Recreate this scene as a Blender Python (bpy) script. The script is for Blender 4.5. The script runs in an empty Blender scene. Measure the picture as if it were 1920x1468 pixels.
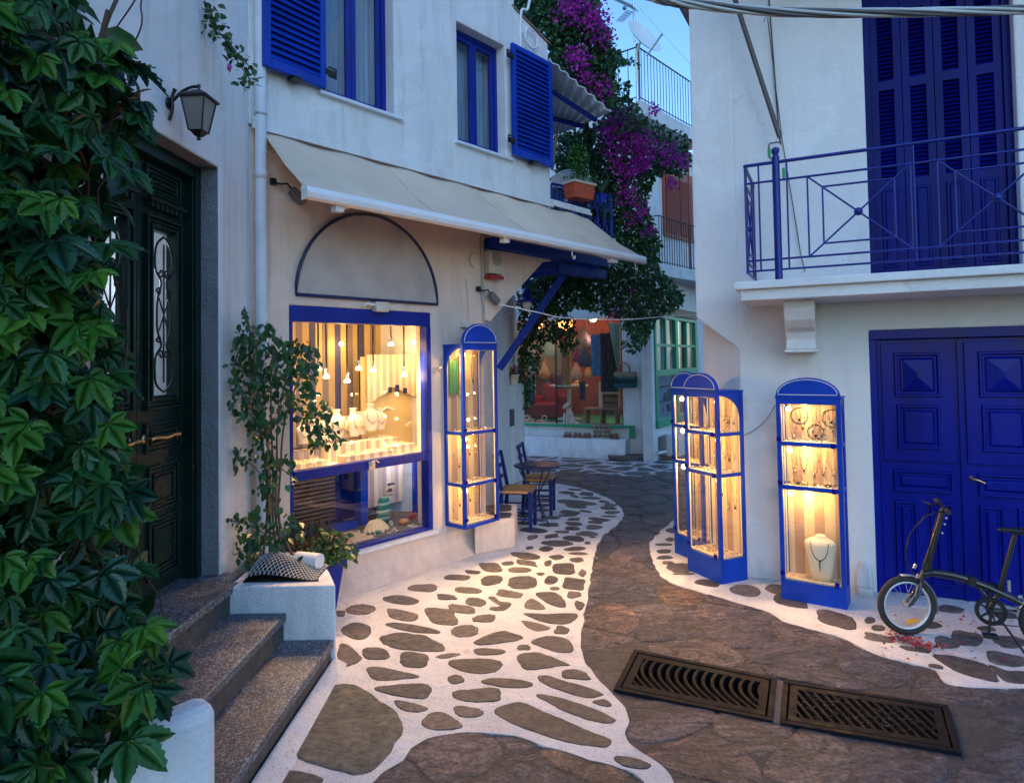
import bpy, bmesh, math, random
import numpy as np
from mathutils import Vector, Matrix, noise
PI = math.pi
R_ = math.radians
random.seed(7)
rng = np.random.default_rng(11)
SC = bpy.context.scene
COL = SC.collection

# ------------------------------------------------------------------ camera
FPX, TH, RO, HC = 1230.0, R_(1.8), -0.0165, 1.9
CX, CY = 960.0, 676 - 1230.0*math.tan(R_(1.8))
CM = Matrix.Rotation(PI/2+TH, 3, 'X') @ Matrix.Rotation(RO, 3, 'Z')
cd = bpy.data.cameras.new('camera'); cam = bpy.data.objects.new('camera', cd); COL.objects.link(cam)
cam.location = (0, 0, HC); cam.rotation_euler = CM.to_euler()
cd.sensor_width = 36; cd.lens = 36*FPX/1920
cd.shift_y = -(734-CY)/1920; cd.clip_end = 500; cd.clip_start = .05
SC.camera = cam
# ------------------------------------------------------------------ sky, exposure
world = bpy.data.worlds.new('World'); SC.world = world; world.use_nodes = True
wn = world.node_tree; wn.nodes.clear()
sky = wn.nodes.new('ShaderNodeTexSky'); sky.sky_type = 'NISHITA'; sky.sun_disc = False
SUN_EL, SUN_ROT = R_(30.0), R_(180)
sky.sun_elevation = SUN_EL; sky.sun_rotation = SUN_ROT
sky.air_density = 1.6; sky.dust_density = .7; sky.ozone_density = 3.0
bg = wn.nodes.new('ShaderNodeBackground'); bg.inputs[1].default_value = .05
wo = wn.nodes.new('ShaderNodeOutputWorld')
tint = wn.nodes.new('ShaderNodeVectorMath'); tint.operation = 'MULTIPLY'; tint.inputs[1].default_value = (.61, .90, 1.27)
wn.links.new(sky.outputs[0], tint.inputs[0]); wn.links.new(tint.outputs[0], bg.inputs[0]); wn.links.new(bg.outputs[0], wo.inputs[0])
sl = bpy.data.lights.new('sun', 'SUN'); sl.energy = .02; sl.angle = R_(20); sl.color = (1, .85, .75)
so = bpy.data.objects.new('sun', sl); COL.objects.link(so)
_sd = Vector((math.sin(SUN_ROT)*math.cos(SUN_EL), math.cos(SUN_ROT)*math.cos(SUN_EL), math.sin(SUN_EL)))
so.rotation_euler = _sd.to_track_quat('Z', 'Y').to_euler()
SC.view_settings.view_transform = 'Standard'; SC.view_settings.look = 'None'
SC.view_settings.exposure = 2.25; SC.view_settings.gamma = 1
SC.render.engine = 'CYCLES'
SC.cycles.use_denoising = True
SC.cycles.max_bounces = 7; SC.cycles.diffuse_bounces = 3; SC.cycles.glossy_bounces = 3
SC.cycles.transparent_max_bounces = 12; SC.cycles.transmission_bounces = 3
SC.cycles.caustics_reflective = False; SC.cycles.caustics_refractive = False
SC.cycles.sample_clamp_indirect = 4

# ------------------------------------------------------------------ measuring: photo pixel -> world point
CAMP = Vector((0, 0, HC))
def ray(px, py): return CM @ Vector(((px-CX)/FPX, -(py-CY)/FPX, -1))
def G(px, py, z=0.):
    r = ray(px, py); return CAMP + r*((z-HC)/r.z)
def DEP(px, py, y):                     # point at depth y
    r = ray(px, py); return CAMP + r*(y/r.y)
class Fr:
    """upright frame of a wall: a runs along it, z up, d out of it towards the street"""
    def __init__(s, o, t):
        s.o = Vector((o[0], o[1], 0)); s.t = Vector((t[0], t[1], 0)).normalized()
        s.n = Vector((s.t.y, -s.t.x, 0))
        s.T = Matrix(((s.t.x, -s.n.x, 0, s.o.x), (s.t.y, -s.n.y, 0, s.o.y), (0, 0, 1, 0), (0, 0, 0, 1)))
    def at(s, px, py, d=0.):
        r = ray(px, py); p0 = s.o + s.n*d
        p = CAMP + r*((p0-CAMP).dot(s.n)/r.dot(s.n)); q = p-s.o
        return q.dot(s.t), p.z
    def w(s, a, z=0., d=0.): return s.o + s.t*a + s.n*d + Vector((0, 0, z))
def vpd(px, py):
    r = ray(px, py); return Vector((r.x, r.y, 0)).normalized()
L = Fr(G(646, 1113), vpd(2050, 655))            # jewellery shop front
Rt = Fr(G(1645, 1113), -vpd(-1580, 722))        # right house front
_c = L.w(-.80); _dd = vpd(1020, 672)
D = Fr(_c-_dd*3, _dd)                           # wall with the green door
B = Fr(G(1072, 851), -vpd(-1900, 718))          # shop at the far end
GS = Fr(G(1230, 865), vpd(1700, 664))           # green framed shop

# ------------------------------------------------------------------ materials
def nd(nt, t, **kw):
    n = nt.nodes.new(t)
    for k, v in kw.items():
        if k in n.inputs.keys(): n.inputs[k].default_value = v
        else: setattr(n, k, v)
    return n
def newmat(name):
    m = bpy.data.materials.new(name); m.use_nodes = True; nt = m.node_tree; nt.nodes.clear()
    o = nt.nodes.new('ShaderNodeOutputMaterial'); b = nt.nodes.new('ShaderNodeBsdfPrincipled')
    nt.links.new(b.outputs[0], o.inputs[0]); return m, nt, b, o
def coords(nt, scale=(1, 1, 1), kind='Object'):
    tc = nt.nodes.new('ShaderNodeTexCoord'); mp = nt.nodes.new('ShaderNodeMapping')
    mp.inputs['Scale'].default_value = scale
    nt.links.new(tc.outputs[kind], mp.inputs[0]); return mp.outputs[0]
def ramp(nt, fac, stops):
    r = nt.nodes.new('ShaderNodeValToRGB'); e = r.color_ramp.elements
    while len(e) < len(stops): e.new(.5)
    for i, (p, c) in enumerate(stops):
        e[i].position = p; e[i].color = (*c, 1) if len(c) == 3 else c
    nt.links.new(fac, r.inputs[0]); return r.outputs[0]
def mixc(nt, fac, a, b, mode='MIX'):
    m = nt.nodes.new('ShaderNodeMix'); m.data_type = 'RGBA'; m.blend_type = mode
    for k, v in (('Factor', fac), ('A', a), ('B', b)):
        i = [x for x in m.inputs if x.name == k and (x.type == ('VALUE' if k == 'Factor' else 'RGBA'))][0]
        if hasattr(v, 'links'): nt.links.new(v, i)
        else: i.default_value = v if k == 'Factor' else ((*v, 1) if len(v) == 3 else v)
    return [x for x in m.outputs if x.type == 'RGBA'][0]
def bumpn(nt, b, h, strength, dist=.01):
    n = nt.nodes.new('ShaderNodeBump'); n.inputs['Strength'].default_value = strength
    n.inputs['Distance'].default_value = dist; nt.links.new(h, n.inputs['Height'])
    nt.links.new(n.outputs[0], b.inputs['Normal']); return n
def noisen(nt, v, scale, detail=4, rough=.55, dist=0.):
    n = nd(nt, 'ShaderNodeTexNoise', Scale=scale, Detail=detail, Roughness=rough, Distortion=dist)
    nt.links.new(v, n.inputs['Vector']); return n.outputs[0]
def pm(name, col, rough=.5, metal=0., var=.12, vs=4., bump=0., bs=60., bd=.004, spec=.5, island=0., scale=(1, 1, 1), coat=0., wear=None, tr=0.):
    m, nt, b, o = newmat(name); v = coords(nt, scale)
    n = noisen(nt, v, vs, 5)
    lo = tuple(c*(1-var) for c in col); hi = tuple(min(1, c*(1+var)) for c in col)
    c = ramp(nt, n, [(.3, lo), (.7, hi)])
    if island:
        g = nt.nodes.new('ShaderNodeNewGeometry')
        c2 = ramp(nt, g.outputs['Random Per Island'], [(0, tuple(x*(1-island) for x in (1, 1, 1))), (1, tuple(1+island*x for x in (1, 1, 1)))])
        c = mixc(nt, 1., c, c2, 'MULTIPLY')
    if wear:
        wc, amt = wear
        n2 = noisen(nt, v, vs*5, 8, .7)
        c = mixc(nt, ramp(nt, n2, [(amt, (0, 0, 0)), (amt+.05, (1, 1, 1))]), c, wc)
    nt.links.new(c, b.inputs['Base Color'])
    b.inputs['Roughness'].default_value = rough; b.inputs['Metallic'].default_value = metal
    b.inputs['Specular IOR Level'].default_value = spec; b.inputs['Coat Weight'].default_value = coat
    if rough > .1:
        rr = nd(nt, 'ShaderNodeMapRange'); nt.links.new(n, rr.inputs['Value'])
        rr.inputs['From Min'].default_value = .3; rr.inputs['From Max'].default_value = .7
        rr.inputs['To Min'].default_value = rough*.8; rr.inputs['To Max'].default_value = min(1, rough*1.2)
        nt.links.new(rr.outputs[0], b.inputs['Roughness'])
    if bump:
        bumpn(nt, b, noisen(nt, v, bs, 5, .6), bump, bd)
    if tr:
        b.inputs['Transmission Weight'].default_value = tr
    return m
def stucco(name, col, streak=.35, bump=.5):
    m, nt, b, o = newmat(name); v = coords(nt)
    big = noisen(nt, v, 1.1, 5, .6)
    c = ramp(nt, big, [(.3, tuple(x*.90 for x in col)), (.65, col)])
    vs = coords(nt, (5, 5, .45)); st = noisen(nt, vs, 1.6, 7, .65)
    c = mixc(nt, ramp(nt, st, [(.50, (0, 0, 0)), (.74, (min(1, streak*1.5),)*3)]), c, tuple(x*y for x, y in zip(col, (.55, .52, .47))))
    ve = nt.nodes.new('ShaderNodeTexVoronoi'); ve.feature = 'DISTANCE_TO_EDGE'; ve.inputs['Scale'].default_value = .9
    nn = nd(nt, 'ShaderNodeTexNoise', Scale=3., Detail=8, Roughness=.7); nt.links.new(v, nn.inputs['Vector'])
    dv = nd(nt, 'ShaderNodeVectorMath', operation='MULTIPLY_ADD'); nt.links.new(nn.outputs[1], dv.inputs[0]); dv.inputs[1].default_value = (.5,)*3; nt.links.new(v, dv.inputs[2]); nt.links.new(dv.outputs[0], ve.inputs['Vector'])
    ck = ramp(nt, ve.outputs['Distance'], [(0, (1,)*3), (.004, (0,)*3)]); ck = mixc(nt, 1., ck, ramp(nt, noisen(nt, v, .8, 3), [(.50, (0,)*3), (.60, (.7,)*3)]), 'MULTIPLY')
    c = mixc(nt, ck, c, tuple(x*.42 for x in col))
    pt_ = ramp(nt, noisen(nt, v, 2.3, 3, .4), [(.60, (0,)*3), (.615, (.35,)*3)]); c = mixc(nt, pt_, c, tuple(min(1, x*1.08) for x in col))
    sz = nt.nodes.new('ShaderNodeSeparateXYZ'); nt.links.new(v, sz.inputs[0])
    ma = nd(nt, 'ShaderNodeMath', operation='MULTIPLY_ADD'); nt.links.new(sz.outputs[2], ma.inputs[0]); ma.inputs[1].default_value = -1.3; nt.links.new(noisen(nt, coords(nt, (3, 3, 1.2)), 2.5, 7, .7), ma.inputs[2])
    c = mixc(nt, ramp(nt, ma.outputs[0], [(.22, (0,)*3), (.55, (.38,)*3)]), c, tuple(x*y for x, y in zip(col, (.50, .45, .42))))
    sp = noisen(nt, v, 60, 3, .5)
    c = mixc(nt, ramp(nt, sp, [(.70, (0, 0, 0)), (.76, (.5,)*3)]), c, tuple(x*.4 for x in col))
    nt.links.new(c, b.inputs['Base Color']); b.inputs['Roughness'].default_value = .85
    b.inputs['Specular IOR Level'].default_value = .25
    f = noisen(nt, v, 55, 6, .65); g = noisen(nt, v, 6, 4, .5)
    a = nd(nt, 'ShaderNodeMath', operation='MULTIPLY_ADD'); nt.links.new(g, a.inputs[0]); a.inputs[1].default_value = 2.2; nt.links.new(f, a.inputs[2])
    bumpn(nt, b, a.outputs[0], bump*1.5, .012); return m
def emis(name, col, s):
    m, nt, b, o = newmat(name); nt.nodes.remove(b)
    v = coords(nt); n = noisen(nt, v, 3, 2)
    e = nt.nodes.new('ShaderNodeEmission'); e.inputs[1].default_value = s
    nt.links.new(ramp(nt, n, [(0, tuple(x*.95 for x in col)), (1, col)]), e.inputs[0]); nt.links.new(e.outputs[0], o.inputs[0]); return m
def glassm(name, tint=(1, 1, 1), ior=1.5, rough=.01):
    m, nt, b, o = newmat(name); nt.nodes.remove(b)
    lw_ = nd(nt, 'ShaderNodeLayerWeight', Blend=.5); pw = nd(nt, 'ShaderNodeMath', operation='POWER'); nt.links.new(lw_.outputs['Facing'], pw.inputs[0]); pw.inputs[1].default_value = 4.5
    fr = nd(nt, 'ShaderNodeMath', operation='MULTIPLY_ADD'); nt.links.new(pw.outputs[0], fr.inputs[0]); fr.inputs[1].default_value = .9; fr.inputs[2].default_value = ((ior-1)/(ior+1))**2
    t = nt.nodes.new('ShaderNodeBsdfTransparent'); g = nd(nt, 'ShaderNodeBsdfGlossy', Roughness=rough)
    v = coords(nt); nn = noisen(nt, v, 2.5, 3)
    nt.links.new(ramp(nt, nn, [(0, tuple(x*.96 for x in tint)), (1, tint)]), t.inputs[0])
    bm_ = nd(nt, 'ShaderNodeBump', Strength=.06, Distance=.02); nt.links.new(nn, bm_.inputs['Height'])
    nt.links.new(bm_.outputs[0], g.inputs['Normal'])
    mx = nt.nodes.new('ShaderNodeMixShader'); nt.links.new(fr.outputs[0], mx.inputs[0])
    nt.links.new(t.outputs[0], mx.inputs[1]); nt.links.new(g.outputs[0], mx.inputs[2]); nt.links.new(mx.outputs[0], o.inputs[0])
    return m
def stripes(name, cols, width, axis=0, rough=.75):
    m, nt, b, o = newmat(name); v = coords(nt, kind='UV')
    sx = nt.nodes.new('ShaderNodeSeparateXYZ'); nt.links.new(v, sx.inputs[0])
    d = nd(nt, 'ShaderNodeMath', operation='DIVIDE'); nt.links.new(sx.outputs[axis], d.inputs[0]); d.inputs[1].default_value = width*len(cols)
    f = nd(nt, 'ShaderNodeMath', operation='FRACT'); nt.links.new(d.outputs[0], f.inputs[0])
    st = []
    for i, c in enumerate(cols): st.append((i/len(cols), c))
    r = nt.nodes.new('ShaderNodeValToRGB'); r.color_ramp.interpolation = 'CONSTANT'; e = r.color_ramp.elements
    while len(e) < len(st): e.new(.5)
    for i, (p, c) in enumerate(st): e[i].position = p; e[i].color = (*c, 1)
    nt.links.new(f.outputs[0], r.inputs[0])
    n = noisen(nt, coords(nt, (40, 40, 1.5)), 2, 4)
    c = mixc(nt, 1., r.outputs[0], ramp(nt, n, [(.3, (.85,)*3), (.7, (1,)*3)]), 'MULTIPLY')
    nt.links.new(c, b.inputs['Base Color']); b.inputs['Roughness'].default_value = rough
    bumpn(nt, b, n, .2, .003); return m
def leafm(name, c1, c2, rough=.4, trans=.25):
    m, nt, b, o = newmat(name); g = nt.nodes.new('ShaderNodeNewGeometry')
    v = coords(nt); n = noisen(nt, v, 30, 3)
    c = ramp(nt, g.outputs['Random Per Island'], [(0, c1), (.55, tuple((x+y)/2*.85 for x, y in zip(c1, c2))), (1, c2)])
    c = mixc(nt, 1., c, ramp(nt, n, [(.3, (.7,)*3), (.7, (1.15,)*3)]), 'MULTIPLY')
    nt.links.new(c, b.inputs['Base Color']); b.inputs['Roughness'].default_value = rough; b.inputs['Specular IOR Level'].default_value = .4
    t = nt.nodes.new('ShaderNodeBsdfTranslucent'); nt.links.new(c, t.inputs[0])
    mx = nt.nodes.new('ShaderNodeMixShader'); mx.inputs[0].default_value = trans
    nt.links.new(b.outputs[0], mx.inputs[1]); nt.links.new(t.outputs[0], mx.inputs[2]); nt.links.new(mx.outputs[0], o.inputs[0])
    bumpn(nt, b, n, .3, .004); return m

WHITE = stucco('whitewash', (.74, .75, .78))
WHITE2 = stucco('whitewash_smooth', (.76, .76, .78), .12, .3)
WHITEG = stucco('grey_plaster', (.27, .27, .30), .3, .9)
WARMW = stucco('cream_plaster', (.74, .61, .54), .3, .45)
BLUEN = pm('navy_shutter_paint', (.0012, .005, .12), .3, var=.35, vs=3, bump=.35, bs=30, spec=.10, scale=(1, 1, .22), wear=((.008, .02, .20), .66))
BLUE = pm('blue_paint', (.004, .026, .30), .35, var=.25, vs=3, bump=.2, bs=25, spec=.3, wear=((.02, .07, .32), .70))
BLUED = pm('dark_blue_gloss', (.002, .008, .21), .26, var=.3, vs=3, bump=.35, bs=30, spec=.17, scale=(1, 1, .22), wear=((.010, .028, .30), .66))
BLUEB = pm('bright_blue_paint', (.003, .042, .38), .38, var=.25, vs=3, bump=.2, bs=30, spec=.25, wear=((.03, .10, .40), .72))
NAVY = pm('navy_paint', (.008, .014, .08), .4, var=.2)
GREEND = pm('dark_green_paint', (.003, .020, .016), .3, var=.2, vs=3, bump=.15, bs=30, spec=.3)
GREENS = pm('green_shop_paint', (.02, .30, .16), .4, var=.12, vs=3, bump=.1)
BLACK = pm('black_metal', (.012, .012, .014), .35, metal=.3, var=.2)
IRON = pm('rusty_iron', (.006, .0065, .010), .7, metal=.0, spec=.12, var=.35, vs=20, bump=.5, bs=80, wear=((.014, .011, .012), .66))
STEEL = pm('steel', (.55, .56, .58), .3, metal=.9)
BRASS = pm('brass', (.65, .42, .2), .3, metal=.9)
WHITEP = pm('white_plastic', (.72, .73, .75), .4, var=.06)
PIPEM = pm('painted_pipe', (.62, .66, .74), .5, var=.1, vs=6, bump=.1, bs=20, wear=((.3, .28, .27), .74))
AWN = pm('awning_canvas', (.66, .52, .40), .85, var=.1, vs=2.2, bump=.25, bs=400, bd=.002)
ALU = pm('awning_bar_paint', (.75, .76, .8), .35, var=.05)
GLASS = glassm('glass')
DARKGL = glassm('old_glass', (.85, .9, .95), 1.6)
RUST = pm('rust_paint', (.28, .07, .045), .6, var=.2, wear=((.4, .35, .33), .7))
REDSH = pm('red_brown_paint', (.36, .075, .035), .5, var=.15)
TERRA = pm('terracotta', (.50, .085, .035), .7, var=.15, vs=8)
WOOD = pm('wood', (.22, .13, .07), .6, var=.25, vs=6, scale=(1, 1, 8))
RUSH = pm('rush_seat', (.42, .22, .09), .7, var=.35, vs=40, bump=.6, bs=160, scale=(1, 6, 1))
TERRAZ, nt, b, o = newmat('terrazzo')
v = coords(nt); vo = nd(nt, 'ShaderNodeTexVoronoi', Scale=130.); nt.links.new(v, vo.inputs['Vector'])
c = ramp(nt, vo.outputs['Color'], [(.30, (.032, .042, .062)), (.5, (.070, .086, .115)), (.68, (.15, .165, .195)), (.8, (.34, .36, .40))])
c = mixc(nt, ramp(nt, noisen(nt, v, 4, 6, .7), [(.42, (0, 0, 0)), (.7, (.75,)*3)]), c, (.045, .04, .038))
nt.links.new(c, b.inputs['Base Color']); b.inputs['Roughness'].default_value = .55; bumpn(nt, b, noisen(nt, v, 90, 5, .7), .35, .005)
CONC = pm('worn_concrete', (.080, .074, .072), .85, var=.45, vs=14, bump=.9, bs=45, bd=.015)

def stonemat(name, c1, c2, c3, rough=.5):
    m, nt, b, o = newmat(name); g = nt.nodes.new('ShaderNodeNewGeometry'); v = coords(nt)
    c = ramp(nt, g.outputs['Random Per Island'], [(0, c1), (.25, c2), (.4, tuple(x*.7 for x in c2)), (.6, c1), (.8, c3), (1, tuple(x*1.15 for x in c2))])
    c = mixc(nt, 1., c, ramp(nt, noisen(nt, v, 3.5, 6, .7, .8), [(.32, (.6, .62, .66)), (.5, (1,)*3), (.68, (1.5, 1.3, 1.2))]), 'MULTIPLY')
    c = mixc(nt, ramp(nt, noisen(nt, v, 70, 4, .7), [(.60, (0,)*3), (.66, (.6,)*3)]), c, tuple(x*.3 for x in c2))
    n = noisen(nt, v, 22, 9, .72); n2 = noisen(nt, coords(nt, (3, 14, 3)), 4, 6, .7)
    c = mixc(nt, 1., c, ramp(nt, n, [(.3, (.32,)*3), (.7, (1.75,)*3)]), 'MULTIPLY')
    c = mixc(nt, ramp(nt, n2, [(.55, (0, 0, 0)), (.75, (.4,)*3)]), c, tuple(x*1.9 for x in c2))
    nt.links.new(c, b.inputs['Base Color']); b.inputs['Roughness'].default_value = rough
    a = nd(nt, 'ShaderNodeMath', operation='ADD'); nt.links.new(n, a.inputs[0]); nt.links.new(n2, a.inputs[1])
    wv = noisen(nt, v, 4.5, 9, .72, 1.2); a3 = nd(nt, 'ShaderNodeMath', operation='MULTIPLY_ADD'); nt.links.new(wv, a3.inputs[0]); a3.inputs[1].default_value = 3.; nt.links.new(a.outputs[0], a3.inputs[2])
    rr = nd(nt, 'ShaderNodeMapRange'); nt.links.new(wv, rr.inputs['Value']); rr.inputs['To Min'].default_value = rough*.6; rr.inputs['To Max'].default_value = min(1, rough*1.5); nt.links.new(rr.outputs[0], b.inputs['Roughness'])
    bumpn(nt, b, a3.outputs[0], .9, .016); return m
STONE = stonemat('paving_stone', (.064, .062, .068), (.095, .085, .088), (.135, .115, .108))
def slate(name):
    m, nt, b, o = newmat(name); g = nt.nodes.new('ShaderNodeNewGeometry'); v = coords(nt)
    c = ramp(nt, g.outputs['Random Per Island'], [(0, (.046, .050, .076)), (.2, (.090, .082, .106)), (.35, (.052, .058, .084)), (.5, (.145, .098, .082)), (.65, (.066, .066, .096)), (.8, (.105, .090, .100)), (1, (.045, .048, .070))])
    big = noisen(nt, coords(nt, (1, 1.6, 1)), 2.6, 9, .66, 1.1)
    st = []; col = []
    for i, p in enumerate((.0, .36, .42, .47, .52, .57, .63)): st.append((p, (i/6.,)*3)); 
    r = nt.nodes.new('ShaderNodeValToRGB'); e = r.color_ramp.elements
    lv = [(0, 0), (.38, 0), (.388, .2), (.44, .22), (.446, .42), (.50, .45), (.507, .65), (.56, .68), (.567, .85), (.64, .9), (.648, 1)]
    while len(e) < len(lv): e.new(.5)
    for i, (p, h) in enumerate(lv): e[i].position = p; e[i].color = (h, h, h, 1)
    nt.links.new(big, r.inputs[0]); terr = r.outputs[0]
    fine = noisen(nt, v, 38, 8, .72); mid_ = noisen(nt, coords(nt, (4, 9, 4)), 2.2, 8, .72, .6)
    c = mixc(nt, 1., c, ramp(nt, terr, [(0, (.5, .48, .54)), (.5, (1,)*3), (1, (1.6, 1.4, 1.25))]), 'MULTIPLY')
    c = mixc(nt, 1., c, ramp(nt, fine, [(.36, (.35,)*3), (.64, (1.9,)*3)]), 'MULTIPLY')
    c = mixc(nt, 1., c, ramp(nt, mid_, [(.36, (.45, .45, .48)), (.64, (1.7, 1.6, 1.52))]), 'MULTIPLY')
    for lo_ in (.384, .443, .5035, .5635, .644):      # dark broken edges of the layers
        rr = ramp(nt, big, [(lo_-.014, (0,)*3), (lo_-.002, (.85,)*3), (lo_+.004, (0,)*3)]); c = mixc(nt, rr, c, (.02, .017, .018))
    c = mixc(nt, ramp(nt, noisen(nt, coords(nt, (1, 2.5, 1)), 4., 9, .8), [(.66, (0,)*3), (.69, (.6,)*3)]), c, (.36, .34, .36))
    nt.links.new(c, b.inputs['Base Color'])
    rr = nd(nt, 'ShaderNodeMapRange'); nt.links.new(mid_, rr.inputs['Value']); rr.inputs['From Min'].default_value = .3; rr.inputs['From Max'].default_value = .7; rr.inputs['To Min'].default_value = .26; rr.inputs['To Max'].default_value = .60; nt.links.new(rr.outputs[0], b.inputs['Roughness'])
    a = nd(nt, 'ShaderNodeMath', operation='MULTIPLY_ADD'); nt.links.new(terr, a.inputs[0]); a.inputs[1].default_value = 1.6; nt.links.new(mid_, a.inputs[2])
    a2 = nd(nt, 'ShaderNodeMath', operation='MULTIPLY_ADD'); nt.links.new(fine, a2.inputs[0]); a2.inputs[1].default_value = .35; nt.links.new(a.outputs[0], a2.inputs[2])
    bumpn(nt, b, a2.outputs[0], 1., .045); return m
FLAG = slate('street_flagstone')
STONEG = stonemat('grey_slab_stone', (.10, .10, .085), (.115, .11, .095), (.12, .11, .10), .6)
# whitewashed mortar of the pavement
MORTAR, nt, b, o = newmat('whitewashed_mortar'); v = coords(nt)
c = ramp(nt, noisen(nt, v, 2.5, 6, .6), [(.3, (.60, .60, .64)), (.65, (.78, .78, .80))])
c = mixc(nt, ramp(nt, noisen(nt, v, 85, 4, .7), [(.60, (0, 0, 0)), (.66, (.8,)*3)]), c, (.16, .13, .11))
c = mixc(nt, ramp(nt, noisen(nt, v, 7, 9, .78), [(.56, (0, 0, 0)), (.72, (.7,)*3)]), c, (.28, .25, .24))
nt.links.new(c, b.inputs['Base Color']); b.inputs['Roughness'].default_value = .65
a = nd(nt, 'ShaderNodeMath', operation='MULTIPLY_ADD'); nt.links.new(noisen(nt, v, 5, 4), a.inputs[0]); a.inputs[1].default_value = 3; nt.links.new(noisen(nt, v, 60, 6, .7), a.inputs[2])
bumpn(nt, b, a.outputs[0], 1., .02)
# street of big irregular flags, with open joints
def flags(name, sc, cols, jointc, jw, white=0., rough=.42, dist=.35):
    m, nt, b, o = newmat(name); v = coords(nt, (sc, sc*1.25, sc))
    nn = nd(nt, 'ShaderNodeTexNoise', Scale=2.2, Detail=6, Roughness=.65); nt.links.new(v, nn.inputs['Vector'])
    sub = nd(nt, 'ShaderNodeVectorMath', operation='MULTIPLY_ADD'); nt.links.new(nn.outputs[1], sub.inputs[0])
    sub.inputs[1].default_value = (dist,)*3; nt.links.new(v, sub.inputs[2])
    vc = nd(nt, 'ShaderNodeTexVoronoi', Scale=1.); vc.inputs['Randomness'].default_value = .95; nt.links.new(sub.outputs[0], vc.inputs['Vector'])
    ve = nt.nodes.new('ShaderNodeTexVoronoi'); ve.feature = 'DISTANCE_TO_EDGE'; ve.inputs['Scale'].default_value = 1.; ve.inputs['Randomness'].default_value = .95
    nt.links.new(sub.outputs[0], ve.inputs['Vector'])
    sx = nt.nodes.new('ShaderNodeSeparateColor'); nt.links.new(vc.outputs['Color'], sx.inputs[0])
    c = ramp(nt, sx.outputs[0], cols)
    fn = noisen(nt, v, 9, 10, .75, .6); ln = noisen(nt, coords(nt, (2.5*sc, 10*sc, sc)), 1.6, 8, .7, .8)
    c = mixc(nt, 1., c, ramp(nt, fn, [(.25, (.25,)*3), (.5, (.95,)*3), (.72, (2.1,)*3)]), 'MULTIPLY')
    c = mixc(nt, 1., c, ramp(nt, ln, [(.3, (.65, .62, .6)), (.7, (1.3, 1.3, 1.35))]), 'MULTIPLY')
    j = ramp(nt, ve.outputs['Distance'], [(0, (1, 1, 1)), (jw*.55, (1, 1, 1)), (jw, (0, 0, 0))])
    c = mixc(nt, j, c, jointc)
    if white:
        w = ramp(nt, noisen(nt, v, 1.1, 8, .8), [(1-white, (0, 0, 0)), (1-white+.03, (.85,)*3)])
        w = mixc(nt, 1., w, ramp(nt, ve.outputs['Distance'], [(0, (1,)*3), (.10, (.7,)*3), (.16, (0, 0, 0))]), 'MULTIPLY')
        c = mixc(nt, w, c, (.5, .49, .5))
    nt.links.new(c, b.inputs['Base Color'])
    rr = ramp(nt, fn, [(.3, (rough*.8,)*3), (.7, (rough*1.35,)*3)]); nt.links.new(rr, b.inputs['Roughness'])
    h = ramp(nt, ve.outputs['Distance'], [(0, (0,)*3), (jw*1.3, (.75,)*3), (.35, (1,)*3)])
    a = nd(nt, 'ShaderNodeMath', operation='MULTIPLY_ADD'); nt.links.new(h, a.inputs[0]); a.inputs[1].default_value = 1.1
    a2 = nd(nt, 'ShaderNodeMath', operation='MULTIPLY_ADD'); nt.links.new(ln, a2.inputs[0]); a2.inputs[1].default_value = 1.0; nt.links.new(fn, a2.inputs[2])
    nt.links.new(a2.outputs[0], a.inputs[2]); bumpn(nt, b, a.outputs[0], 1., .03); return m
STREET = flags('street_bed', 7., [(.0, (.068, .068, .080)), (.5, (.088, .084, .096)), (1, (.105, .096, .10))], (.07, .062, .064), .05, .25, .6, .7)
FARPAVE = flags('netted_paving', 2.3, [(0, (.08, .085, .08)), (1, (.15, .15, .14))], (.62, .63, .66), .11, 0, .6, .25)

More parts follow.
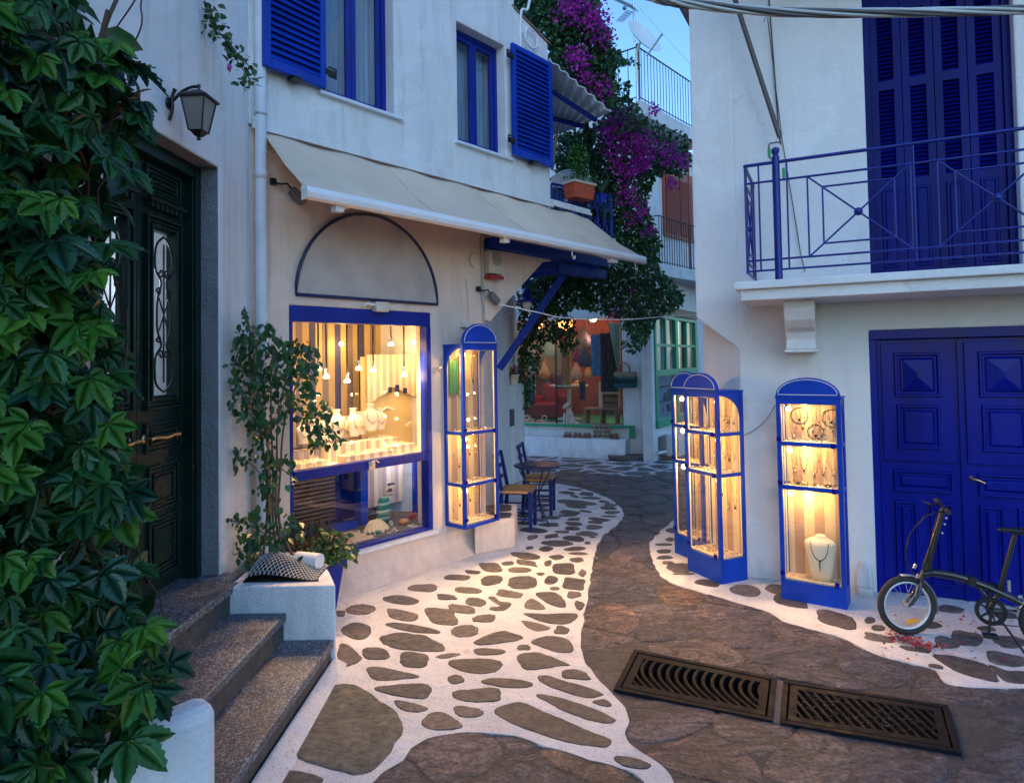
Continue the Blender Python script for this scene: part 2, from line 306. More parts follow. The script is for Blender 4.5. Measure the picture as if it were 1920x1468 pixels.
# ------------------------------------------------------------------ mesh helpers
ORG = {}
def org(o): return ORG.get(o.name, Vector((0, 0, 0))) if o else Vector((0, 0, 0))
def props(o, label=None, cat=None, group=None, kind=None):
    if label: o['label'] = label
    if cat: o['category'] = cat
    if group: o['group'] = group
    if kind: o['kind'] = kind
    return o
def empty(name, loc, label, cat, group=None):
    o = bpy.data.objects.new(name, None); COL.objects.link(o); o.location = loc
    o.empty_display_size = .1; ORG[o.name] = Vector(loc)
    return props(o, label, cat, group)
class MB:
    def __init__(s, T=None): s.v = []; s.f = []; s.m = []; s.sm = []; s.T = T; s.mi = 0
    def add(s, vs, fs, smooth=False):
        k = len(s.v)
        if s.T is not None: vs = [s.T @ Vector(p) for p in vs]
        s.v += [tuple(p) for p in vs]
        for f in fs: s.f.append(tuple(i+k for i in f)); s.m.append(s.mi); s.sm.append(smooth)
        return s
    def box(s, x0, x1, y0, y1, z0, z1):
        return s.add([(x0, y0, z0), (x1, y0, z0), (x1, y1, z0), (x0, y1, z0), (x0, y0, z1), (x1, y0, z1), (x1, y1, z1), (x0, y1, z1)],
                     [(0, 1, 5, 4), (1, 2, 6, 5), (2, 3, 7, 6), (3, 0, 4, 7), (4, 5, 6, 7), (3, 2, 1, 0)])
    def hexa(s, p): return s.add(p, [(0, 1, 5, 4), (1, 2, 6, 5), (2, 3, 7, 6), (3, 0, 4, 7), (4, 5, 6, 7), (3, 2, 1, 0)])
    def prism(s, pts, vec):
        n = len(pts); a = [Vector(p) for p in pts]; b_ = [p+Vector(vec) for p in a]
        return s.add(a+b_, [tuple(range(n))[::-1], tuple(range(n, 2*n))]+[(i, (i+1) % n, n+(i+1) % n, n+i) for i in range(n)])
    def pxz(s, pts, y0, y1): return s.prism([(x, y0, z) for x, z in pts], (0, y1-y0, 0))
    def tube(s, pts, r, n=6, closed=False, caps=True):
        pts = [Vector(p) for p in pts]; N = len(pts); rs = r if isinstance(r, (list, tuple)) else [r]*N
        vs = []; u = None
        for i, p in enumerate(pts):
            t = (pts[(i+1) % N]-pts[i-1]) if (closed or 0 < i < N-1) else (pts[1]-pts[0] if i == 0 else pts[-1]-pts[-2])
            if t.length < 1e-9: t = Vector((0, 0, 1))
            t.normalize()
            if u is None: u = t.orthogonal().normalized()
            u = (u - t*u.dot(t));
            if u.length < 1e-6: u = t.orthogonal()
            u.normalize(); w = t.cross(u)
            vs += [p+(u*math.cos(2*PI*k/n)+w*math.sin(2*PI*k/n))*rs[i] for k in range(n)]
        fs = [(i*n+k, i*n+(k+1) % n, ((i+1) % N)*n+(k+1) % n, ((i+1) % N)*n+k) for i in range(N if closed else N-1) for k in range(n)]
        s.add(vs, fs, True)
        if caps and not closed:
            for q in (vs[:n][::-1], vs[-n:]): s.add(q, [tuple(range(n))])
        return s
    def lathe(s, prof, c=(0, 0, 0), n=20, axis='Z', sx=1., sy=1.):
        vs = []
        for r, z in prof:
            for k in range(n):
                a = 2*PI*k/n; p = (r*math.cos(a)*sx, r*math.sin(a)*sy, z)
                if axis == 'Y': p = (p[0], p[2], p[1])
                if axis == 'X': p = (p[2], p[0], p[1])
                vs.append((p[0]+c[0], p[1]+c[1], p[2]+c[2]))
        N = len(prof)
        fs = [(i*n+k, i*n+(k+1) % n, (i+1)*n+(k+1) % n, (i+1)*n+k) for i in range(N-1) for k in range(n)]
        s.add(vs, fs, True)
        if prof[0][0] > 1e-3: s.add(vs[:n][::-1], [tuple(range(n))])
        if prof[-1][0] > 1e-3: s.add(vs[-n:], [tuple(range(n))])
        return s
    def sph(s, c, r, n=10, sx=1, sy=1, sz=1):
        m = max(4, n//2+1)
        return s.lathe([(max(1e-7, r*math.sin(PI*i/m)), -r*math.cos(PI*i/m)*sz) for i in range(m+1)], c, n, 'Z', sx, sy)
    def loft(s, rings, smooth=True, caps=True):
        n = len(rings[0]); vs = [p for r in rings for p in r]
        fs = [(i*n+k, i*n+(k+1) % n, (i+1)*n+(k+1) % n, (i+1)*n+k) for i in range(len(rings)-1) for k in range(n)]
        if caps: fs += [tuple(range(n))[::-1], tuple(range((len(rings)-1)*n, len(rings)*n))]
        return s.add(vs, fs, smooth)
    def sheet(s, fn, nu, nv, smooth=True):
        vs = [fn(i/nu, j/nv) for j in range(nv+1) for i in range(nu+1)]
        fs = [(j*(nu+1)+i, j*(nu+1)+i+1, (j+1)*(nu+1)+i+1, (j+1)*(nu+1)+i) for j in range(nv) for i in range(nu)]
        return s.add(vs, fs, smooth)
    def holed(s, x0, x1, z0, z1, holes, y0, y1, back=True):
        """a wall between y0 (front) and y1 with rectangular openings (a0,a1,b0,b1)"""
        xs = sorted({x0, x1} | {h[0] for h in holes if x0 < h[0] < x1} | {h[1] for h in holes if x0 < h[1] < x1})
        zs = sorted({z0, z1} | {h[2] for h in holes if z0 < h[2] < z1} | {h[3] for h in holes if z0 < h[3] < z1})
        nx, nz = len(xs), len(zs)
        solid = [[not any(h[0] <= (xs[i]+xs[i+1])/2 <= h[1] and h[2] <= (zs[j]+zs[j+1])/2 <= h[3] for h in holes) for j in range(nz-1)] for i in range(nx-1)]
        I = lambda i, j, b_: (j*nx+i)+(nx*nz if b_ else 0)
        vs = [(x, y0, z) for z in zs for x in xs]+[(x, y1, z) for z in zs for x in xs]; fs = []
        S = lambda i, j: 0 <= i < nx-1 and 0 <= j < nz-1 and solid[i][j]
        for i in range(nx-1):
            for j in range(nz-1):
                if not solid[i][j]: continue
                fs.append((I(i, j, 0), I(i+1, j, 0), I(i+1, j+1, 0), I(i, j+1, 0)))
                fs.append((I(i, j, 1), I(i, j+1, 1), I(i+1, j+1, 1), I(i+1, j, 1)))
                if not S(i-1, j): fs.append((I(i, j, 0), I(i, j+1, 0), I(i, j+1, 1), I(i, j, 1)))
                if not S(i+1, j): fs.append((I(i+1, j, 0), I(i+1, j, 1), I(i+1, j+1, 1), I(i+1, j+1, 0)))
                if not S(i, j-1): fs.append((I(i, j, 0), I(i, j, 1), I(i+1, j, 1), I(i+1, j, 0)))
                if not S(i, j+1): fs.append((I(i, j+1, 0), I(i+1, j+1, 0), I(i+1, j+1, 1), I(i, j+1, 1)))
        return s.add(vs, fs)
    def build(s, name, mat, parent=None, loc=None, bevel=0., uv=None, fixn=True, **kw):
        me = bpy.data.meshes.new(name); o = bpy.data.objects.new(name, me); COL.objects.link(o)
        if parent is not None: O = org(parent); o.parent = parent
        else:
            if loc is None:
                a = np.array(s.v); loc = ((a[:, 0].min()+a[:, 0].max())/2, (a[:, 1].min()+a[:, 1].max())/2, a[:, 2].min())
            O = Vector(loc); o.location = O
        ORG[o.name] = O
        me.from_pydata([(p[0]-O.x, p[1]-O.y, p[2]-O.z) for p in s.v], [], s.f)
        for mm in (mat if isinstance(mat, (list, tuple)) else [mat]): me.materials.append(mm)
        me.polygons.foreach_set('material_index', s.m); me.polygons.foreach_set('use_smooth', s.sm)
        if uv is not None:            # metres along the frame: (along, up)
            ul = me.uv_layers.new(name='UVMap')
            for lp in me.loops:
                p = Vector(s.v[lp.vertex_index]); q = p-uv.o; ul.data[lp.index].uv = (q.dot(uv.t), p.z)
        if fixn and len(s.f) < 60000:
            bm = bmesh.new(); bm.from_mesh(me); bmesh.ops.recalc_face_normals(bm, faces=bm.faces); bm.to_mesh(me); bm.free()
        me.update()
        if bevel:
            md = o.modifiers.new('bevel', 'BEVEL'); md.width = bevel; md.segments = 2; md.limit_method = 'ANGLE'; md.angle_limit = R_(40)
        return props(o, **kw)
def light(name, p, e, col=(1, .62, .28), r=.02, parent=None, typ='POINT', size=.3, rot=None, spot=None):
    ld = bpy.data.lights.new(name, typ); ld.energy = e; ld.color = col
    if typ == 'AREA': ld.size = size
    else: ld.shadow_soft_size = r
    if spot: ld.spot_size = spot; ld.spot_blend = .6
    lo = bpy.data.objects.new(name, ld); COL.objects.link(lo); p = Vector(p)
    if parent: lo.parent = parent; p = p-org(parent)
    lo.location = p
    if rot is not None: lo.rotation_euler = rot
    return lo
def inpoly(x, y, P):
    c = False; n = len(P); j = n-1
    for i in range(n):
        if (P[i][1] > y) != (P[j][1] > y) and x < (P[j][0]-P[i][0])*(y-P[i][1])/(P[j][1]-P[i][1])+P[i][0]: c = not c
        j = i
    return c
def smoothc(pts, n=6, closed=False):
    P = [Vector(p) for p in pts]; N = len(P); out = []
    for i in range(N if closed else N-1):
        p0 = P[i-1] if (closed or i > 0) else P[i]; p1 = P[i]; p2 = P[(i+1) % N]; p3 = P[(i+2) % N] if (closed or i+2 < N) else p2
        for k in range(n):
            t = k/n; out.append(.5*((2*p1)+(p2-p0)*t+(2*p0-5*p1+4*p2-p3)*t*t+(3*p1-p0-3*p2+p3)*t**3))
    if not closed: out.append(P[-1])
    return out
def numesh(name, V, Fq, mats, mi, parent, loc, **kw):
    """mesh from arrays (world points V, faces of one size)"""
    me = bpy.data.meshes.new(name); o = bpy.data.objects.new(name, me); COL.objects.link(o)
    O = org(parent) if parent else Vector(loc)
    if parent: o.parent = parent
    else: o.location = O
    ORG[o.name] = O
    V = V-np.array(O); nf, k = Fq.shape
    me.vertices.add(len(V)); me.vertices.foreach_set('co', V.astype(np.float32).ravel())
    me.loops.add(nf*k); me.loops.foreach_set('vertex_index', Fq.astype(np.int32).ravel())
    me.polygons.add(nf); me.polygons.foreach_set('loop_start', np.arange(0, nf*k, k, dtype=np.int32))
    try: me.polygons.foreach_set('loop_total', np.full(nf, k, dtype=np.int32))
    except Exception: pass
    for m in mats: me.materials.append(m)
    if mi is not None: me.polygons.foreach_set('material_index', mi.astype(np.int32))
    me.update(calc_edges=True); me.validate()
    return props(o, **kw)
LEAFV = np.array([(0, 0, 0), (-.27, .33, .07), (-.22, .70, .02), (0, 1, -.12), (.22, .70, .02), (.27, .33, .07), (0, .5, -.03)])
LEAFT = np.array([(0, 6, 1), (1, 6, 2), (6, 3, 2), (0, 5, 6), (6, 5, 4), (6, 4, 3)])
def scatter(tv, tf, P, Y, N, S):
    """copies of a leaf: P base, Y direction, N face normal, S size"""
    Y = Y/np.linalg.norm(Y, axis=1, keepdims=True)
    X = np.cross(Y, N); X /= np.linalg.norm(X, axis=1, keepdims=True)+1e-9; Z = np.cross(X, Y)
    V = P[:, None, :]+S[:, None, None]*(tv[None, :, 0:1]*X[:, None]+tv[None, :, 1:2]*Y[:, None]+tv[None, :, 2:3]*Z[:, None])
    Fq = tf[None]+(np.arange(len(P))*len(tv))[:, None, None]
    return V.reshape(-1, 3), Fq.reshape(-1, tf.shape[1])
# ================================================================== GROUND
def noisy(pts, amp, step=.05, closed=True):
    out = []; N = len(pts)
    for i in range(N if closed else N-1):
        a, b = pts[i], pts[(i+1) % N]; n = max(1, int((b-a).length/step))
        for k in range(n):
            p = a.lerp(b, k/n); out.append(p+Vector((noise.noise(p*9)*amp, noise.noise(p*9+Vector((5, 7, 1)))*amp, 0)))
    return out
def slab(name, pts, z0, z1, mat, **kw):
    m = MB(); m.prism([(p.x, p.y, z0) for p in pts], (0, 0, z1-z0)); return m.build(name, mat, loc=(0, 0, 0), **kw)
GR = [(G(1189, 1220), G(1457, 1274), G(1150, 1296), G(1449, 1356)), (G(1469, 1278), G(1778, 1326), G(1462, 1359), G(1803, 1416))]
hole = [GR[0][0], GR[1][1], GR[1][3], GR[0][2]]; hc = sum(hole, Vector())/4; hole = [p.lerp(hc, .03) for p in hole]
m = MB(); O4 = [Vector((-60, 80, 0)), Vector((60, 80, 0)), Vector((60, -40, 0)), Vector((-60, -40, 0))]
m.add([(p.x, p.y, -.0045) for p in O4+hole], [(0, 1, 5, 4), (1, 2, 6, 5), (2, 3, 7, 6), (3, 0, 4, 7)])
street = m.build('street', STREET, loc=(0, 0, 0), kind='structure')
def clipcell(c, others, R):
    poly = [Vector((c.x+R*math.cos(a), c.y+R*math.sin(a), 0)) for a in [2*PI*k/16 for k in range(16)]]
    for o in others:
        if o is c or (o-c).length > 2.2*R: continue
        md_ = (o+c)/2; n = (o-c).normalized(); out = []
        for k in range(len(poly)):
            a, b_ = poly[k], poly[(k+1) % len(poly)]; da, db = (a-md_).dot(n), (b_-md_).dot(n)
            if da <= 0: out.append(a)
            if da*db < 0: out.append(a.lerp(b_, da/(da-db)))
        poly = out
        if len(poly) < 3: return None
    return poly
rs = random.Random(33); seeds = []
for j in range(30):
    for i in range(22):
        sx_, sy_ = .50, .37; x = -1.6+(i+(j % 2)*.5)*sx_+rs.uniform(-.19, .19); y = 1.6+j*sy_+rs.uniform(-.14, .14)
        if -1.8 < x < 6.2 and abs(x) < .95*y+.6: seeds.append(Vector((x, y, 0)))
m = MB()
for c in seeds:
    if not (x < 9e9): continue
    pl = clipcell(c, seeds, .6)
    if not pl or (c.y > 11.6 and c.x < 2): continue
    cc = sum(pl, Vector())/len(pl); w_ = rs.uniform(.80, .97)
    q = noisy(smoothc([cc+(p-cc)*w_ for p in pl for _ in (0,)], 3, True), .020, .05); n = len(q)
    tx, ty, h0 = rs.uniform(-.008, .008), rs.uniform(-.008, .008), rs.uniform(-.005, .001)
    zf = lambda p: h0+(p.x-cc.x)*tx+(p.y-cc.y)*ty
    if inpoly(cc.x, cc.y, [(p.x, p.y) for p in [hc+(v_-hc)*1.12 for v_ in hole]]): continue
    bad = any(inpoly(p.x, p.y, [(v_.x, v_.y) for v_ in hole]) for p in q)
    if bad:      # cut the flag back to the edge of the drain
        q2 = []
        for p in q:
            k = 0
            while inpoly(p.x, p.y, [(v_.x, v_.y) for v_ in hole]) and k < 60: p = p+(cc-p)*.05; k += 1
            q2.append(p)
        q = q2
    m.add([(p.x, p.y, -.014) for p in q]+[(p.x, p.y, zf(p)-.003) for p in q]+[(p.x+(cc.x-p.x)*t_, p.y+(cc.y-p.y)*t_, min(.0052, zf(p)+dz+.0015*noise.noise(p*6+Vector((t_*3, 0, 0))))) for t_, dz in ((.04, .0015), (.16, .0040), (.38, .0055), (.68, .0062)) for p in q]+[(cc.x, cc.y, min(.0055, h0+.0065))],
          [(j*n+k, j*n+(k+1) % n, (j+1)*n+(k+1) % n, (j+1)*n+k) for j in range(5) for k in range(n)]+[(5*n+k, 5*n+(k+1) % n, 6*n) for k in range(n)], True)
m.build('street_flagstones', FLAG, street, fixn=True)
edge = [(1000, 905), (1050, 908), (1100, 919), (1140, 935), (1163, 952), (1169, 968), (1155, 986), (1130, 1006), (1115, 1040), (1108, 1075), (1104, 1112),
        (1097, 1150), (1089, 1200), (1096, 1240), (1130, 1282), (1165, 1320), (1178, 1352), (1171, 1378), (1186, 1402), (1225, 1424), (1248, 1445), (1266, 1475)]
low = [(1214, 1475), (1185, 1449), (1090, 1420), (1000, 1391), (945, 1377), (880, 1374), (815, 1382), (783, 1394), (753, 1428), (712, 1455), (690, 1478)]
e = smoothc([G(*p) for p in edge], 4)+smoothc([G(*p) for p in low], 3)
e = noisy(e, .018, .03, False)
e += [Vector((-.62, 2.75, 0)), Vector((-.95, 2.3, 0)), Vector((-1.3, 2.2, 0)), Vector((-1.6, 2.9, 0)), Vector((-1.9, 4.7, 0)), L.w(-.7, 0, -.05), L.w(1.7, 0, -.05), Vector((-.2, 9.5, 0)), Vector((.2, 10.6, 0))]
paveL = slab('left_pavement', e, -.02, .006, MORTAR, kind='structure')
edgeR = [(1268, 972), (1240, 996), (1221, 1016), (1219, 1036), (1234, 1074), (1260, 1094), (1320, 1112), (1370, 1128), (1415, 1140), (1445, 1150), (1470, 1166), (1530, 1183),
         (1590, 1202), (1640, 1228), (1700, 1243), (1752, 1258), (1778, 1284), (1850, 1290), (1935, 1292), (2050, 1300)]
e = noisy(smoothc([G(*p) for p in edgeR], 4), .018, .03, False)
e += [Rt.w(1.6, 0, -.2), Rt.w(-1.0, 0, -.1), Vector((1.9, 6.5, 0)), Vector((1.75, 6.9, 0))]
paveR = slab('right_pavement', e, -.02, .006, MORTAR, kind='structure')
far = [(985, 903), (1060, 880), (1140, 893), (1200, 893), (1262, 888), (1330, 880), (1330, 850), (1240, 845), (1160, 840), (960, 835), (900, 850), (900, 905)]
slab('far_pavement', noisy([G(*p) for p in far], .05, .15), -.02, .005, FARPAVE, kind='structure')
# white run-off lines painted between the street flags (loose net lower right)
def stone_poly(c, rx, ry, ang, o, k, seed, nn=30):
    r = random.Random(seed); ex = r.uniform(2.0, 3.0); a = R_(ang); pts = []
    kk = [(r.uniform(-.10, .10), r.uniform(0, 6.28)) for _ in range(3)]
    for i in range(nn):
        t = 2*PI*i/nn; ct, st = math.cos(t), math.sin(t)
        x = abs(ct)**(2/ex)*math.copysign(1, ct); y = abs(st)**(2/ex)*math.copysign(1, st)
        s = 1+sum(q*math.cos((j+2)*t+ph) for j, (q, ph) in enumerate(kk))+r.uniform(-.025, .025)
        x, y = x*rx*s*1.0, y*ry*s*1.04
        pts.append(G(o[0]+(c[0]+x*math.cos(a)-y*math.sin(a))/k, o[1]+(c[1]+x*math.sin(a)+y*math.cos(a))/k))
    return pts
S4 = [(480,1450,150,45,4),(750,475,22,18,5)]
SC2 = [(787,88,52,12,5),(718,117,22,7,-3),(790,115,40,10,10),(653,132,42,17,10),(584,150,28,7,5),(763,142,42,10,0),(872,116,13,10,-20),(932,138,44,22,0),(1003,154,12,13,0),(843,157,14,5,0),
(525,171,47,10,3),(655,182,43,16,-8),(774,190,49,25,0),(883,181,22,16,0),(970,195,42,22,5),(897,213,16,6,0),(969,237,24,12,0),(992,278,16,16,25),(394,211,55,14,0),(566,220,50,11,3),(722,234,50,12,8),
(310,257,68,15,6),(483,246,37,10,5),(594,265,37,15,10),(542,292,52,16,8),(156,294,52,20,-3),(314,315,57,19,8),(465,320,62,28,12),(628,328,39,14,-5),(923,373,26,15,0),(352,365,104,13,9),(554,376,50,22,-3),
(350,420,114,29,8),(779,440,23,10,3),(213,462,48,23,12),(645,455,57,12,0),(359,486,57,27,8),(490,470,42,7,-8),(597,508,100,27,2),(518,561,27,15,5),(975,544,52,17,8),(716,575,90,16,4),(606,622,84,27,0),(566,685,52,20,8),
(907,40,58,10,3),(865,61,26,9,0),(973,61,42,7,-3),(905,93,25,9,0),(987,79,32,5,3),(981,103,25,9,3),(800,57,12,5,-5),(1023,38,10,5,0)]
PC2 = [[(822,228),(890,224),(925,245),(942,285),(900,285),(850,258)],[(786,262),(810,250),(845,270),(860,292),(830,297),(785,288)],[(641,245),(665,242),(690,262),(728,268),(725,285),(700,300),(655,298),(650,288),(688,283),(665,265)],
[(772,306),(850,310),(985,308),(960,345),(900,352),(830,335)],[(767,338),(800,338),(870,358),(875,370),(820,376)],[(80,375),(100,350),(140,340),(180,350),(195,362),(185,400),(140,412),(100,395)],
[(585,418),(640,390),(700,372),(735,380),(780,400),(750,415),(650,430),(600,432)],[(803,417),(850,395),(900,393),(950,410),(972,440),(960,460),(910,460),(850,440)],[(72,425),(110,428),(150,465),(155,490),(100,520),(72,518)],
[(750,468),(800,456),(850,458),(920,490),(958,508),(900,515),(790,530),(765,505)],[(175,515),(230,513),(300,528),(385,550),(330,562),(220,566),(190,545)],[(205,595),(240,585),(330,578),(418,578),(415,635),(340,635),(230,612)],
[(830,545),(870,543),(950,570),(1050,600),(1085,625),(1020,635),(930,610),(850,575)],[(1040,645),(1080,636),(1110,650),(1105,668),(1070,662)],[(280,640),(330,645),(412,672),(370,688),(310,675)],
[(820,618),(850,613),(960,642),(1080,688),(1135,718),(1120,734),(1050,728),(950,690),(850,640)],[(392,715),(430,685),(480,688),(540,735),(530,752),(450,760),(400,742)],
[(658,675),(700,650),(760,640),(830,668),(940,718),(1050,768),(1118,795),(1110,825),(1060,828),(960,812),(830,770),(700,715)],[(1130,855),(1200,860),(1260,885),(1250,905),(1180,900),(1135,878)]]
S5 = [(372,780,92,22,5),(375,825,72,18,10),(570,790,42,16,0),(705,806,42,14,3),(520,830,22,18,-20),(620,865,78,36,-3),(742,893,22,22,10),(467,900,24,7,5),(537,940,38,28,5),(683,965,70,38,5),(557,996,28,9,3),
(682,1037,42,18,3),(545,1065,95,42,22),(430,1097,65,38,12),(725,1105,30,28,25),(530,1190,185,40,6),(430,1240,95,28,12),(607,1270,44,24,5),(545,1362,145,55,8),(355,1385,38,15,10),(460,1440,150,32,3),
(585,698,98,17,4),(505,735,45,14,0),(690,733,68,10,-4),(712,770,55,7,3),(775,697,17,8,-15),(810,657,20,4,0),(685,667,65,18,4),(770,635,66,15,0),(540,650,46,12,-8),(413,658,34,14,-10),(675,600,45,13,5),
(815,591,50,14,0),(610,623,46,8,0),(420,612,88,16,4),(525,576,65,12,0),(685,570,55,12,3),(850,541,72,10,6),(685,540,38,9,0),(825,560,48,8,5),(365,515,45,14,0),(355,565,50,10,3),(660,495,68,12,5),
(530,528,60,10,2),(640,515,60,7,0),(925,447,40,10,3),(910,467,48,10,3),(934,495,45,10,0),(915,520,48,6,0),(883,424,32,7,5),(770,373,42,12,3),(800,400,62,8,3),(700,430,128,14,5),(700,453,70,12,5),
(695,345,45,6,3),(640,365,50,9,3),(690,388,28,8,15),(760,487,40,6,8),(450,350,80,8,0),(470,390,80,8,0),(480,420,70,8,0),(470,450,60,8,0),(460,310,70,7,0),(470,480,50,8,0),(450,545,50,9,0),(400,735,20,10,-20)]
S8 = [(90,965,30,12,0),(80,1016,22,10,0),(45,1085,42,10,0),(50,1120,46,10,0),(70,1150,32,8,0),(140,1180,75,26,0),(160,1214,62,6,0),(300,1266,75,18,5),(515,1310,85,32,8),(690,1300,56,24,5),(770,1372,96,28,12),(970,1440,45,14,8),(1060,1452,30,9,8),(45,1046,48,7,0)]
S6 = [(1155,138,82,30,16),(1325,212,62,14,12),(1290,140,18,12,0),(1325,172,26,10,3),(1620,95,52,14,5),(1605,232,50,22,8),(1685,215,62,30,12),(1862,228,66,20,5),(1845,300,80,24,10),(1850,120,80,12,5),(1500,262,36,8,8),(1560,330,30,7,12),(1440,196,30,7,14)]
big4 = [[(640,960),(700,900),(790,885),(860,905),(960,975),(1060,1035),(1100,1100),(1105,1170),(1060,1270),(980,1370),(900,1418),(800,1425),(660,1385),(520,1345),(470,1300),(475,1190),(540,1090)]]
def add_stone(m, pts, h=.0035, g=None):
    pts = noisy(pts, .007, .025)
    n = len(pts); c = sum(pts, Vector())/n; zb = .0062; L_ = (max(p.x for p in pts)-min(p.x for p in pts))
    rr = random.Random(int(c.x*1000)); j = [rr.uniform(-.0035, .0035) for _ in range(n)]
    pts = [p+(p-c).normalized()*j[i] for i, p in enumerate(pts)]
    if g is not None:
        gp = [p+(p-c).normalized()*(.0045+.004*abs(noise.noise(p*22))) for p in pts]; g.add([(p.x, p.y, .0061) for p in gp], [tuple(range(n))])
    v = [(p.x, p.y, zb) for p in pts]+[(p.x+(c.x-p.x)*.03, p.y+(c.y-p.y)*.03, zb+h+.0025*noise.noise(p*7)) for p in pts]
    m.add(v, [(i, (i+1) % n, n+(i+1) % n, n+i) for i in range(n)]+[tuple(range(n, 2*n))])
m = MB(); gm = MB(); sd = 0
for lst, o, k in ((S4, (400, 1000), 3.137), ([q for q in S5 if q[1] < 690], (880, 820), 3.495)):
    for s in lst: sd += 1; add_stone(m, stone_poly(s[:2], s[2], s[3], s[4], o, k, sd), g=gm)
for s in SC2: sd += 1; add_stone(m, stone_poly(s[:2], s[2], s[3], s[4], (600, 1000), 2.038, sd), g=gm)
for pl in PC2:
    cx_, cy_ = sum(x for x, y in pl)/len(pl), sum(y for x, y in pl)/len(pl)
    add_stone(m, smoothc([G(600+(cx_+(x-cx_)*.95)/2.038, 1000+(cy_+(y-cy_)*.90)/2.038) for x, y in pl], 3, True), g=gm)
gm.build('stone_joints', pm('joint_grime', (.06, .05, .045), .9, var=.5, vs=40), paveL)
m.build('paving_stones', STONE, paveL)
m = MB()
for pl in big4: add_stone(m, noisy(smoothc([G(400+x/3.137, 1000+y/3.137) for x, y in pl], 4, True), .006, .03), .006)
m.build('grey_paving_slab', STONEG, paveL)
m = MB(); gr2 = MB()
for lst, o, k in ((S8, (1230, 680), 3.0585), (S6, (1040, 1100), 2.182)):
    for s in lst: sd += 1; add_stone(m, stone_poly(s[:2], s[2], s[3], s[4], o, k, sd), g=gr2)
for pl in ([(1552,288),(1600,282),(1700,302),(1772,330),(1812,388),(1740,380),(1640,346)], [(1775,322),(1850,348),(1925,352),(1925,396),(1850,392),(1812,362)], [(1410,246),(1450,250),(1478,266),(1440,262)], [(1730,170),(1780,165),(1800,180),(1760,186)], [(1500,150),(1560,148),(1585,165),(1530,172)]): add_stone(m, smoothc([G(1040+x/2.182, 1100+y/2.182) for x, y in pl], 3, True), g=gr2)
m.build('paving_stones', STONE, paveR); gr2.build('stone_joints', pm('joint_grime2', (.06, .05, .045), .9, var=.5, vs=40), paveR)

# ================================================================== DRAIN GRATES
def grate(A, Bp, Cp, Dp, label, slant, clog):
    # A far-left, B far-right, C near-left, D near-right (ground points)
    t = empty('drain_grate', (A+Bp+Cp+Dp)/4, label, 'drain grate', 'iron drain grates in the street')
    P = lambda u, v, z: A.lerp(Bp, u).lerp(Cp.lerp(Dp, u), v)+Vector((0, 0, z))
    m = MB(); w1, w2 = .035, .07
    for u0, u1, v0, v1 in ((0, 1, 0, w2), (0, 1, 1-w2, 1), (0, w1, w2, 1-w2), (1-w1, 1, w2, 1-w2)):
        m.hexa([P(u0, v1, -.02), P(u1, v1, -.02), P(u1, v0, -.02), P(u0, v0, -.02), P(u0, v1, .014), P(u1, v1, .014), P(u1, v0, .014), P(u0, v0, .014)])
    m.build('frame', IRON, t, bevel=.003)
    m = MB(); a0, a1, b0, b1 = w1+.012, 1-w1-.012, w2+.02, 1-w2-.02
    for u0, u1, v0, v1 in ((a0, a1, b0, b0+.10), (a0, a1, b1-.10, b1), (a0, a0+.05, b0+.1, b1-.1), (a1-.05, a1, b0+.1, b1-.1)):
        m.hexa([P(u0, v1, -.015), P(u1, v1, -.015), P(u1, v0, -.015), P(u0, v0, -.015), P(u0, v1, .011), P(u1, v1, .011), P(u1, v0, .011), P(u0, v0, .011)])
    nb = 14
    for i in range(-3, nb+3):
        pts = []
        for k in range(11):
            v = k/10; u = a0+.03+(a1-a0-.06)*(i+.5)/nb+slant*(v*(1.0 if slant > 0 else 1)) - slant*.5 + (.10*math.sin(PI*v*.9+.3)*-1 if clog == 0 else 0)
            pts.append((u, b0+.06+(b1-b0-.12)*v))
        seg = [q for q in pts if a0+.03 <= q[0] <= a1-.03]
        if len(seg) < 3: continue
        for q0, q1 in zip(seg, seg[1:]):
            h = .0135
            m.hexa([P(q0[0]-h, q0[1], -.03), P(q0[0]+h, q0[1], -.03), P(q1[0]+h, q1[1], -.03), P(q1[0]-h, q1[1], -.03),
                    P(q0[0]-h*.8, q0[1], .010), P(q0[0]+h*.8, q0[1], .010), P(q1[0]+h*.8, q1[1], .010), P(q1[0]-h*.8, q1[1], .010)])
    m.build('bars', IRON, t)
    m = MB(); q = [P(.02, .98, 0), P(.98, .98, 0), P(.98, .02, 0), P(.02, .02, 0)]
    m.add([(p.x, p.y, -.35) for p in q]+[(p.x, p.y, -.012) for p in q], [(0, 1, 2, 3)]+[(k, (k+1) % 4, 4+(k+1) % 4, 4+k) for k in range(4)])
    m.build('pit', pm('pit_dirt', (.006, .006, .006), .9, var=.5), t)
    if clog:
        m = MB(); r = random.Random(5)
        for _ in range(330):
            u, v = min(.95, max(.06, r.gauss(.5, .25))), min(.9, max(.1, r.gauss(.5, .2))); p = P(u, v, .009); a = r.uniform(0, 6.3); l = r.uniform(.004, .022)
            m.tube([p, p+Vector((math.cos(a)*l, math.sin(a)*l, r.uniform(0, .006)))], r.uniform(.0008, .0022), 4)
        m.build('leaf_litter', pm('litter', (.05, .04, .035), .8, var=.5, island=.7), t, kind='stuff')
grate(*GR[0], 'rusty drain grate with open curved slots, nearer the white pavement', .12, 0)
grate(*GR[1], 'rusty drain grate clogged with litter, nearer the bicycle side', .20, 1)
m = MB(); a_, b_, c_, d_ = GR[0][1], GR[1][0], GR[0][3], GR[1][2]; m.prism([(p.x, p.y, -.02) for p in (c_, d_, b_, a_)], (0, 0, .026)); m.build('drain_strip', CONC, street)

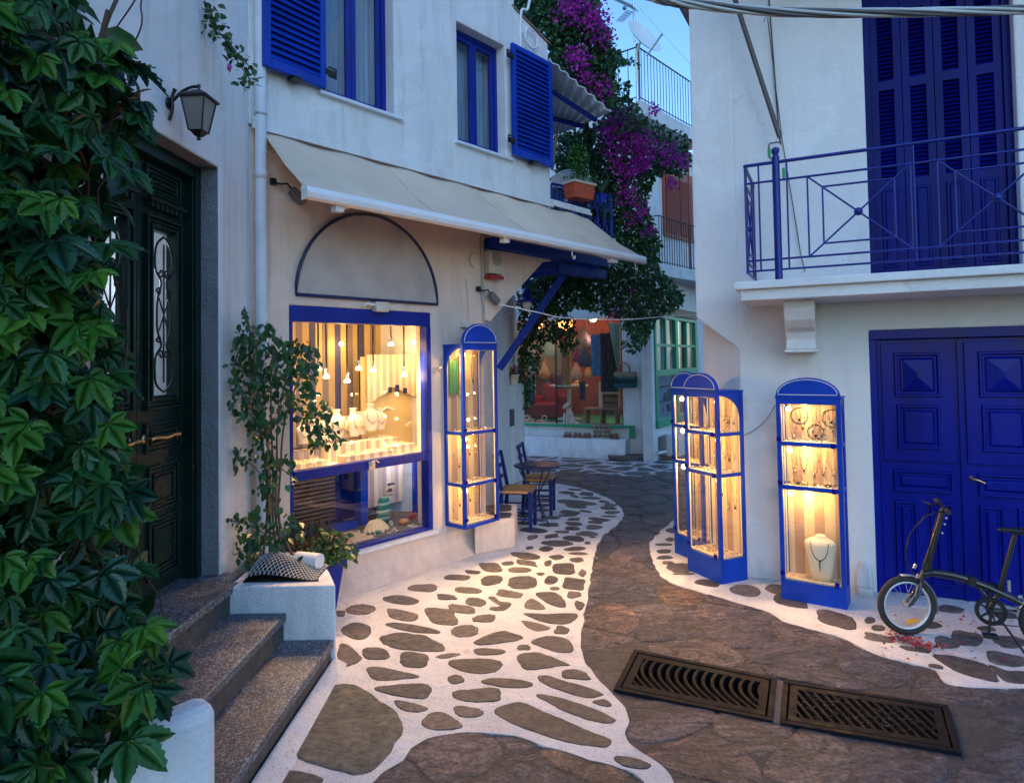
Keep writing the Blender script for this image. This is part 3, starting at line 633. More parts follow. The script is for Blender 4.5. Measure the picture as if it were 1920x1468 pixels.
# ================================================================== LEFT HOUSE WITH GREEN DOOR
house = empty('green_door_house', D.w(1.5), 'white house with a dark green double door up three steps', 'house')
DO = (1.37, 2.53, .49, 3.24)
m = MB(D.T); m.holed(-3.0, 3.0, 0, 7.5, [DO], 0, .5); m.build('wall', WHITE, house, bevel=.012)
m = MB(D.T); m.box(-3.0, 3.0, .5, 5, 6.5, 7.5); m.build('roof', WHITE, house)
m = MB(D.T)                                        # grey rendered reveal, a hair proud of the opening
m.box(DO[1]-.004, DO[1]+.0, .006, .14, .51, 3.24); m.box(DO[0]+.004, DO[1]-.004, .006, .14, 3.236, 3.24)
m.build('door_reveal', WHITEG, house)
m = MB(D.T)
for a0, a1, z0, z1 in ((DO[0], DO[0]+.07, .51, 3.24), (DO[1]-.075, DO[1]-.004, .51, 3.235), (DO[0]+.07, DO[1]-.075, 3.15, 3.235)): m.box(a0, a1, .14, .23, z0, z1); m.box(a0+.015 if a0 > 2 else a0, a1-(.015 if a1 < 2 else 0), .12, .14, z0, z1)
m.build('door_frame', GREEND, house, bevel=.004)
leafcx = (DO[0]+.07, (DO[0]+DO[1])/2, DO[1]-.075)
for i in range(2):
    a0, a1 = leafcx[i]+.003, leafcx[i+1]-.003
    W = a1-a0; yb = .20
    m = MB(D.T); m.holed(a0, a1, .53, 3.15, [(a0+.12, a1-.12, 1.72, 2.74)], yb, yb+.05)
    def mould(z0, z1, ins=.09, dd=.022, field=True):
        x0, x1 = a0+ins, a1-ins
        for k, (t, h) in enumerate(((0, dd), (.022, dd*.6), (.05, dd*.9))):
            m.box(x0+t, x1-t, yb-h, yb, z0+t, z0+t+.014); m.box(x0+t, x1-t, yb-h, yb, z1-t-.014, z1-t)
            m.box(x0+t, x0+t+.014, yb-h, yb, z0+t+.014, z1-t-.014); m.box(x1-t-.014, x1-t, yb-h, yb, z0+t+.014, z1-t-.014)
        if field: m.box(x0+.075, x1-.075, yb-.016, yb, z0+.075, z1-.075)
    mould(.62, .98); mould(1.02, 1.30); mould(1.38, 1.56, .06); mould(1.64, 2.82, .06, .03, False); mould(2.95, 3.12, .06)
    for k in range(7): m.box(a0+.07+k*(W-.14)/7, a0+.07+(k+.6)*(W-.14)/7, yb-.045, yb, 2.86, 2.90)
    m.box(a0+.05, a1-.05, yb-.055, yb, 2.90, 2.925)
    leaf = m.build('door_leaf', GREEND, house, bevel=.003)
    m = MB(D.T); m.box(a0+.12, a1-.12, yb+.02, yb+.026, 1.72, 2.74); m.build('glass_pane', GLASS, leaf)
    m = MB(D.T); cx = (a0+a1)/2
    def scroll(x, z, r, dz, dx, turns=1.1):
        m.tube([(x+dx*(r*(1-k/22*.75))*math.cos(2*PI*turns*k/22), yb-.012, z+dz*(r*(1-k/22*.75))*math.sin(2*PI*turns*k/22)) for k in range(23)], .006, 5)
    m.tube([(cx, yb-.012, 1.80), (cx, yb-.012, 2.66)], .006, 5)
    for s in (-1, 1):
        m.tube(smoothc([(cx, yb-.012, 1.74), (cx+s*.085, yb-.012, 1.80), (cx+s*.09, yb-.012, 1.95), (cx+s*.03, yb-.012, 2.03), (cx+s*.07, yb-.012, 2.13), (cx+s*.07, yb-.012, 2.30), (cx+s*.03, yb-.012, 2.42), (cx+s*.09, yb-.012, 2.5), (cx+s*.08, yb-.012, 2.64), (cx, yb-.012, 2.71)], 5), .007, 5)
        scroll(cx+s*.03, 1.97, .03, 1, s); scroll(cx+s*.03, 2.48, .03, -1, s); scroll(cx+s*.055, 2.07, .025, -1, s); scroll(cx+s*.055, 2.36, .025, 1, s)
        m.tube([(cx+s*.05, yb-.012, 2.12), (cx-s*.05, yb-.012, 2.32)], .005, 5)
    m.build('grille', BLACK, leaf)
    m = MB(D.T); hx = a0+.06 if i else a1-.06; q = 1 if i else -1
    m.tube([(hx, yb-.0, 1.47), (hx, yb-.06, 1.47)], .012, 8); m.tube([(hx+q*.26, yb, 1.47), (hx+q*.26, yb-.06, 1.47)], .012, 8)
    m.tube(smoothc([(hx-q*.02, yb-.06, 1.47), (hx+q*.04, yb-.065, 1.475), (hx+q*.13, yb-.07, 1.465), (hx+q*.22, yb-.065, 1.475), (hx+q*.28, yb-.06, 1.47)], 4), [.009+.005*abs(math.sin(k*1.3)) for k in range(17)], 8)
    m.lathe([(.0001, 0), (.028, .004), (.03, .012), (.0001, .016)], (hx, yb-.016, 1.47), 12, 'Y')
    m.build('handle', BRASS, leaf)
m = MB(D.T); m.box(-.5, 4.0, 1.5, 1.6, 0, 4); m.box(3.1, 3.2, .5, 1.5, 0, 4); m.build('hall_wall', WHITE, house)
HALL = 1
# steps
st = empty('entrance_steps', Vector((-1.5, 3.5, 0)), 'three worn terrazzo steps leading up to the green door', 'steps')
def nose(x0, y0, x1, y1, z, xb, zb, yend):
    m = MB(); v = []
    m.hexa([(x0, y0, z-.05), (xb, y0, z-.05), (xb, y1, z-.05), (x1, y1, z-.05), (x0, y0, z), (xb, y0, z), (xb, y1, z), (x1, y1, z)])
    m.build('tread', TERRAZ, st, bevel=.008)
    m = MB(); m.hexa([(x0-.02, y0+.002, zb), (xb, y0+.002, zb), (xb, y1-.002, zb), (x1-.02, y1-.002, zb), (x0-.02, y0+.002, z-.05), (xb, y0+.002, z-.05), (xb, y1-.002, z-.05), (x1-.02, y1-.002, z-.05)])
    m.build('riser', CONC, st)
nose(-1.205, 2.45, -1.150, 4.178, .17, -1.56, 0, 0)
nose(-1.49, 2.45, -1.445, 4.178, .34, -1.90, .12, 0)
nose(-1.83, 2.45, -1.785, 4.265, .51, -2.30, .29, 0)
m = MB(); m.box(-2.30, -1.835, 4.268, 4.46, .40, .508); m.build('landing_end', TERRAZ, st)
# white run of paint at the foot of the steps
m = MB(); m.hexa([(-1.19, 2.3, .004), (-1.06, 2.3, .004), (-1.06, 4.20, .004), (-1.14, 4.20, .004), (-1.21, 2.3, .05), (-1.185, 2.3, .05), (-1.15, 4.20, .05), (-1.158, 4.2, .05)])
m.build('painted_footing', MORTAR, st, bevel=.01)
# white parapet planter in front of the creeper
pl = empty('parapet_planter', Vector((-1.6, 2.2, 0)), 'low white rounded parapet below the creeper at the foot of the steps', 'planter')
m = MB(); a, b_ = Vector((-1.165, 2.60, 0)), Vector((-2.3, 1.30, 0)); n_ = Vector((.75, -.66, 0)).normalized()*-.16
m.hexa([a+Vector((0, 0, 0)), a+n_, b_+n_, b_, a+Vector((0, 0, .585)), a+n_+Vector((0, 0, .585)), b_+n_+Vector((0, 0, .56)), b_+Vector((0, 0, .56))])
m.build('wall', WHITE, pl, bevel=.045)
m = MB(); m.hexa([a+n_+Vector((-.12, -.05, .30)), b_+n_+Vector((0, 0, .3)), Vector((-2.1, 2.4, .3)), Vector((-2.0, 2.9, .3)), a+n_+Vector((-.12, -.05, .48)), b_+n_+Vector((0, 0, .48)), Vector((-2.1, 2.4, .48)), Vector((-2.0, 2.9, .48))])
m.build('soil', pm('soil', (.03, .022, .016), .95, var=.4, vs=20, bump=1, bs=60, bd=.02), pl)
# planter box at the back end of the steps
pb = empty('planter_box', Vector((-1.45, 4.3, 0)), 'white masonry planter box at the end of the steps with a netted mound', 'planter')
m = MB(); zt = .50; f = [(-1.145, 4.19), (-1.145, 4.20), (-1.25, 4.45), (-1.50, 4.95), (-1.83, 4.95), (-1.83, 4.19)]
m.prism([(x, y, 0) for x, y in f], (0, 0, zt)); m.build('box', WHITE, pb, bevel=.018)
m = MB(); hp = [(-1.27, 4.27), (-1.30, 4.36), (-1.42, 4.62), (-1.76, 4.62), (-1.76, 4.27)]
m.prism([(x, y, zt-.01) for x, y in hp], (0, 0, .014)); m.build('planting_bed', pm('bed_soil', (.035, .025, .02), .95, var=.4, vs=25, bump=1, bs=60), pb)
def mound(u, v):
    x = -1.76+.47*u; y = 4.27+.33*v; h = .125*max(0, math.sin(PI*min(1, u)**.62))**1.1*max(0, math.sin(PI*(v*.9+.05)))**.6*(1.25-u*.6)
    return (x, y, zt+.004+h)
m = MB(); m.sheet(mound, 22, 16); m.build('soil_mound', pm('mound_soil', (.02, .018, .02), .95, var=.4, vs=25), pb)
m = MB()
for i in range(33): 
    for sgn in (0, 1):
        pts = []
        for k in range(25):
            v = k/24; u = (i/17.0-.6)+(v*.55 if sgn else .55-v*.55)
            if 0 <= u <= 1: p = mound(u, v); pts.append((p[0], p[1], p[2]+.004))
        if len(pts) > 2: m.tube(pts, .0017, 4)
m.build('wire_net', pm('white_net', (.62, .62, .6), .6), pb)
m = MB(); m.tube([(-1.50, 4.56, .56), (-1.33, 4.50, .56)], .052, 20); m.build('white_cylinder', WHITEP, loc=(-1.4, 4.52, .54), label='small white cylinder lying on the planter box behind the netted mound', cat='cylinder')
# ================================================================== JEWELLERY SHOP HOUSE
STRIPE_W = stripes('striped_panel', [(.66, .52, .32), (.40, .27, .19)], .075)
STRIPE_P = stripes('pink_striped_panel', [(.70, .62, .52), (.55, .43, .38), (.38, .30, .32)], .05)
STRIPE_D = stripes('striped_curtain', [(.62, .44, .18), (.22, .17, .16), (.50, .36, .16), (.05, .05, .16)], .07)
CREAM = pm('cream_cloth', (.74, .66, .50), .8, var=.08)
YELLOW = pm('yellow_wall', (.70, .56, .26), .8, var=.1)
SAND = pm('sand', (.62, .48, .32), .9, var=.3, vs=60, bump=.8, bs=120, island=.35)
CERAM = pm('ivory_velvet', (.78, .70, .52), .6, var=.05)
GOLD = pm('gold', (.75, .52, .2), .25, metal=.9, var=.2, island=.4)
SILVER = pm('silver', (.7, .66, .6), .2, metal=.9, var=.2, island=.4)
DKBEAD = pm('dark_beads', (.03, .03, .04), .3, island=.5)
BULB = emis('lit_bulb', (1, .62, .26), 14)
CURT = pm('net_curtain', (.42, .52, .62), .9, var=.25, vs=3, scale=(14, 14, .4), bump=.5, bs=30)
FRAMEB = pm('window_frame_blue', (.003, .018, .24), .35, var=.2, bump=.15, bs=30, spec=.3)
WD = .45      # strength of the warm lamps
shop = empty('jewellery_shop', L.w(.5), 'white two storey house over a jewellery shop with blue framed windows', 'house')
SH = (-.48, .975, .333, 2.362)
m = MB(L.T); m.holed(-.82, 1.70, 0, 3.70, [SH], 0, .22); m.build('lower_wall', WARMW, shop, bevel=.012)
m = MB(L.T); m.prism([(-.6, -.001, 0), (-.6, -.10, 0), (-.6, -.085, .03), (-.6, -.02, .11), (-.6, -.001, .2)], (2.32, 0, 0)); m.build('plaster_footing', WARMW, shop, bevel=.02)
W1 = (-.185, .552, 4.125, 5.50); W2 = (1.345, 2.062, 4.085, 5.305)
m = MB(L.T); m.holed(-.82, 2.23, 3.703, 7.2, [W1, W2], -.03, .25)
m.build('upper_wall', WHITE, shop, bevel=.01)
m = MB(L.T); m.pxz([(2.232, 3.703), (2.83, 3.703), (2.83, 5.60), (2.232, 5.79)], -.022, .25); m.build('end_wall', WHITE, shop, bevel=.008)
m = MB(L.T); m.hexa([(2.19, -.04, 5.80), (2.86, -.04, 5.60), (2.86, .35, 5.60), (2.19, .35, 5.80), (2.19, -.04, 5.815), (2.86, -.04, 5.615), (2.86, .35, 5.615), (2.19, .35, 5.815)]); m.build('roof_edge', pm('roof_edge_tile', (.30, .17, .14), .8, var=.3), shop)
m = MB(L.T)
m.pxz([(1.702, 3.70), (2.83, 3.70), (2.83, 3.05), (2.72, 3.04), (1.80, 2.31), (1.702, 2.33)], .001, .16)
m.build('corbelled_corner', WARMW, shop, bevel=.006)
m = MB(L.T); m.box(2.6, 2.83, .25, 3, 3.703, 5.6); m.box(-.8, 2.6, 2.6, 3, 0, 7.2); m.box(1.46, 1.70, .22, 2.6, 0, 3.7); m.box(-.82, 2.6, .25, 2.6, 3.2, 3.3); m.build('inner_walls', WHITE, shop)
# far side wall of the house, running back from the corner
m = MB(); a = L.w(1.70, 0, -.12); b_ = Vector((.085, 11.3, 0))
m.hexa([a, b_, b_+Vector((-1, 0, 0)), a+Vector((-1, 0, 0))]+[p+Vector((0, 0, 3.0)) for p in (a, b_, b_+Vector((-1, 0, 0)), a+Vector((-1, 0, 0)))])
m.build('side_wall', WHITE, shop)
m = MB(L.T); m.box(-.80, 2.84, -.062, -.03, 3.665, 3.72); m.box(2.84, 3.62, -.062, -.04, 3.69, 3.72); m.box(-.80, 3.60, -.05, -.03, 3.722, 3.765); m.build('cornice', WHITE, shop, bevel=.005)
# arched panel over the shop window
def archpts(x0, x1, z0, h, n=26): 
    c, r = (x0+x1)/2, (x1-x0)/2; return [(c-r*math.cos(PI*i/n), z0+h*math.sin(PI*i/n)) for i in range(n+1)]
m = MB(L.T); m.pxz(archpts(-.43, 1.045, 2.452, .735)[::-1], -.012, .0); ap = m.build('arched_panel', pm('panel_plaster', (.46, .42, .41), .8, var=.2, vs=2.5, bump=.2, bs=40), shop)
m = MB(L.T); m.tube([(x, -.02, z) for x, z in archpts(-.435, 1.05, 2.447, .742)], .014, 6, closed=True); m.build('moulding', NAVY, ap)
# shop window frame
wf = None
m = MB(L.T)
m.box(SH[0], SH[1], .0, .10, 2.235, SH[3]); m.box(SH[0], SH[0]+.028, .0, .10, SH[2], 2.235); m.box(SH[1]-.052, SH[1], -.004, .10, SH[2], 2.235)
m.box(SH[0]+.028, SH[1]-.052, -.012, .08, .985, 1.062); m.box(SH[0]+.028, SH[1]-.052, -.006, .09, SH[2], SH[2]+.028)
wf = m.build('shop_window', FRAMEB, shop, bevel=.005)
m = MB(L.T); m.box(SH[0]+.028, SH[1]-.052, .030, .036, 1.062, 2.235); m.build('upper_pane', GLASS, wf)
m = MB(L.T); m.box(SH[0]+.028, SH[1]-.052, .030, .036, SH[2]+.028, .985); m.build('lower_pane', GLASS, wf)
m = MB(L.T); m.prism([(-.5, -.06, .30), (-.5, -.06, .325), (-.5, .0, .331), (-.5, .0, .29)], (1.5, 0, 0)); m.build('sill', WHITE, wf, bevel=.004)
m = MB(L.T); m.box(.235, .30, -.03, -.012, .99, 1.055); m.sph((.26, -.04, 1.03), .016); m.tube([(.25, -.04, 1.05), (.29, -.055, 1.06), (.33, -.045, 1.04)], .007); m.build('latch', SILVER, wf)
# display room behind the glass
m = MB(L.T); m.box(-.79, 1.455, .10, .85, .30, .36); m.build('lower_display_floor', pm('dark_cloth', (.10, .085, .085), .85), wf)
m = MB(L.T); m.box(-.79, 1.455, .085, .80, .985, 1.045); m.build('display_shelf', CREAM, wf)
m = MB(L.T); m.box(-.80, 1.458, .22, 1.1, 2.36, 2.42); m.build('display_ceiling', pm('ceiling_mirror', (.5, .45, .4), .12, metal=.8), wf)
m = MB(L.T); m.box(-.80, 1.458, .86, .88, 1.05, 2.36); m.build('striped_backdrop', STRIPE_D, wf, uv=L)
m = MB(L.T); m.box(-.80, -.79, .1, .86, .36, 2.36); m.box(-.3, 1.45, .9, .92, .36, 1.0); m.build('side_lining', BLUED, wf)
m = MB(L.T); m.box(.63, 1.45, .62, .64, 1.05, 1.96); m.build('yellow_panel', YELLOW, wf)
z0 = 1.50; m = MB(L.T); m.pxz([(.66, 1.98), (.66, z0), (.98, 1.655), (1.38, z0-.01), (1.38, 1.98)][::-1], .56, .575); m.build('striped_banner', stripes('banner_stripes', [(.78, .66, .44), (.60, .44, .34), (.80, .70, .5), (.55, .42, .36)], .04), wf, uv=L)
for x, z in ((.90, 1.60), (.99, 1.60), (1.09, 1.585)): m = MB(L.T); m.box(x, x+.045, .550, .558, z, z+.055 if x != .99 else z+.075); m.build('dark_square', NAVY, wf)
m = MB(L.T)
for i in range(14): m.box(-.62, .38, .70, .735, .44+i*.038, .448+i*.038+.012)
m.build('louvre_screen', pm('louvre_wood', (.10, .07, .05), .5), wf)
m = MB(L.T); m.box(.68, 1.12, .60, .62, .50, 1.0); m.build('pink_panel', STRIPE_P, wf, uv=L)
m = MB(L.T); m.box(.56, .64, .55, .66, .36, .985); m.build('blue_post', BLUEB, wf); m = MB(L.T); m.box(1.16, 1.455, .5, .52, .36, .985); m.build('blue_backboard', BLUEB, wf); m = MB(L.T); m.box(-.4, .5, .52, .62, .36, .42); m.build('blue_step', BLUEB, wf)
# hanging lamps
lp = [(597, 690, .30, -.0), (612, 705, .28, 0), (651, 713, .30, 0), (672, 690, .34, 0), (700, 693, .36, 0), (758, 702, .22, 0), (775, 642, .45, 1), (733, 644, .30, 1), (640, 645, .75, 1)]
for i, (px, py, d, k) in enumerate(lp):
    a, z = L.at(px, py, -d); t = empty('hanging_lamp', L.w(a, z, -d), 'small lit reflector bulb on a thin rod hanging in the shop window', 'lamp', 'bulbs hanging in the jewellery shop window')
    if k == 0 or i == 7: 
        m = MB(L.T); m.tube([(a, d, z+.06), (a-.0, d, 2.36)], .006 if k else .008, 6); m.build('rod', BLACK, t)
        m = MB(L.T); m.lathe([(.012, .0), (.014, .05), (.009, .06)], (a, d, z+.01), 10); m.build('socket', SILVER, t)
    m = MB(L.T); m.lathe([(.0001, -.018), (.024, -.018), (.027, -.008), (.012, .012)], (a, d, z), 12) if k != 1 or i == 7 else m.sph((a, d, z), .02)
    m.build('bulb', BULB, t)
    light('bulb_light', L.w(a, z-.04, -d), 1.0*WD, (1, .56, .20), r=.025, parent=t)
for a_, tx, e_ in ((-.15, .3, 34), (.25, .4, 34), (.62, 1.2, 40)):
    p_ = L.w(a_, 2.12, -.07); q_ = L.w(tx, 0, 1.15); sp_ = light('window_spot', p_, e_*WD*2, (1, .58, .26), .04, typ='SPOT', rot=(q_-p_).to_track_quat('-Z', 'Y').to_euler(), spot=R_(118))
light('shop_light', L.w(.35, 2.28, -.5), 2.2*WD, (1, .58, .22), .08)
light('shop_light', L.w(1.2, 1.9, -.35), 1.6*WD, (1, .62, .26), .05)
light('display_light', L.w(-.1, .93, -.35), .5*WD, (1, .62, .3), .03)
light('display_light', L.w(1.0, .93, -.4), 1.5*WD, (.75, .8, 1), .03)
light('display_light', L.w(.45, .93, -.2), 1.1*WD, (1, .6, .28), .03)

for a_ in (1.5, 2.4): light('hall_fill', D.w(a_+.4, 2.5, -.9), 1.8, (.72, .85, 1), .1)  # cool fill added behind the green door to brighten its glass
# ---- jewellery helpers
def bust(T, x, y, z, h, label, group, turn=0, mat=CERAM, neck=True):
    s = h/.24; M = T @ Matrix.Translation((x, y, z)) @ Matrix.Rotation(turn, 4, 'Z')
    t = empty('necklace_bust', M @ Vector((0, 0, 0)), label, 'display bust', group)
    if not neck: prof = [(q*.24, w*.24, .034, yc) for q, w, yc in ((0, .22, 0), (.3, .26, -.002), (.6, .31, -.006), (.78, .345, -.006), (.86, .33, -.003), (.91, .25, .004), (.94, .15, .010), (.98, .115, .012), (1.0, .10, .012))]
    else: prof = [(0, .052, .035, .0), (.02, .056, .034, -.002), (.07, .066, .034, -.004), (.12, .082, .036, -.006), (.150, .086, .035, -.006), (.168, .075, .032, 0), (.182, .045, .028, .006), (.20, .031, .026, .010), (.225, .030, .026, .012), (.238, .036, .030, .012), (.24, .033, .028, .012)]
    m = MB(M); m.loft([[(w*s*math.cos(2*PI*k/20), yc*s+dp*s*math.sin(2*PI*k/20), zz*s) for k in range(20)] for zz, w, dp, yc in prof]); m.build('body', mat, t)
    if neck:
        m = MB(M); pts = [(.050*s*math.sin(u)*1.0, -(.035+.006*math.cos(u))*s, (.135-.055*math.cos(u)+ (.03 if abs(u) > 1.3 else 0)*abs(math.sin(u)))*s) for u in [(-1.6+3.2*k/20) for k in range(21)]]
        m.tube(pts, .0022*s, 5)
        for k in range(4, 17, 2): m.sph(pts[k], .0045*s, 6)
        m.sph((0, -.043*s, .068*s), .007*s, 6); m.build('necklace', GOLD, t)
    return t
def scatter_jewels(name, T, boxes, n, label, seed, mats=(GOLD, SILVER, CERAM), big=1., group=None):
    r = random.Random(seed); m = MB(T)
    for _ in range(n):
        x0, x1, y0, y1, z = r.choice(boxes); x, y = r.uniform(x0, x1), r.uniform(y0, y1); k = r.random(); m.mi = r.randrange(len(mats)); q = r.uniform(.006, .013)*big
        if k < .4: m.tube([(x+q*math.cos(u), y+q*.8*math.sin(u), z+.003+r.uniform(0, .004)) for u in [2*PI*j/9 for j in range(9)]], q*.22, 4, True)
        elif k < .6: m.tube([(x+q*math.cos(u), y, z+q+q*math.sin(u)) for u in [2*PI*j/9 for j in range(9)]], q*.22, 4, True)
        else: m.sph((x, y, z+q*.4), q*.6, 6, 1, 1, .7)
    m.mi = 0
    return m.build(name, list(mats), label=label, cat='jewellery', kind='stuff')
wt = 'cream necklace bust wearing a thin necklace in the upper shop window'
for px, py, yb, dd, hh, tn in ((612, 772, 826, .34, .2, .25), (568, 792, 832, .34, .2, .1), (676, 772, 815, .45, .2, .1), (712, 765, 806, .46, .2, -.1), (633, 768, 822, .32, .21, .3), (648, 782, 822, .42, .19, .0), (664, 765, 818, .32, .24, .35), (695, 757, 808, .42, .245, -.2), (590, 790, 830, .35, .19, .2)):
    a, _z = L.at(px, py, -dd); zb = L.at(px, yb, -dd)[1]; zb = max(1.10, zb); hh = L.at(px, py, -dd)[1]-zb
    bust(L.T, a, dd, zb, max(.2, hh), wt, 'necklace busts in the shop window', tn)
m = MB(L.T)
for x0, x1, y0, y1, z1 in ((-.40, -.05, .16, .34, 1.09), (.02, .42, .26, .48, 1.20), (.10, .62, .12, .24, 1.105), (.47, .80, .30, .50, 1.19), (.62, .92, .18, .30, 1.13), (-.42, .0, .36, .6, 1.16), (-.3, .5, .5, .6, 1.16)): m.box(x0, x1, y0, y1, 1.046, z1)
m.build('striped_plinth', stripes('plinth_stripes', [(.74, .64, .45), (.45, .36, .28)], .05), wf, uv=L, bevel=.003)
scatter_jewels('jewellery', L.T, [(-.44, .88, .09, .16, 1.047), (-.39, -.06, .17, .33, 1.091), (.04, .40, .27, .46, 1.201), (.12, .6, .13, .23, 1.106), (.12, .6, .13, .23, 1.106), (.5, .78, .32, .48, 1.191), (.64, .9, .19, .29, 1.131), (.93, 1.3, .12, .4, 1.047)], 800, 'gold and silver rings and brooches spread over the upper shop window shelf', 3)
# shells on the yellow panel
for px, py, q in ((728, 770, 1.), (772, 797, .8)):
    a, z = L.at(px, py, -.52); m = MB(L.T)
    for k in range(9): u = -1.2+2.4*k/8; m.tube([(a, .60, z-.01), (a+.07*q*math.sin(u)*1.3, .53, z+.02+.015*math.cos(u*3))], [.006, .014*q], 6)
    m.build('coral_shelf', CERAM, label='white coral shaped holder on the yellow panel, %s one' % ('upper left' if q == 1 else 'lower right'), cat='display holder')
# lower display pieces
a, z = L.at(705, 985, -.30); m = MB(L.T)
def shell(u, v):
    th = (u-.5)*2.5; r = .02+.13*v; rip = .010*math.sin(u*PI*15)*v
    return (a+math.sin(th)*r*1.05, .30-.06*v+rip*.5, .362+max(0, math.cos(th))*r*.72*(1-.25*v)+.05*math.sin(PI*v)*.6+rip)
m.sheet(lambda u, v: (a+math.sin((u-.5)*2.9)*(.015+.125*v), .34-.13*v*abs(math.cos((u-.5)*2.9))**.7+.0, .368+.085*(1-v**2.2)+.009*math.sin(u*PI*17)*v), 70, 10)
m.build('scallop_shell', pm('shell', (.72, .58, .36), .5, var=.1), label='big ribbed cream scallop shell lying on the lower display floor', cat='shell')
a, z = L.at(718, 960, -.42); t = empty('striped_fish', L.w(a, .36, -.42), 'green beaded fish ornament standing tail up behind the scallop shell', 'ornament')
m = MB(L.T); prof = [(0, .05), (.05, .078), (.12, .082), (.2, .07), (.26, .052)]
m.loft([[(a+.018*z_*3+w*math.cos(2*PI*k/16), .42+w*.5*math.sin(2*PI*k/16), .365+z_) for k in range(16)] for z_, w in prof]); m.build('body', stripes('fish_stripes', [(.03, .22, .16), (.35, .5, .4), (.02, .15, .12)], .022, 1), t, uv=L)
m = MB(L.T); m.loft([[(a+.07+.3*(z_-.26)+w*math.cos(2*PI*k/12), .42+w*.4*math.sin(2*PI*k/12), .365+z_) for k in range(12)] for z_, w in [(.262, .046), (.30, .036), (.32, .02), (.37, .05), (.375, .02)]]); m.build('tail', stripes('tail_stripes', [(.02, .02, .08), (.7, .6, .45)], .03, 1), t, uv=L)
for px, py, r_, col, nm, lb, rd in ((758, 992, .05, (.62, .24, .08), 'sea_urchin', 'orange sea urchin shell at the right end of the lower display', .28), (709, 995, .028, (.02, .2, .18), 'glass_bead', 'dark green glass bead in front of the scallop shell', .2)):
    a, z = L.at(px, py, -rd); m = MB(L.T)
    m.lathe([(.0001, 0), (r_*.8, .002), (r_, r_*.45), (r_*.75, r_*.85), (.0001, r_*.95)], (a, rd, .362), 22); 
    if r_ > .04:
        for k in range(10): m.tube([(a+r_*math.cos(2*PI*k/10)*q, rd+r_*math.sin(2*PI*k/10)*q, .362+r_*(.45+.5*(1-q))) for q in (1.02, .8, .4, .1)], .004, 4)
    m.build(nm, pm(nm+'_m', col, .4), label=lb, cat='shell' if r_ > .04 else 'bead')
a, z = L.at(773, 985, -.32); m = MB(L.T); r = random.Random(4)
for k in range(16): 
    an, el = r.uniform(0, 6.28), r.uniform(.3, 1.4); m.tube([(a, .32, .37), (a+.03*math.cos(an)*math.cos(el), .32+.03*math.sin(an)*math.cos(el), .37+.05*math.sin(el)), (a+.05*math.cos(an+.4)*math.cos(el), .32+.04*math.sin(an), .37+.085*math.sin(el))], .004, 5)
m.build('red_coral', pm('coral_red', (.45, .03, .05), .5), label='small red branching coral beside the orange sea urchin', cat='coral')
m = MB(L.T); r = random.Random(6)
for _ in range(900):
    x = r.gauss(.05, .14); y = r.uniform(.12, .45); q = r.uniform(.003, .008); h = .035*math.exp(-((x-.05)/.13)**2)
    if -.4 < x < .42: m.sph((x, y, .362+r.uniform(0, h)), q, 5)
m.sheet(lambda u, v: (-.3+.7*u, .11+.36*v, .361+.03*math.sin(PI*u)*math.sin(PI*v)), 20, 10)
m.build('sand_heap', SAND, label='heap of coarse golden sand on the floor of the lower display', cat='sand', kind='stuff')
scatter_jewels('shell_fragments', L.T, [(.3, .9, .1, .4, .361)], 40, 'white shell fragments strewn on the dark lower display floor', 9, (CERAM,), 1.4)

# upper windows + shutters
def upwin(W, label):
    x0, x1, z0, z1 = W
    m = MB(L.T); yb = .09; t = .045
    m.box(x0, x0+t, yb, yb+.06, z0, z1); m.box(x1-t, x1, yb, yb+.06, z0, z1); m.box(x0+t, x1-t, yb, yb+.06, z1-t, z1); m.box(x0+t, x1-t, yb, yb+.06, z0, z0+t)
    f = m.build('window', FRAMEB, shop, bevel=.004)
    m = MB(L.T); s = .05; a0, a1, b0, b1 = x0+t, x1-t, z0+t, z1-t; mid = (a0+a1)/2
    for c0, c1 in ((a0, mid), (mid, a1)):
        m.box(c0+.002, c0+s, yb+.012, yb+.05, b0, b1); m.box(c1-s, c1-.002, yb+.012, yb+.05, b0, b1); m.box(c0+s, c1-s, yb+.012, yb+.05, b1-s, b1); m.box(c0+s, c1-s, yb+.012, yb+.05, b0, b0+s)
    m.build('casement', FRAMEB, f, bevel=.004)
    m = MB(L.T); m.box(a0, a1, yb+.03, yb+.035, b0, b1); m.build('pane', DARKGL, f)
    m = MB(L.T); m.sheet(lambda u, v: (x0+(x1-x0)*u, .24+.012*math.sin(u*70)+.008*math.sin(u*31), z0+(z1-z0)*v), 90, 2); m.build('curtain', CURT, f)
    m = MB(L.T); m.box(x0-.05, x1+.07, -.075, .09, z0-.03, z0-.002); m.build('sill', PIPEM, f, bevel=.004)
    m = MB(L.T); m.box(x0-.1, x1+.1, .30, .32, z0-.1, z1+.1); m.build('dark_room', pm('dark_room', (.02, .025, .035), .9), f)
upwin(W1, ''); upwin(W2, '')
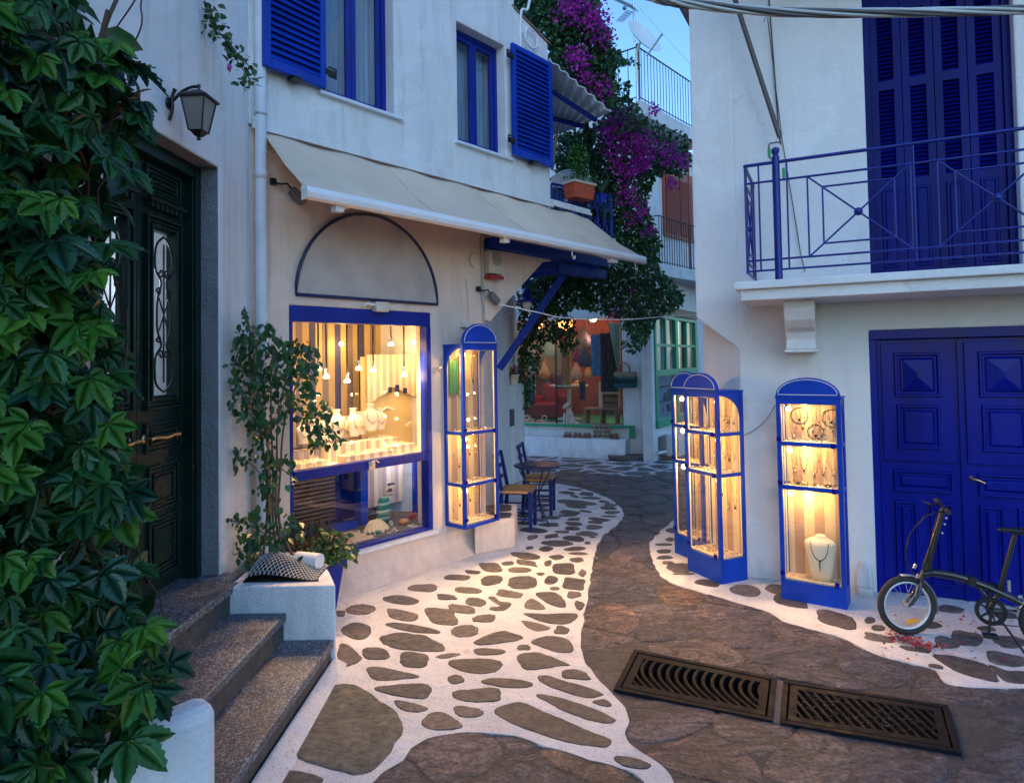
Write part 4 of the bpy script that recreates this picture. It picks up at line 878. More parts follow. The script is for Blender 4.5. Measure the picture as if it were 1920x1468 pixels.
def shutter(T, x0, x1, z0, z1, y, label, hinge):
    t = empty('window_shutter', T @ Vector(((x0+x1)/2, y, z0)), label, 'shutter', 'blue louvred shutters of the upper windows')
    m = MB(T); s = .055
    m.box(x0, x0+s, y-.04, y, z0, z1); m.box(x1-s, x1, y-.04, y, z0, z1); m.box(x0+s, x1-s, y-.04, y, z1-s, z1); m.box(x0+s, x1-s, y-.04, y, z0, z0+.075)
    m.build('frame', BLUEB, t, bevel=.004)
    m = MB(T); n = int((z1-z0-.13)/.050)
    for i in range(n):
        z = z0+.08+i*(z1-z0-.14)/n; m.prism([(x0+s, y-.036, z), (x0+s, y-.030, z+.008), (x0+s, y-.006, z+.050), (x0+s, y-.012, z+.042)], (x1-x0-2*s, 0, 0))
    m.box(x0+s, x1-s, y-.006, y-.002, z0+.07, z1-.05)
    m.build('louvres', BLUEB, t)
    for z in (z0+.12, z1-.18):
        m = MB(T); hx = x0 if hinge < 0 else x1; q = hinge
        m.box(min(hx, hx-q*-.0), hx+.001, y-.045, y+.0, z, z+.06)
        m.box(min(hx+q*.09, hx-.01*q), max(hx+q*.09, hx-.01*q), y-.05, y-.04, z, z+.045)
        m.box(min(hx+q*.02, hx+q*.1), max(hx+q*.02, hx+q*.1), y-.045, y-.035, z-.012, z-.002); m.box(min(hx+q*.02, hx+q*.1), max(hx+q*.02, hx+q*.1), y-.045, y-.035, z+.062, z+.072); m.box(hx+q*.09, hx+q*.1, y-.045, y-.035, z-.002, z+.062)
        m.build('hinge', BLACK, t)
    m = MB(T); m.box((x0+x1)/2-.05, (x0+x1)/2+.03, y-.07, y+.02, z0-.03, z0-.005); m.build('catch', BLACK, t)
shutter(L.T, 2.10, 2.785, 4.11, 5.33, -.075, 'blue louvred shutter folded open to the right of the small upper window', -1)
T1 = L.T @ Matrix.Translation((-.20, -.06, 0)) @ Matrix.Rotation(R_(5), 4, 'Z')
shutter(T1, -.56, 0, 4.13, 5.55, 0, 'blue louvred shutter open beside the drainpipe, left of the large upper window', 1)

# ================================================================== AWNING
aw = empty('awning', L.w(1.5, 3.05, .68), 'beige canvas awning with a white front bar over the shop window', 'awning')
m = MB(L.T)
def canv(u, v):
    s0, s1 = -.71, 3.55; e0, e1 = -.75, 3.77
    x = (s0+(e0-s0)*v)+(s1-s0+(e1-e0-(s1-s0))*v)*u
    y = -.045-(.68-.045)*v; z = 3.655-(3.655-3.115)*v
    z += -.032*math.sin(PI*v)+.009*math.sin(u*9+v*3)*math.sin(PI*v)+.010*math.sin(u*43+v*2)*max(0, 1-v*2.5)+.004*math.sin(u*25-v*14)*math.sin(PI*v)
    return (x, y, z)
m.sheet(canv, 160, 16); o = m.build('canvas', AWN, aw); md = o.modifiers.new('t', 'SOLIDIFY'); md.thickness = .004
m = MB(L.T)
m.prism([(-.75, -.68+dy, 3.075+dz) for dy, dz in [(.022, .042), (-.018, .045), (-.04, .03), (-.046, 0), (-.036, -.032), (-.012, -.042), (.022, -.042)]], (4.53, 0, 0)); m.build('front_bar', ALU, aw, bevel=.004)
m = MB(L.T); m.prism([(-.762, -.68+dy, 3.075+dz) for dy, dz in [(.026, .048), (-.02, .05), (-.046, .034), (-.052, 0), (-.04, -.036), (-.014, -.048), (.026, -.048)]], (.012, 0, 0)); m.sph((-.765, -.69, 3.10), .008, 8); m.build('end_cap', WHITEP, aw)
m = MB(L.T)
for x0, x1 in ((-.45, .55), (1.35, 2.5)):
    m.tube([(x0, -.62, 3.02), (x0+.45, -.30, 3.2), (x1-.4, -.06, 3.45)], .018, 8)
    m.box(x0-.04, x0+.03, -.66, -.60, 2.995, 3.035)
m.tube([(3.2, -.62, 3.03), (2.7, -.30, 3.2), (2.3, -.05, 3.4)], .018, 8); m.box(3.1, 3.24, -.66, -.61, 2.99, 3.03)
m.build('folding_arms', ALU, aw)
m = MB(L.T)
for x in (2.36, 3.62): m.tube([(x, -.66, 3.04), (x, -.66, 2.99), (x+.02, -.66, 2.95), (x+.045, -.66, 2.955), (x+.05, -.66, 2.985)], .006, 6)
m.build('hooks', WHITEP, aw)
for u in (.27, .53, .78): m = MB(L.T); m.tube([Vector(canv(u, k/14))+Vector((0, -.002, .003)) for k in range(15)], .004, 4); m.build('seam', AWN, aw)
# drainpipe
dp = empty('drainpipe', L.w(-.745, 0, .05), 'white painted drainpipe in the corner left of the shop window', 'drainpipe')
m = MB(L.T); m.tube([(-.745, -.065, .3), (-.745, -.065, 7.2)], .042, 18); m.build('pipe', PIPEM, dp)
for z in (.75, 3.32, 5.0): m = MB(L.T); m.lathe([(.043, -.03), (.047, -.03), (.047, .03), (.043, .035)], (-.745, -.065, z), 18); m.build('joint', PIPEM, dp)
for z in (1.9, 3.78): m = MB(L.T); m.lathe([(.045, -.008), (.0475, -.008), (.0475, .008), (.045, .008)], (-.745, -.065, z), 18); m.box(-.745-.01, -.745+.01, -.02, .0, z-.01, z+.01); m.build('clamp', STEEL, dp)
# small fittings on the shop wall
def floodlight(M, label):
    t = empty('floodlight', M @ Vector((0, 0, 0)), label, 'floodlight')
    m = MB(M); m.tube([(-.12, .02, .05), (-.08, -.02, .04), (-.04, -.03, .05), (0, -.02, .02)], .008, 6); m.box(-.15, -.11, 0, .03, .03, .08); m.build('bracket', BLACK, t)
    m = MB(M @ Matrix.Rotation(R_(38), 4, 'Y')); m.box(-.01, .13, -.06, .0, -.03, .04); m.build('housing', pm('flood_grey', (.15, .145, .15), .5), t, bevel=.01)
    m = MB(M @ Matrix.Rotation(R_(38), 4, 'Y')); m.box(.13, .134, -.052, -.008, -.024, .034); m.build('lens', pm('lens', (.4, .4, .42), .1), t)
a, z = L.at(530, 352, .03); floodlight(L.T @ Matrix.Translation((a+.06, -.03, z-.02)), 'small floodlight on the wall under the left end of the awning')
a, z = L.at(916, 548, .05); floodlight(L.T @ Matrix.Translation((a, -.05, z-.03)), 'small black floodlight beside the siren box at the house corner')
t = empty('siren_box', L.w(1.78, 2.75, .03), 'cream alarm siren with a round grille and red base on the corner wall', 'alarm siren')
m = MB(L.T); m.box(1.715, 1.915, -.09, -.0, 2.80, 3.04); m.build('housing', pm('cream_plastic', (.58, .52, .46), .5), t, bevel=.012)
m = MB(L.T)
for k in range(12): zz = 2.885+k*.0125; w = math.sqrt(max(0, .075**2-(zz-2.955)**2)); m.box(1.82-w, 1.82+w, -.094, -.090, zz, zz+.005)
m.build('grille', pm('grille_brown', (.12, .10, .09), .7), t)
m = MB(L.T); m.box(1.715, 1.915, -.10, -.0, 2.745, 2.785); m.build('red_base', pm('siren_red', (.35, .03, .025), .4), t, bevel=.006)
m = MB(L.T); m.box(.30, .44, -.07, -.001, 2.345, 2.43); jb = m.build('junction_box', pm('box_cream', (.62, .56, .5), .5), bevel=.008, label='cream junction box over the top of the shop window', cat='junction box')
m = MB(L.T); m.tube([(.30, -.04, 2.40), (.22, -.05, 2.41), (.20, -.02, 2.39)], .012, 6); m.build('cable_gland', WHITEP, jb)
m = MB(L.T); m.box(1.36, 1.50, -.06, -.001, 2.235, 2.29); m.tube([(1.47, -.03, 2.29), (1.465, -.012, 2.6), (1.44, -.012, 2.72)], .006, 5); m.build('cable_box', pm('box_cream2', (.6, .55, .5), .5), bevel=.006, label='small cable box with a thin conduit above the wall mounted showcase', cat='cable box')
m = MB(L.T)
for j in range(4): m.tube(smoothc([(1.66+.008*j, -.012-.006*j, 3.15), (1.675+.01*math.sin(j*2), -.02, 2.9), (1.655+.012*j, -.015, 2.6), (1.69+.01*math.sin(j), -.02, 2.42), (1.67, -.014, 2.2)], 5), .005, 5)
m.tube(smoothc([(1.55, -.01, 3.0), (1.5, -.015, 2.95), (1.51, -.012, 2.88), (1.55, -.01, 2.85)], 4), .008, 5)
m.build('wire_bundle', pm('wire_paint', (.45, .42, .40), .7), label='bundle of painted wires running down the house corner', cat='wires')
m = MB(L.T); m.tube([(.99+.02, -.02, 1.82), (1.03, -.03, 1.84), (1.05, -.02, 1.80), (1.06, -.03, 1.86), (1.09, -.02, 1.83)], .006, 5); m.build('tap_valve', SILVER, label='small metal hook on the wall between window and showcase', cat='hook')
m = MB(L.T); m.tube(smoothc([(2.33, -.03, 5.05), (2.33, -.04, 5.75), (2.43, -.06, 5.85), (2.50, -.08, 6.2)], 6), .016, 8); m.tube([(2.47+.11*math.cos(u), -.07, 5.52+.11*math.sin(u)) for u in [2*PI*k/24 for k in range(24)]], .012, 6, True)
m.build('white_conduit', WHITEP, label='white cable conduit with a coil near the roof edge above the small upper window', cat='conduit')
# wall lantern
t = empty('wall_lantern', D.w(2.0, 3.4), 'black wall lantern with frosted panes above the green door', 'wall lantern')
la = D.T @ Matrix.Translation((1.93, 0, 3.425)) @ Matrix.Diagonal((.84, .84, .84, 1))
m = MB(la); m.lathe([(.0001, -.02), (.04, -.02), (.045, -.008), (.03, .0)], (0, -.0, .02), 14, 'Y'); m.tube(smoothc([(0, -.01, -.10), (0, -.03, -.02), (0, -.03, .06), (0, -.05, .12)], 4), [.012]*12+[.018], 8); m.tube(smoothc([(0, -.04, .04), (0, -.10, .10), (0, -.17, .13), (0, -.22, .13)], 5), .011, 8); m.build('arm', BLACK, t)
def frus(m, z0, r0, z1, r1, c=(0, -.22)):
    m.add([(c[0]+q*sx, c[1]+q*sy, z) for z, q in ((z0, r0), (z1, r1)) for sx, sy in ((-1, -1), (1, -1), (1, 1), (-1, 1))], [(0, 1, 5, 4), (1, 2, 6, 5), (2, 3, 7, 6), (3, 0, 4, 7), (4, 5, 6, 7), (3, 2, 1, 0)])
m = MB(la); frus(m, .035, .10, .05, .10); frus(m, .05, .095, .085, .05); frus(m, .085, .045, .10, .03); frus(m, -.20, .035, -.185, .05); frus(m, -.22, .02, -.2, .035)
m.lathe([(.0001, .10), (.012, .105), (.006, .118), (.015, .132), (.010, .145), (.0001, .15)], (0, -.22, 0), 10); m.lathe([(.0001, -.25), (.012, -.245), (.014, -.232), (.008, -.22)], (0, -.22, 0), 10)
for sx, sy in ((-1, -1), (1, -1), (1, 1), (-1, 1)): m.tube([(sx*.047, -.22+sy*.047, -.19), (sx*.083, -.22+sy*.083, .04)], .006, 5)
m.build('frame', BLACK, t)
m = MB(la); frus(m, -.185, .044, .035, .080); m.build('panes', pm('frosted_pane', (.16, .15, .14), .35), t)
# ================================================================== SHOWCASES
def showcase(name, label, T, w, d, H, rails, sill, crest, seed, bustin=False, power=1.0, wall=False, arm=None):
    r = random.Random(seed)
    t = empty(name, T @ Vector((w/2, d/2, 0)), label, 'showcase', 'blue jewellery showcases lit inside')
    p = .032; m = MB(T)
    for x0, x1, y0, y1 in ((0, p, 0, p), (w-p, w, 0, p), (0, p, d-p, d), (w-p, w, d-p, d)): m.box(x0, x1, y0, y1, sill, H)
    zs = [sill]+rails+[H-.03]
    for z in rails: m.box(p, w-p, .0, p*.8, z-.014, z+.014); m.box(0, p*.8, p, d-p, z-.014, z+.014); m.box(w-p*.8, w, p, d-p, z-.014, z+.014)
    m.box(p, w-p, 0, p, H-.045, H); m.box(-.006, w+.006, -.006, d+.004, H, H+.015)
    # side spandrels with a curved lower edge
    hh = .20
    q = [(p, H)]+[(p+(d-2*p)*k/10, H-.03-hh*(1-math.sqrt(max(0, 1-(k/10)**2)))) for k in range(11)]+[(d-p, H)]
    for x in (.004, w-.016): m.prism([(x, yy, zz) for yy, zz in q], (.012, 0, 0))
    m.build('frame', BLUEB, t, bevel=.003)
    m = MB(T); m.box(.0, w, .0, d, 0 if not wall else sill-.03, sill); m.build('plinth', BLUEB, t, bevel=.004)
    m = MB(T); n = 22; m.pxz([(w/2-w/2*math.cos(PI*k/n), H+.0155+crest*math.sin(PI*k/n)) for k in range(n+1)][::-1], -.004, .026); cr = m.build('arched_crest', BLUEB, t, bevel=.003)
    m = MB(T); m.tube([(w/2-(w/2-.018)*math.cos(PI*k/n), -.007, H+.028+(crest-.028)*math.sin(PI*k/n)) for k in range(n+1)], .0035, 4, True); m.build('pinstripe', WHITEP, cr)
    class UVF: pass
    uv = UVF(); uv.o = T.to_translation(); uv.t = (T.to_3x3() @ Vector((1, 0, 0)))
    m = MB(T); m.box(p, w-p, d-.022, d-.014, sill, H-.01); m.build('striped_back', STRIPE_W, t, uv=uv)
    m = MB(T); m.box(p, w-p, .012, .015, sill, H-.045); m.build('front_pane', GLASS, t)
    m = MB(T); m.box(.012, .015, p, d-p, sill, H-.02); m.box(w-.015, w-.012, p, d-p, sill, H-.02); m.build('side_panes', GLASS, t)
    m = MB(T)
    for z0_, z1_ in zip(zs[:-1], zs[1:]):
        a_, b__ = z0_+.014, z1_-.016
        for xx in (p, w-p-.005): m.box(xx, xx+.005, .0155, .0275, a_, b__)
        m.box(p+.005, w-p-.005, .0155, .0275, a_, a_+.004); m.box(p+.005, w-p-.005, .0155, .0275, b__-.004, b__)
        for xx in (.016, w-.026):
            for yy in (p, d-p-.005): m.box(xx, xx+.010, yy, yy+.005, a_, b__)
    m.build('edge_glints', CREAM, t)  # cream strips added in place of light caught along the pane edges
    for i, z in enumerate(rails): m = MB(T); m.box(.02, w-.02, .02, d-.025, z-.008, z+.006); m.build('shelf', CREAM, t)
    m = MB(T); m.box(.02, w-.02, .02, d-.025, sill+.001, sill+.012); m.build('sand_floor', SAND, t)
    for z in rails+[sill+.02]: m = MB(T); m.box(w-.075, w-.045, -.012, -.001, z-.02, z+.02); m.build('latch', BLUED, t); m = MB(T); m.box(.0, .035, -.01, -.001, z+.02, z+.05); m.build('hinge', BLUED, t)
    for i in range(len(zs)-1):
        zt = zs[i+1]-.05; bx, by = (.075 if arm is None else w-.09), .075
        m = MB(T); m.tube([(bx-.03, by+.02, zt+.03), (bx, by, zt)], [.012, .02], 8); s_ = m.build('spot_lamp', SILVER, t)
        m = MB(T); m.sph((bx+.008, by-.008, zt-.008), .019, 10); m.build('bulb', BULB, s_)
        hgt = zs[i+1]-zs[i]
        light('showcase_light', T @ Vector((w*.42, .07, zt-.03)), power*WD*(1.15+2.1*hgt), (1, .56, .20), .02, parent=t)
    for zz, e_ in ((zs[1]-.07, 15), (zs[2]-.07, 7), (zs[3]-.07, 7)):
        p_ = T @ Vector((w*.5, .03, zz)); q_ = T @ Vector((w*.5, -.9, 0 if not wall else -.3)); light('showcase_spot', p_, e_*power*WD, (1, .56, .22), .02, parent=t, typ='SPOT', rot=(q_-p_).to_track_quat('-Z', 'Y').to_euler(), spot=R_(115))
    # pieces
    yb = d-.03
    for i in range(len(zs)-1):
        z0, z1 = zs[i]+.012, zs[i+1]-.02; hgt = z1-z0
        if bustin and i == 0:
            bust(T, w*.60, d*.50, z0, .34, 'ivory bust with a dark beaded pendant necklace standing in the sand of the right showcase', None, 0, neck=False)
            m = MB(T); cxx, zz = w*.60, z0
            pts = [(cxx+.062*math.sin(u*.8), d*.5-.006-.049*math.sqrt(1-(.062*math.sin(u*.8)/.115)**2), zz+.31-.15*math.cos(u*.75)) for u in [(-2.0+4.0*k/22) for k in range(23)]]
            m.tube(pts, .002, 4)
            for q_ in pts[1:-1]: m.sph(q_, .0052, 6)
            for k in range(5): m.sph((cxx+.004*math.sin(k*3), d*.5-.056, zz+.155-k*.016), .0078-.0005*k, 6)
            m.build('pendant_necklace', DKBEAD, label='dark beaded necklace with a long pendant worn by the ivory bust', cat='necklace')
            scatter_jewels('gravel_floor', T, [(.04, w-.04, .04, d-.05, z0-.002)], 160, 'fine golden gravel covering the floor of the %s' % name.replace('_', ' '), seed+50, (SAND, CERAM), .6)
            continue
        if i == len(zs)-2 and bustin:
            for cx_, cz_, rr in ((w*.30, z0+hgt*.66, .062), (w*.80, z0+hgt*.62, .066), (w*.55, z0+hgt*.24, .058)):
                m = MB(T); m.tube([(cx_+rr*math.cos(u), yb, cz_+rr*math.sin(u)) for u in [2*PI*k/28 for k in range(28)]], .0028, 5, True); m.sph((cx_, yb-.004, cz_-rr*.5), .010, 6); m.tube([(cx_-.03, yb, cz_+.02), (cx_, yb, cz_-rr*.45), (cx_+.03, yb, cz_+.02)], .0012, 4)
                m.build('torque_necklace', IRON, label='dark round torque with a small pendant on the top panel of the right showcase', cat='necklace', group='round torques in the right showcase')
        n = 5 if hgt < .5 else 4
        for k in range(n):
            cx_ = .06+(w-.12)*(k+.5)/n; ww = r.uniform(.018, .035); ln = min(hgt*.75, r.uniform(.14, .3 if hgt > .4 else .2)); zt = z1-.03-r.uniform(0, .03)
            m = MB(T); pts = [(cx_+ww*math.sin(u*.5*PI)*(1-.15*u*u), yb, zt-ln*(1-u*u)) for u in [(-1+2*j/16) for j in range(17)]]
            m.tube(pts, .0016, 4); m.mi = 1
            for j in range(2, 15, 2 if k % 2 else 3): m.sph(pts[j], .0048, 6)
            m.sph((pts[8][0], yb-.003, pts[8][2]-.008), .009, 6)
            m.mi = 0; m.build('necklace', [GOLD, DKBEAD if k % 2 else SILVER], label='thin chain necklace with beads hanging inside the %s' % label.split(',')[0], cat='necklace', group='necklaces hanging in the '+label.split(',')[0])
        m = MB(T)
        scatter_jewels('jewellery', T, [(.045, w-.045, .03, d-.05, z0-.002)], 120, 'rings and bangles heaped on shelf %s of the %s' % (['at the bottom', 'in the middle', 'at the top'][min(i, 2)], label.split(',')[0]), seed+i, (GOLD, SILVER, DKBEAD if bustin and i == 1 else CERAM), 1.25)
    return t
def TF(p0, p1, z=0., off=0.):
    """frame with x from p0 to p1 on the ground, y going in"""
    t = Vector((p1[0]-p0[0], p1[1]-p0[1], 0)).normalized(); n = Vector((t.y, -t.x, 0))
    o = Vector((p0[0], p0[1], z))-n*off
    return Matrix(((t.x, -n.x, 0, o.x), (t.y, -n.y, 0, o.y), (0, 0, 1, o.z), (0, 0, 0, 1)))
Tl = L.T @ Matrix.Translation((1.128, -.272, .335))
showcase('wall_showcase', 'wall mounted blue showcase, beside the shop window', Tl, .475, .268, 1.715, [.40, .885], .03, .195, 21, wall=True, power=.9)
yb_ = Tl @ Vector((0, 0, 0))
m = MB(Tl)
for k in range(16): m.box(.045, .135, .225, .235, 1.26+k*.020, 1.272+k*.020)
m.box(.04, .046, .22, .238, 1.24, 1.60); m.box(.134, .14, .22, .238, 1.24, 1.60); m.build('shutter_ornament', pm('ornament_green', (.08, .40, .12), .5), label='little green shutter ornament inside the wall mounted showcase', cat='ornament')
m = MB(Tl); m.box(.17, .32, .225, .232, 1.24, 1.62); m.build('old_map', pm('parchment', (.62, .44, .16), .8, var=.35, vs=14), label='yellowed map card on the back of the wall mounted showcase', cat='card')
T2 = TF(G(1289.5, 1069), G(1352.6, 1097))
showcase('standing_showcase', 'middle standing showcase, showing two glazed sides at the wall corner', T2, .437, .285, 1.60, [.90, 1.245], .20, .15, 31, power=1.0, arm=1)
_d = (G(1352.6, 1097)-G(1289.5, 1069)).normalized(); T0 = TF(G(1265, 1037), G(1265, 1037)+_d)
showcase('standing_showcase', 'rear standing showcase, half hidden behind the middle one', T0, .437, .26, 1.585, [.90, 1.245], .20, .17, 41, power=.8)
T3 = TF(G(1465, 1123), G(1588, 1145))
showcase('standing_showcase', 'right standing showcase, holding an ivory bust', T3, .462, .21, 1.57, [.875, 1.215], .155, .145, 51, bustin=True, power=1.15)

# ================================================================== RIGHT HOUSE
rh = empty('balcony_house', Rt.w(.6), 'white house with a blue balcony above a blue double door', 'house')
DR = (.0, 1.22, .0, 2.095); UD = (.03, 1.02, 2.52, 4.90)
m = MB(Rt.T); m.holed(-1.0, 4.5, 0, 7.5, [DR, UD], 0, .3); m.pxz([(-1.35, 2.26), (-1.0, 1.97), (-1.0, 7.5), (-1.35, 7.5)], 0, .3)
m.build('wall', WHITE2, rh, bevel=.014)
# cut-away corner: the lower wall turns in, the upper floor stays square
Cn = Rt.w(-1.0); C0 = Cn+Vector((-.4, .917, 0))*.46; An = Rt.w(-1.35); AB = (C0-An).normalized()
m = MB()
far_ = An+AB*2.5
lo = [Cn+Rt.n*-.002, C0, far_, far_+Vector((2, 0, 0)), Rt.w(-.9, 0, -.3)]
m.prism([(p.x, p.y, 0) for p in lo], (0, 0, 2.275)); m.build('corner_wall', WHITE2, rh)
m = MB()
up = [An+Rt.n*-.003, far_, far_+Vector((2, 0, 0)), Rt.w(-.9, 0, -.3), Rt.w(-.99, 0, -.003)]
zs_ = [2.26, 2.26, 2.26, 2.1, 1.97]
n = len(up); m.add([(p.x, p.y, z) for p, z in zip(up, zs_)]+[(p.x, p.y, 7.5) for p in up], [(0, 1, 2, 3, 4)]+[tuple(range(n, 2*n))]+[(i, (i+1) % n, n+(i+1) % n, n+i) for i in range(n)])
m.build('corner_upper_wall', WHITE2, rh)
m = MB(Rt.T); m.box(-.8, 4.4, .3, 5, 7.2, 7.4); m.build('roof', WHITE2, rh)
m = MB(Rt.T); m.box(-.145, -.03, -.10, -.0, 0, .055); m.pxz([(-.15, .05), (-.03, .05), (-.04, .20), (-.07, .26), (-.11, .25), (-.14, .16)], -.07, -.0); m.build('plaster_foot', WHITE, rh, bevel=.02)
# garage style blue double door
def raised(m, x0, x1, z0, z1, y, h=.02, pyr=False, ins=.028):
    """moulded panel: frame ridge, sunk bed, raised field"""
    v = []; f = []
    rings = [(0, 0), (.006, h), (.020, h), (.028, .002), (ins+.012, .002)]
    rings.append((ins+.03, h*.8))
    if pyr: rings.append((min(x1-x0, z1-z0)/2-.002, h*2.0))
    for t_, hh in rings: v += [(x0+t_, y-hh, z0+t_), (x1-t_, y-hh, z0+t_), (x1-t_, y-hh, z1-t_), (x0+t_, y-hh, z1-t_)]
    for i in range(len(rings)-1):
        for k in range(4): f.append((i*4+k, i*4+(k+1) % 4, (i+1)*4+(k+1) % 4, (i+1)*4+k))
    k = (len(rings)-1)*4; f.append((k, k+1, k+2, k+3)); m.add(v, f)
m = MB(Rt.T); m.box(0, 1.22, .02, .14, 2.02, 2.095); m.box(0, .05, .02, .14, 0, 2.02); m.box(1.17, 1.22, .02, .14, 0, 2.02); dfr = m.build('door_frame', BLUED, rh, bevel=.004)
for i, (x0, x1) in enumerate(((.055, .607), (.613, 1.165))):
    m = MB(Rt.T); y = .075; m.box(x0, x1, y, y+.045, .01, 2.015)
    m.box(x0+.03, x1-.035, y-.022, y, 1.055, 1.985)       # upper shutter board
    raised(m, x0+.115, x1-.12, 1.56, 1.91, y-.022, .02, True); raised(m, x0+.125, x1-.13, 1.15, 1.50, y-.022, .02, False)
    raised(m, x0+.09, x1-.055, .81, .985, y, .024); raised(m, x0+.09, x0+.25, .10, .74, y, .024); raised(m, x1-.225, x1-.065, .10, .74, y, .024)
    dl_ = m.build('door_leaf', BLUED, rh, bevel=.002)
    m = MB(Rt.T)
    if i: m.tube([(.66, y-.0, .945), (.66, y-.035, .945), (.70, y-.04, .935), (.745, y-.04, .915)], [.009, .009, .008, .006], 8); m.lathe([(.0001, -.006), (.014, -.006), (.014, .0)], (.66, y-.0, .945), 10, 'Y'); m.build('handle', BRASS, dl_)
    else: m.box(.598, .622, y-.020, y, .01, 2.0); m.build('cover_strip', BLUED, dl_)
m = MB(Rt.T); m.box(-.0, 1.22, .15, .17, 0, 2.2); m.build('door_backing', pm('dark_back2', (.01, .01, .02), .9), rh)
m = MB(Rt.T); m.box(-.9, 4.2, -1.0, -.0, 5.35, 5.5); m.build('upper_shade_slab', WHITE2, rh)  # assumed slab above the view, added to shade the balcony door
m = MB(Rt.T); m.box(-.02, 1.24, .10, .3, -.01, .03); m.build('threshold', CONC, rh)
# balcony door of four louvred leaves
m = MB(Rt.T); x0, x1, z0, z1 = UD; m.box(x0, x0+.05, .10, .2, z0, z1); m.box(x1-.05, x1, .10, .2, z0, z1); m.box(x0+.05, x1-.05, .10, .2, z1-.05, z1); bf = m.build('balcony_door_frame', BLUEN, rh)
lw = (x1-x0-.1)/4
for i in range(4):
    a0 = x0+.05+i*lw+.002; a1 = a0+lw-.004; m = MB(Rt.T); y = .13; s = .055
    m.holed(a0, a1, z0+.03, z1-.052, [(a0+s, a1-s, 3.32, 4.06), (a0+s, a1-s, 4.14, 4.70)], y, y+.035)
    raised(m, a0+s-.005, a1-s+.005, 2.60, 3.25, y, .01, ins=.005)
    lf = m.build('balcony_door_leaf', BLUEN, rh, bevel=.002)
    m = MB(Rt.T)
    for zz0, zz1 in ((3.32, 4.06), (4.14, 4.70)):
        n = int((zz1-zz0)/.033)
        for k in range(n): z = zz0+k*(zz1-zz0)/n; m.prism([(a0+s, y+.006, z), (a0+s, y+.010, z+.006), (a0+s, y+.032, z+.034), (a0+s, y+.028, z+.028)], (a1-a0-2*s, 0, 0))
        m.box(a0+s, a1-s, y+.032, y+.035, zz0, zz1)
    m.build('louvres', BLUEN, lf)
m = MB(Rt.T); m.box(x0, x1, .2, .22, z0, z1); m.build('door_backing', pm('dark_back', (.01, .01, .02), .9), rh)
# balcony
bal = rh
pj = .72
m = MB(Rt.T); m.box(-.935, 4.2, -pj, -.0, 2.415, 2.475); m.box(-.895, 4.2, -pj+.045, -.0, 2.33, 2.415); m.build('balcony_slab', WHITE2, rh, bevel=.008)
m = MB(Rt.T)
for bx in (-.60,):
    m.prism([(bx, 0, 2.33), (bx, -.50, 2.33), (bx, -.50, 2.25), (bx, -.47, 2.18), (bx, -.40, 2.12), (bx, -.33, 2.09), (bx, -.30, 2.03), (bx, -.30, 1.95), (bx, 0, 1.95)], (.22, 0, 0)); m.box(bx-.015, bx+.235, -.315, -.0, 1.925, 1.95)
m.build('balcony_bracket', WHITE2, rh, bevel=.012)
rl = empty('balcony_railing', Rt.w(0, 2.48, .65), 'blue wrought iron balcony railing with crossed diagonals and ball bosses', 'railing')
RM = pm('railing_blue', (.006, .018, .20), .35, var=.3, vs=20, spec=.35)
zb, zt = 2.555, 3.375; yy = -.66; xe = -.84; q_ = .009
def bar(m, p, q, r=.009): m.tube([p, q], r, 4)
m = MB(Rt.T); xr = 3.6
for z in (zt, 3.235, 2.635, zb): bar(m, (xe, yy, z), (xr, yy, z), .010 if z < zt else .015)
bar(m, (xe, yy, zb-.02), (xe, yy, zt)); bar(m, (xe+.10, yy, zb), (xe+.10, yy, zt))
x = -.40
while x < xr:
    x0_, x1_ = x, x+.66; c = ((x0_+x1_)/2, yy, (3.235+2.635)/2)
    bar(m, (x0_-.14, yy, zb), (x0_-.14, yy, zt))
    bar(m, (x0_, yy, 2.635), (x0_, yy, 3.235)); bar(m, (x1_, yy, 2.635), (x1_, yy, 3.235))
    bar(m, (x0_, yy, 2.635), (x1_, yy, 3.235)); bar(m, (x0_, yy, 3.235), (x1_, yy, 2.635))
    i0, i1 = x0_+.10, x1_-.10; k0, k1 = 2.635+.09, 3.235-.09
    bar(m, (i0, yy, k0), (i0, yy, k1)); bar(m, (i1, yy, k0), (i1, yy, k1)); bar(m, (i0, yy, k0), (i1, yy, k0)); bar(m, (i0, yy, k1), (i1, yy, k1))
    x += .82
m.build('front_panel', RM, rl)
m = MB(Rt.T)
for z in (zt, 3.235, 2.635, zb): bar(m, (xe, yy, z), (xe+.0, -.0, z), .010 if z < zt else .015)
for y in (yy+.09, -.18, -.02): bar(m, (xe, y, zb), (xe, y, zt))
bar(m, (xe, yy+.09, 2.635), (xe, -.18, 3.235)); bar(m, (xe, yy+.09, 3.235), (xe, -.18, 2.635)); bar(m, (xe, yy+.18, 2.72), (xe, -.27, 2.72)); bar(m, (xe, yy+.18, 3.15), (xe, -.27, 3.15))
m.build('side_panel', RM, rl)
m = MB(Rt.T); px_ = -.615; m.tube([(px_, yy-.0, 2.475), (px_, yy, 3.42)], .028, 10); m.lathe([(.02, 3.41), (.018, 3.43), (.030, 3.45), (.030, 3.475), (.0001, 3.495)], (px_, yy, 0), 12); m.build('post', RM, rl)
m = MB(Rt.T)
for k in range(5): m.sph((-.07+.82*k, yy, 2.935), .030, 12)
m.sph((xe, -.375, 2.935), .024, 10); m.build('boss', RM, rl)
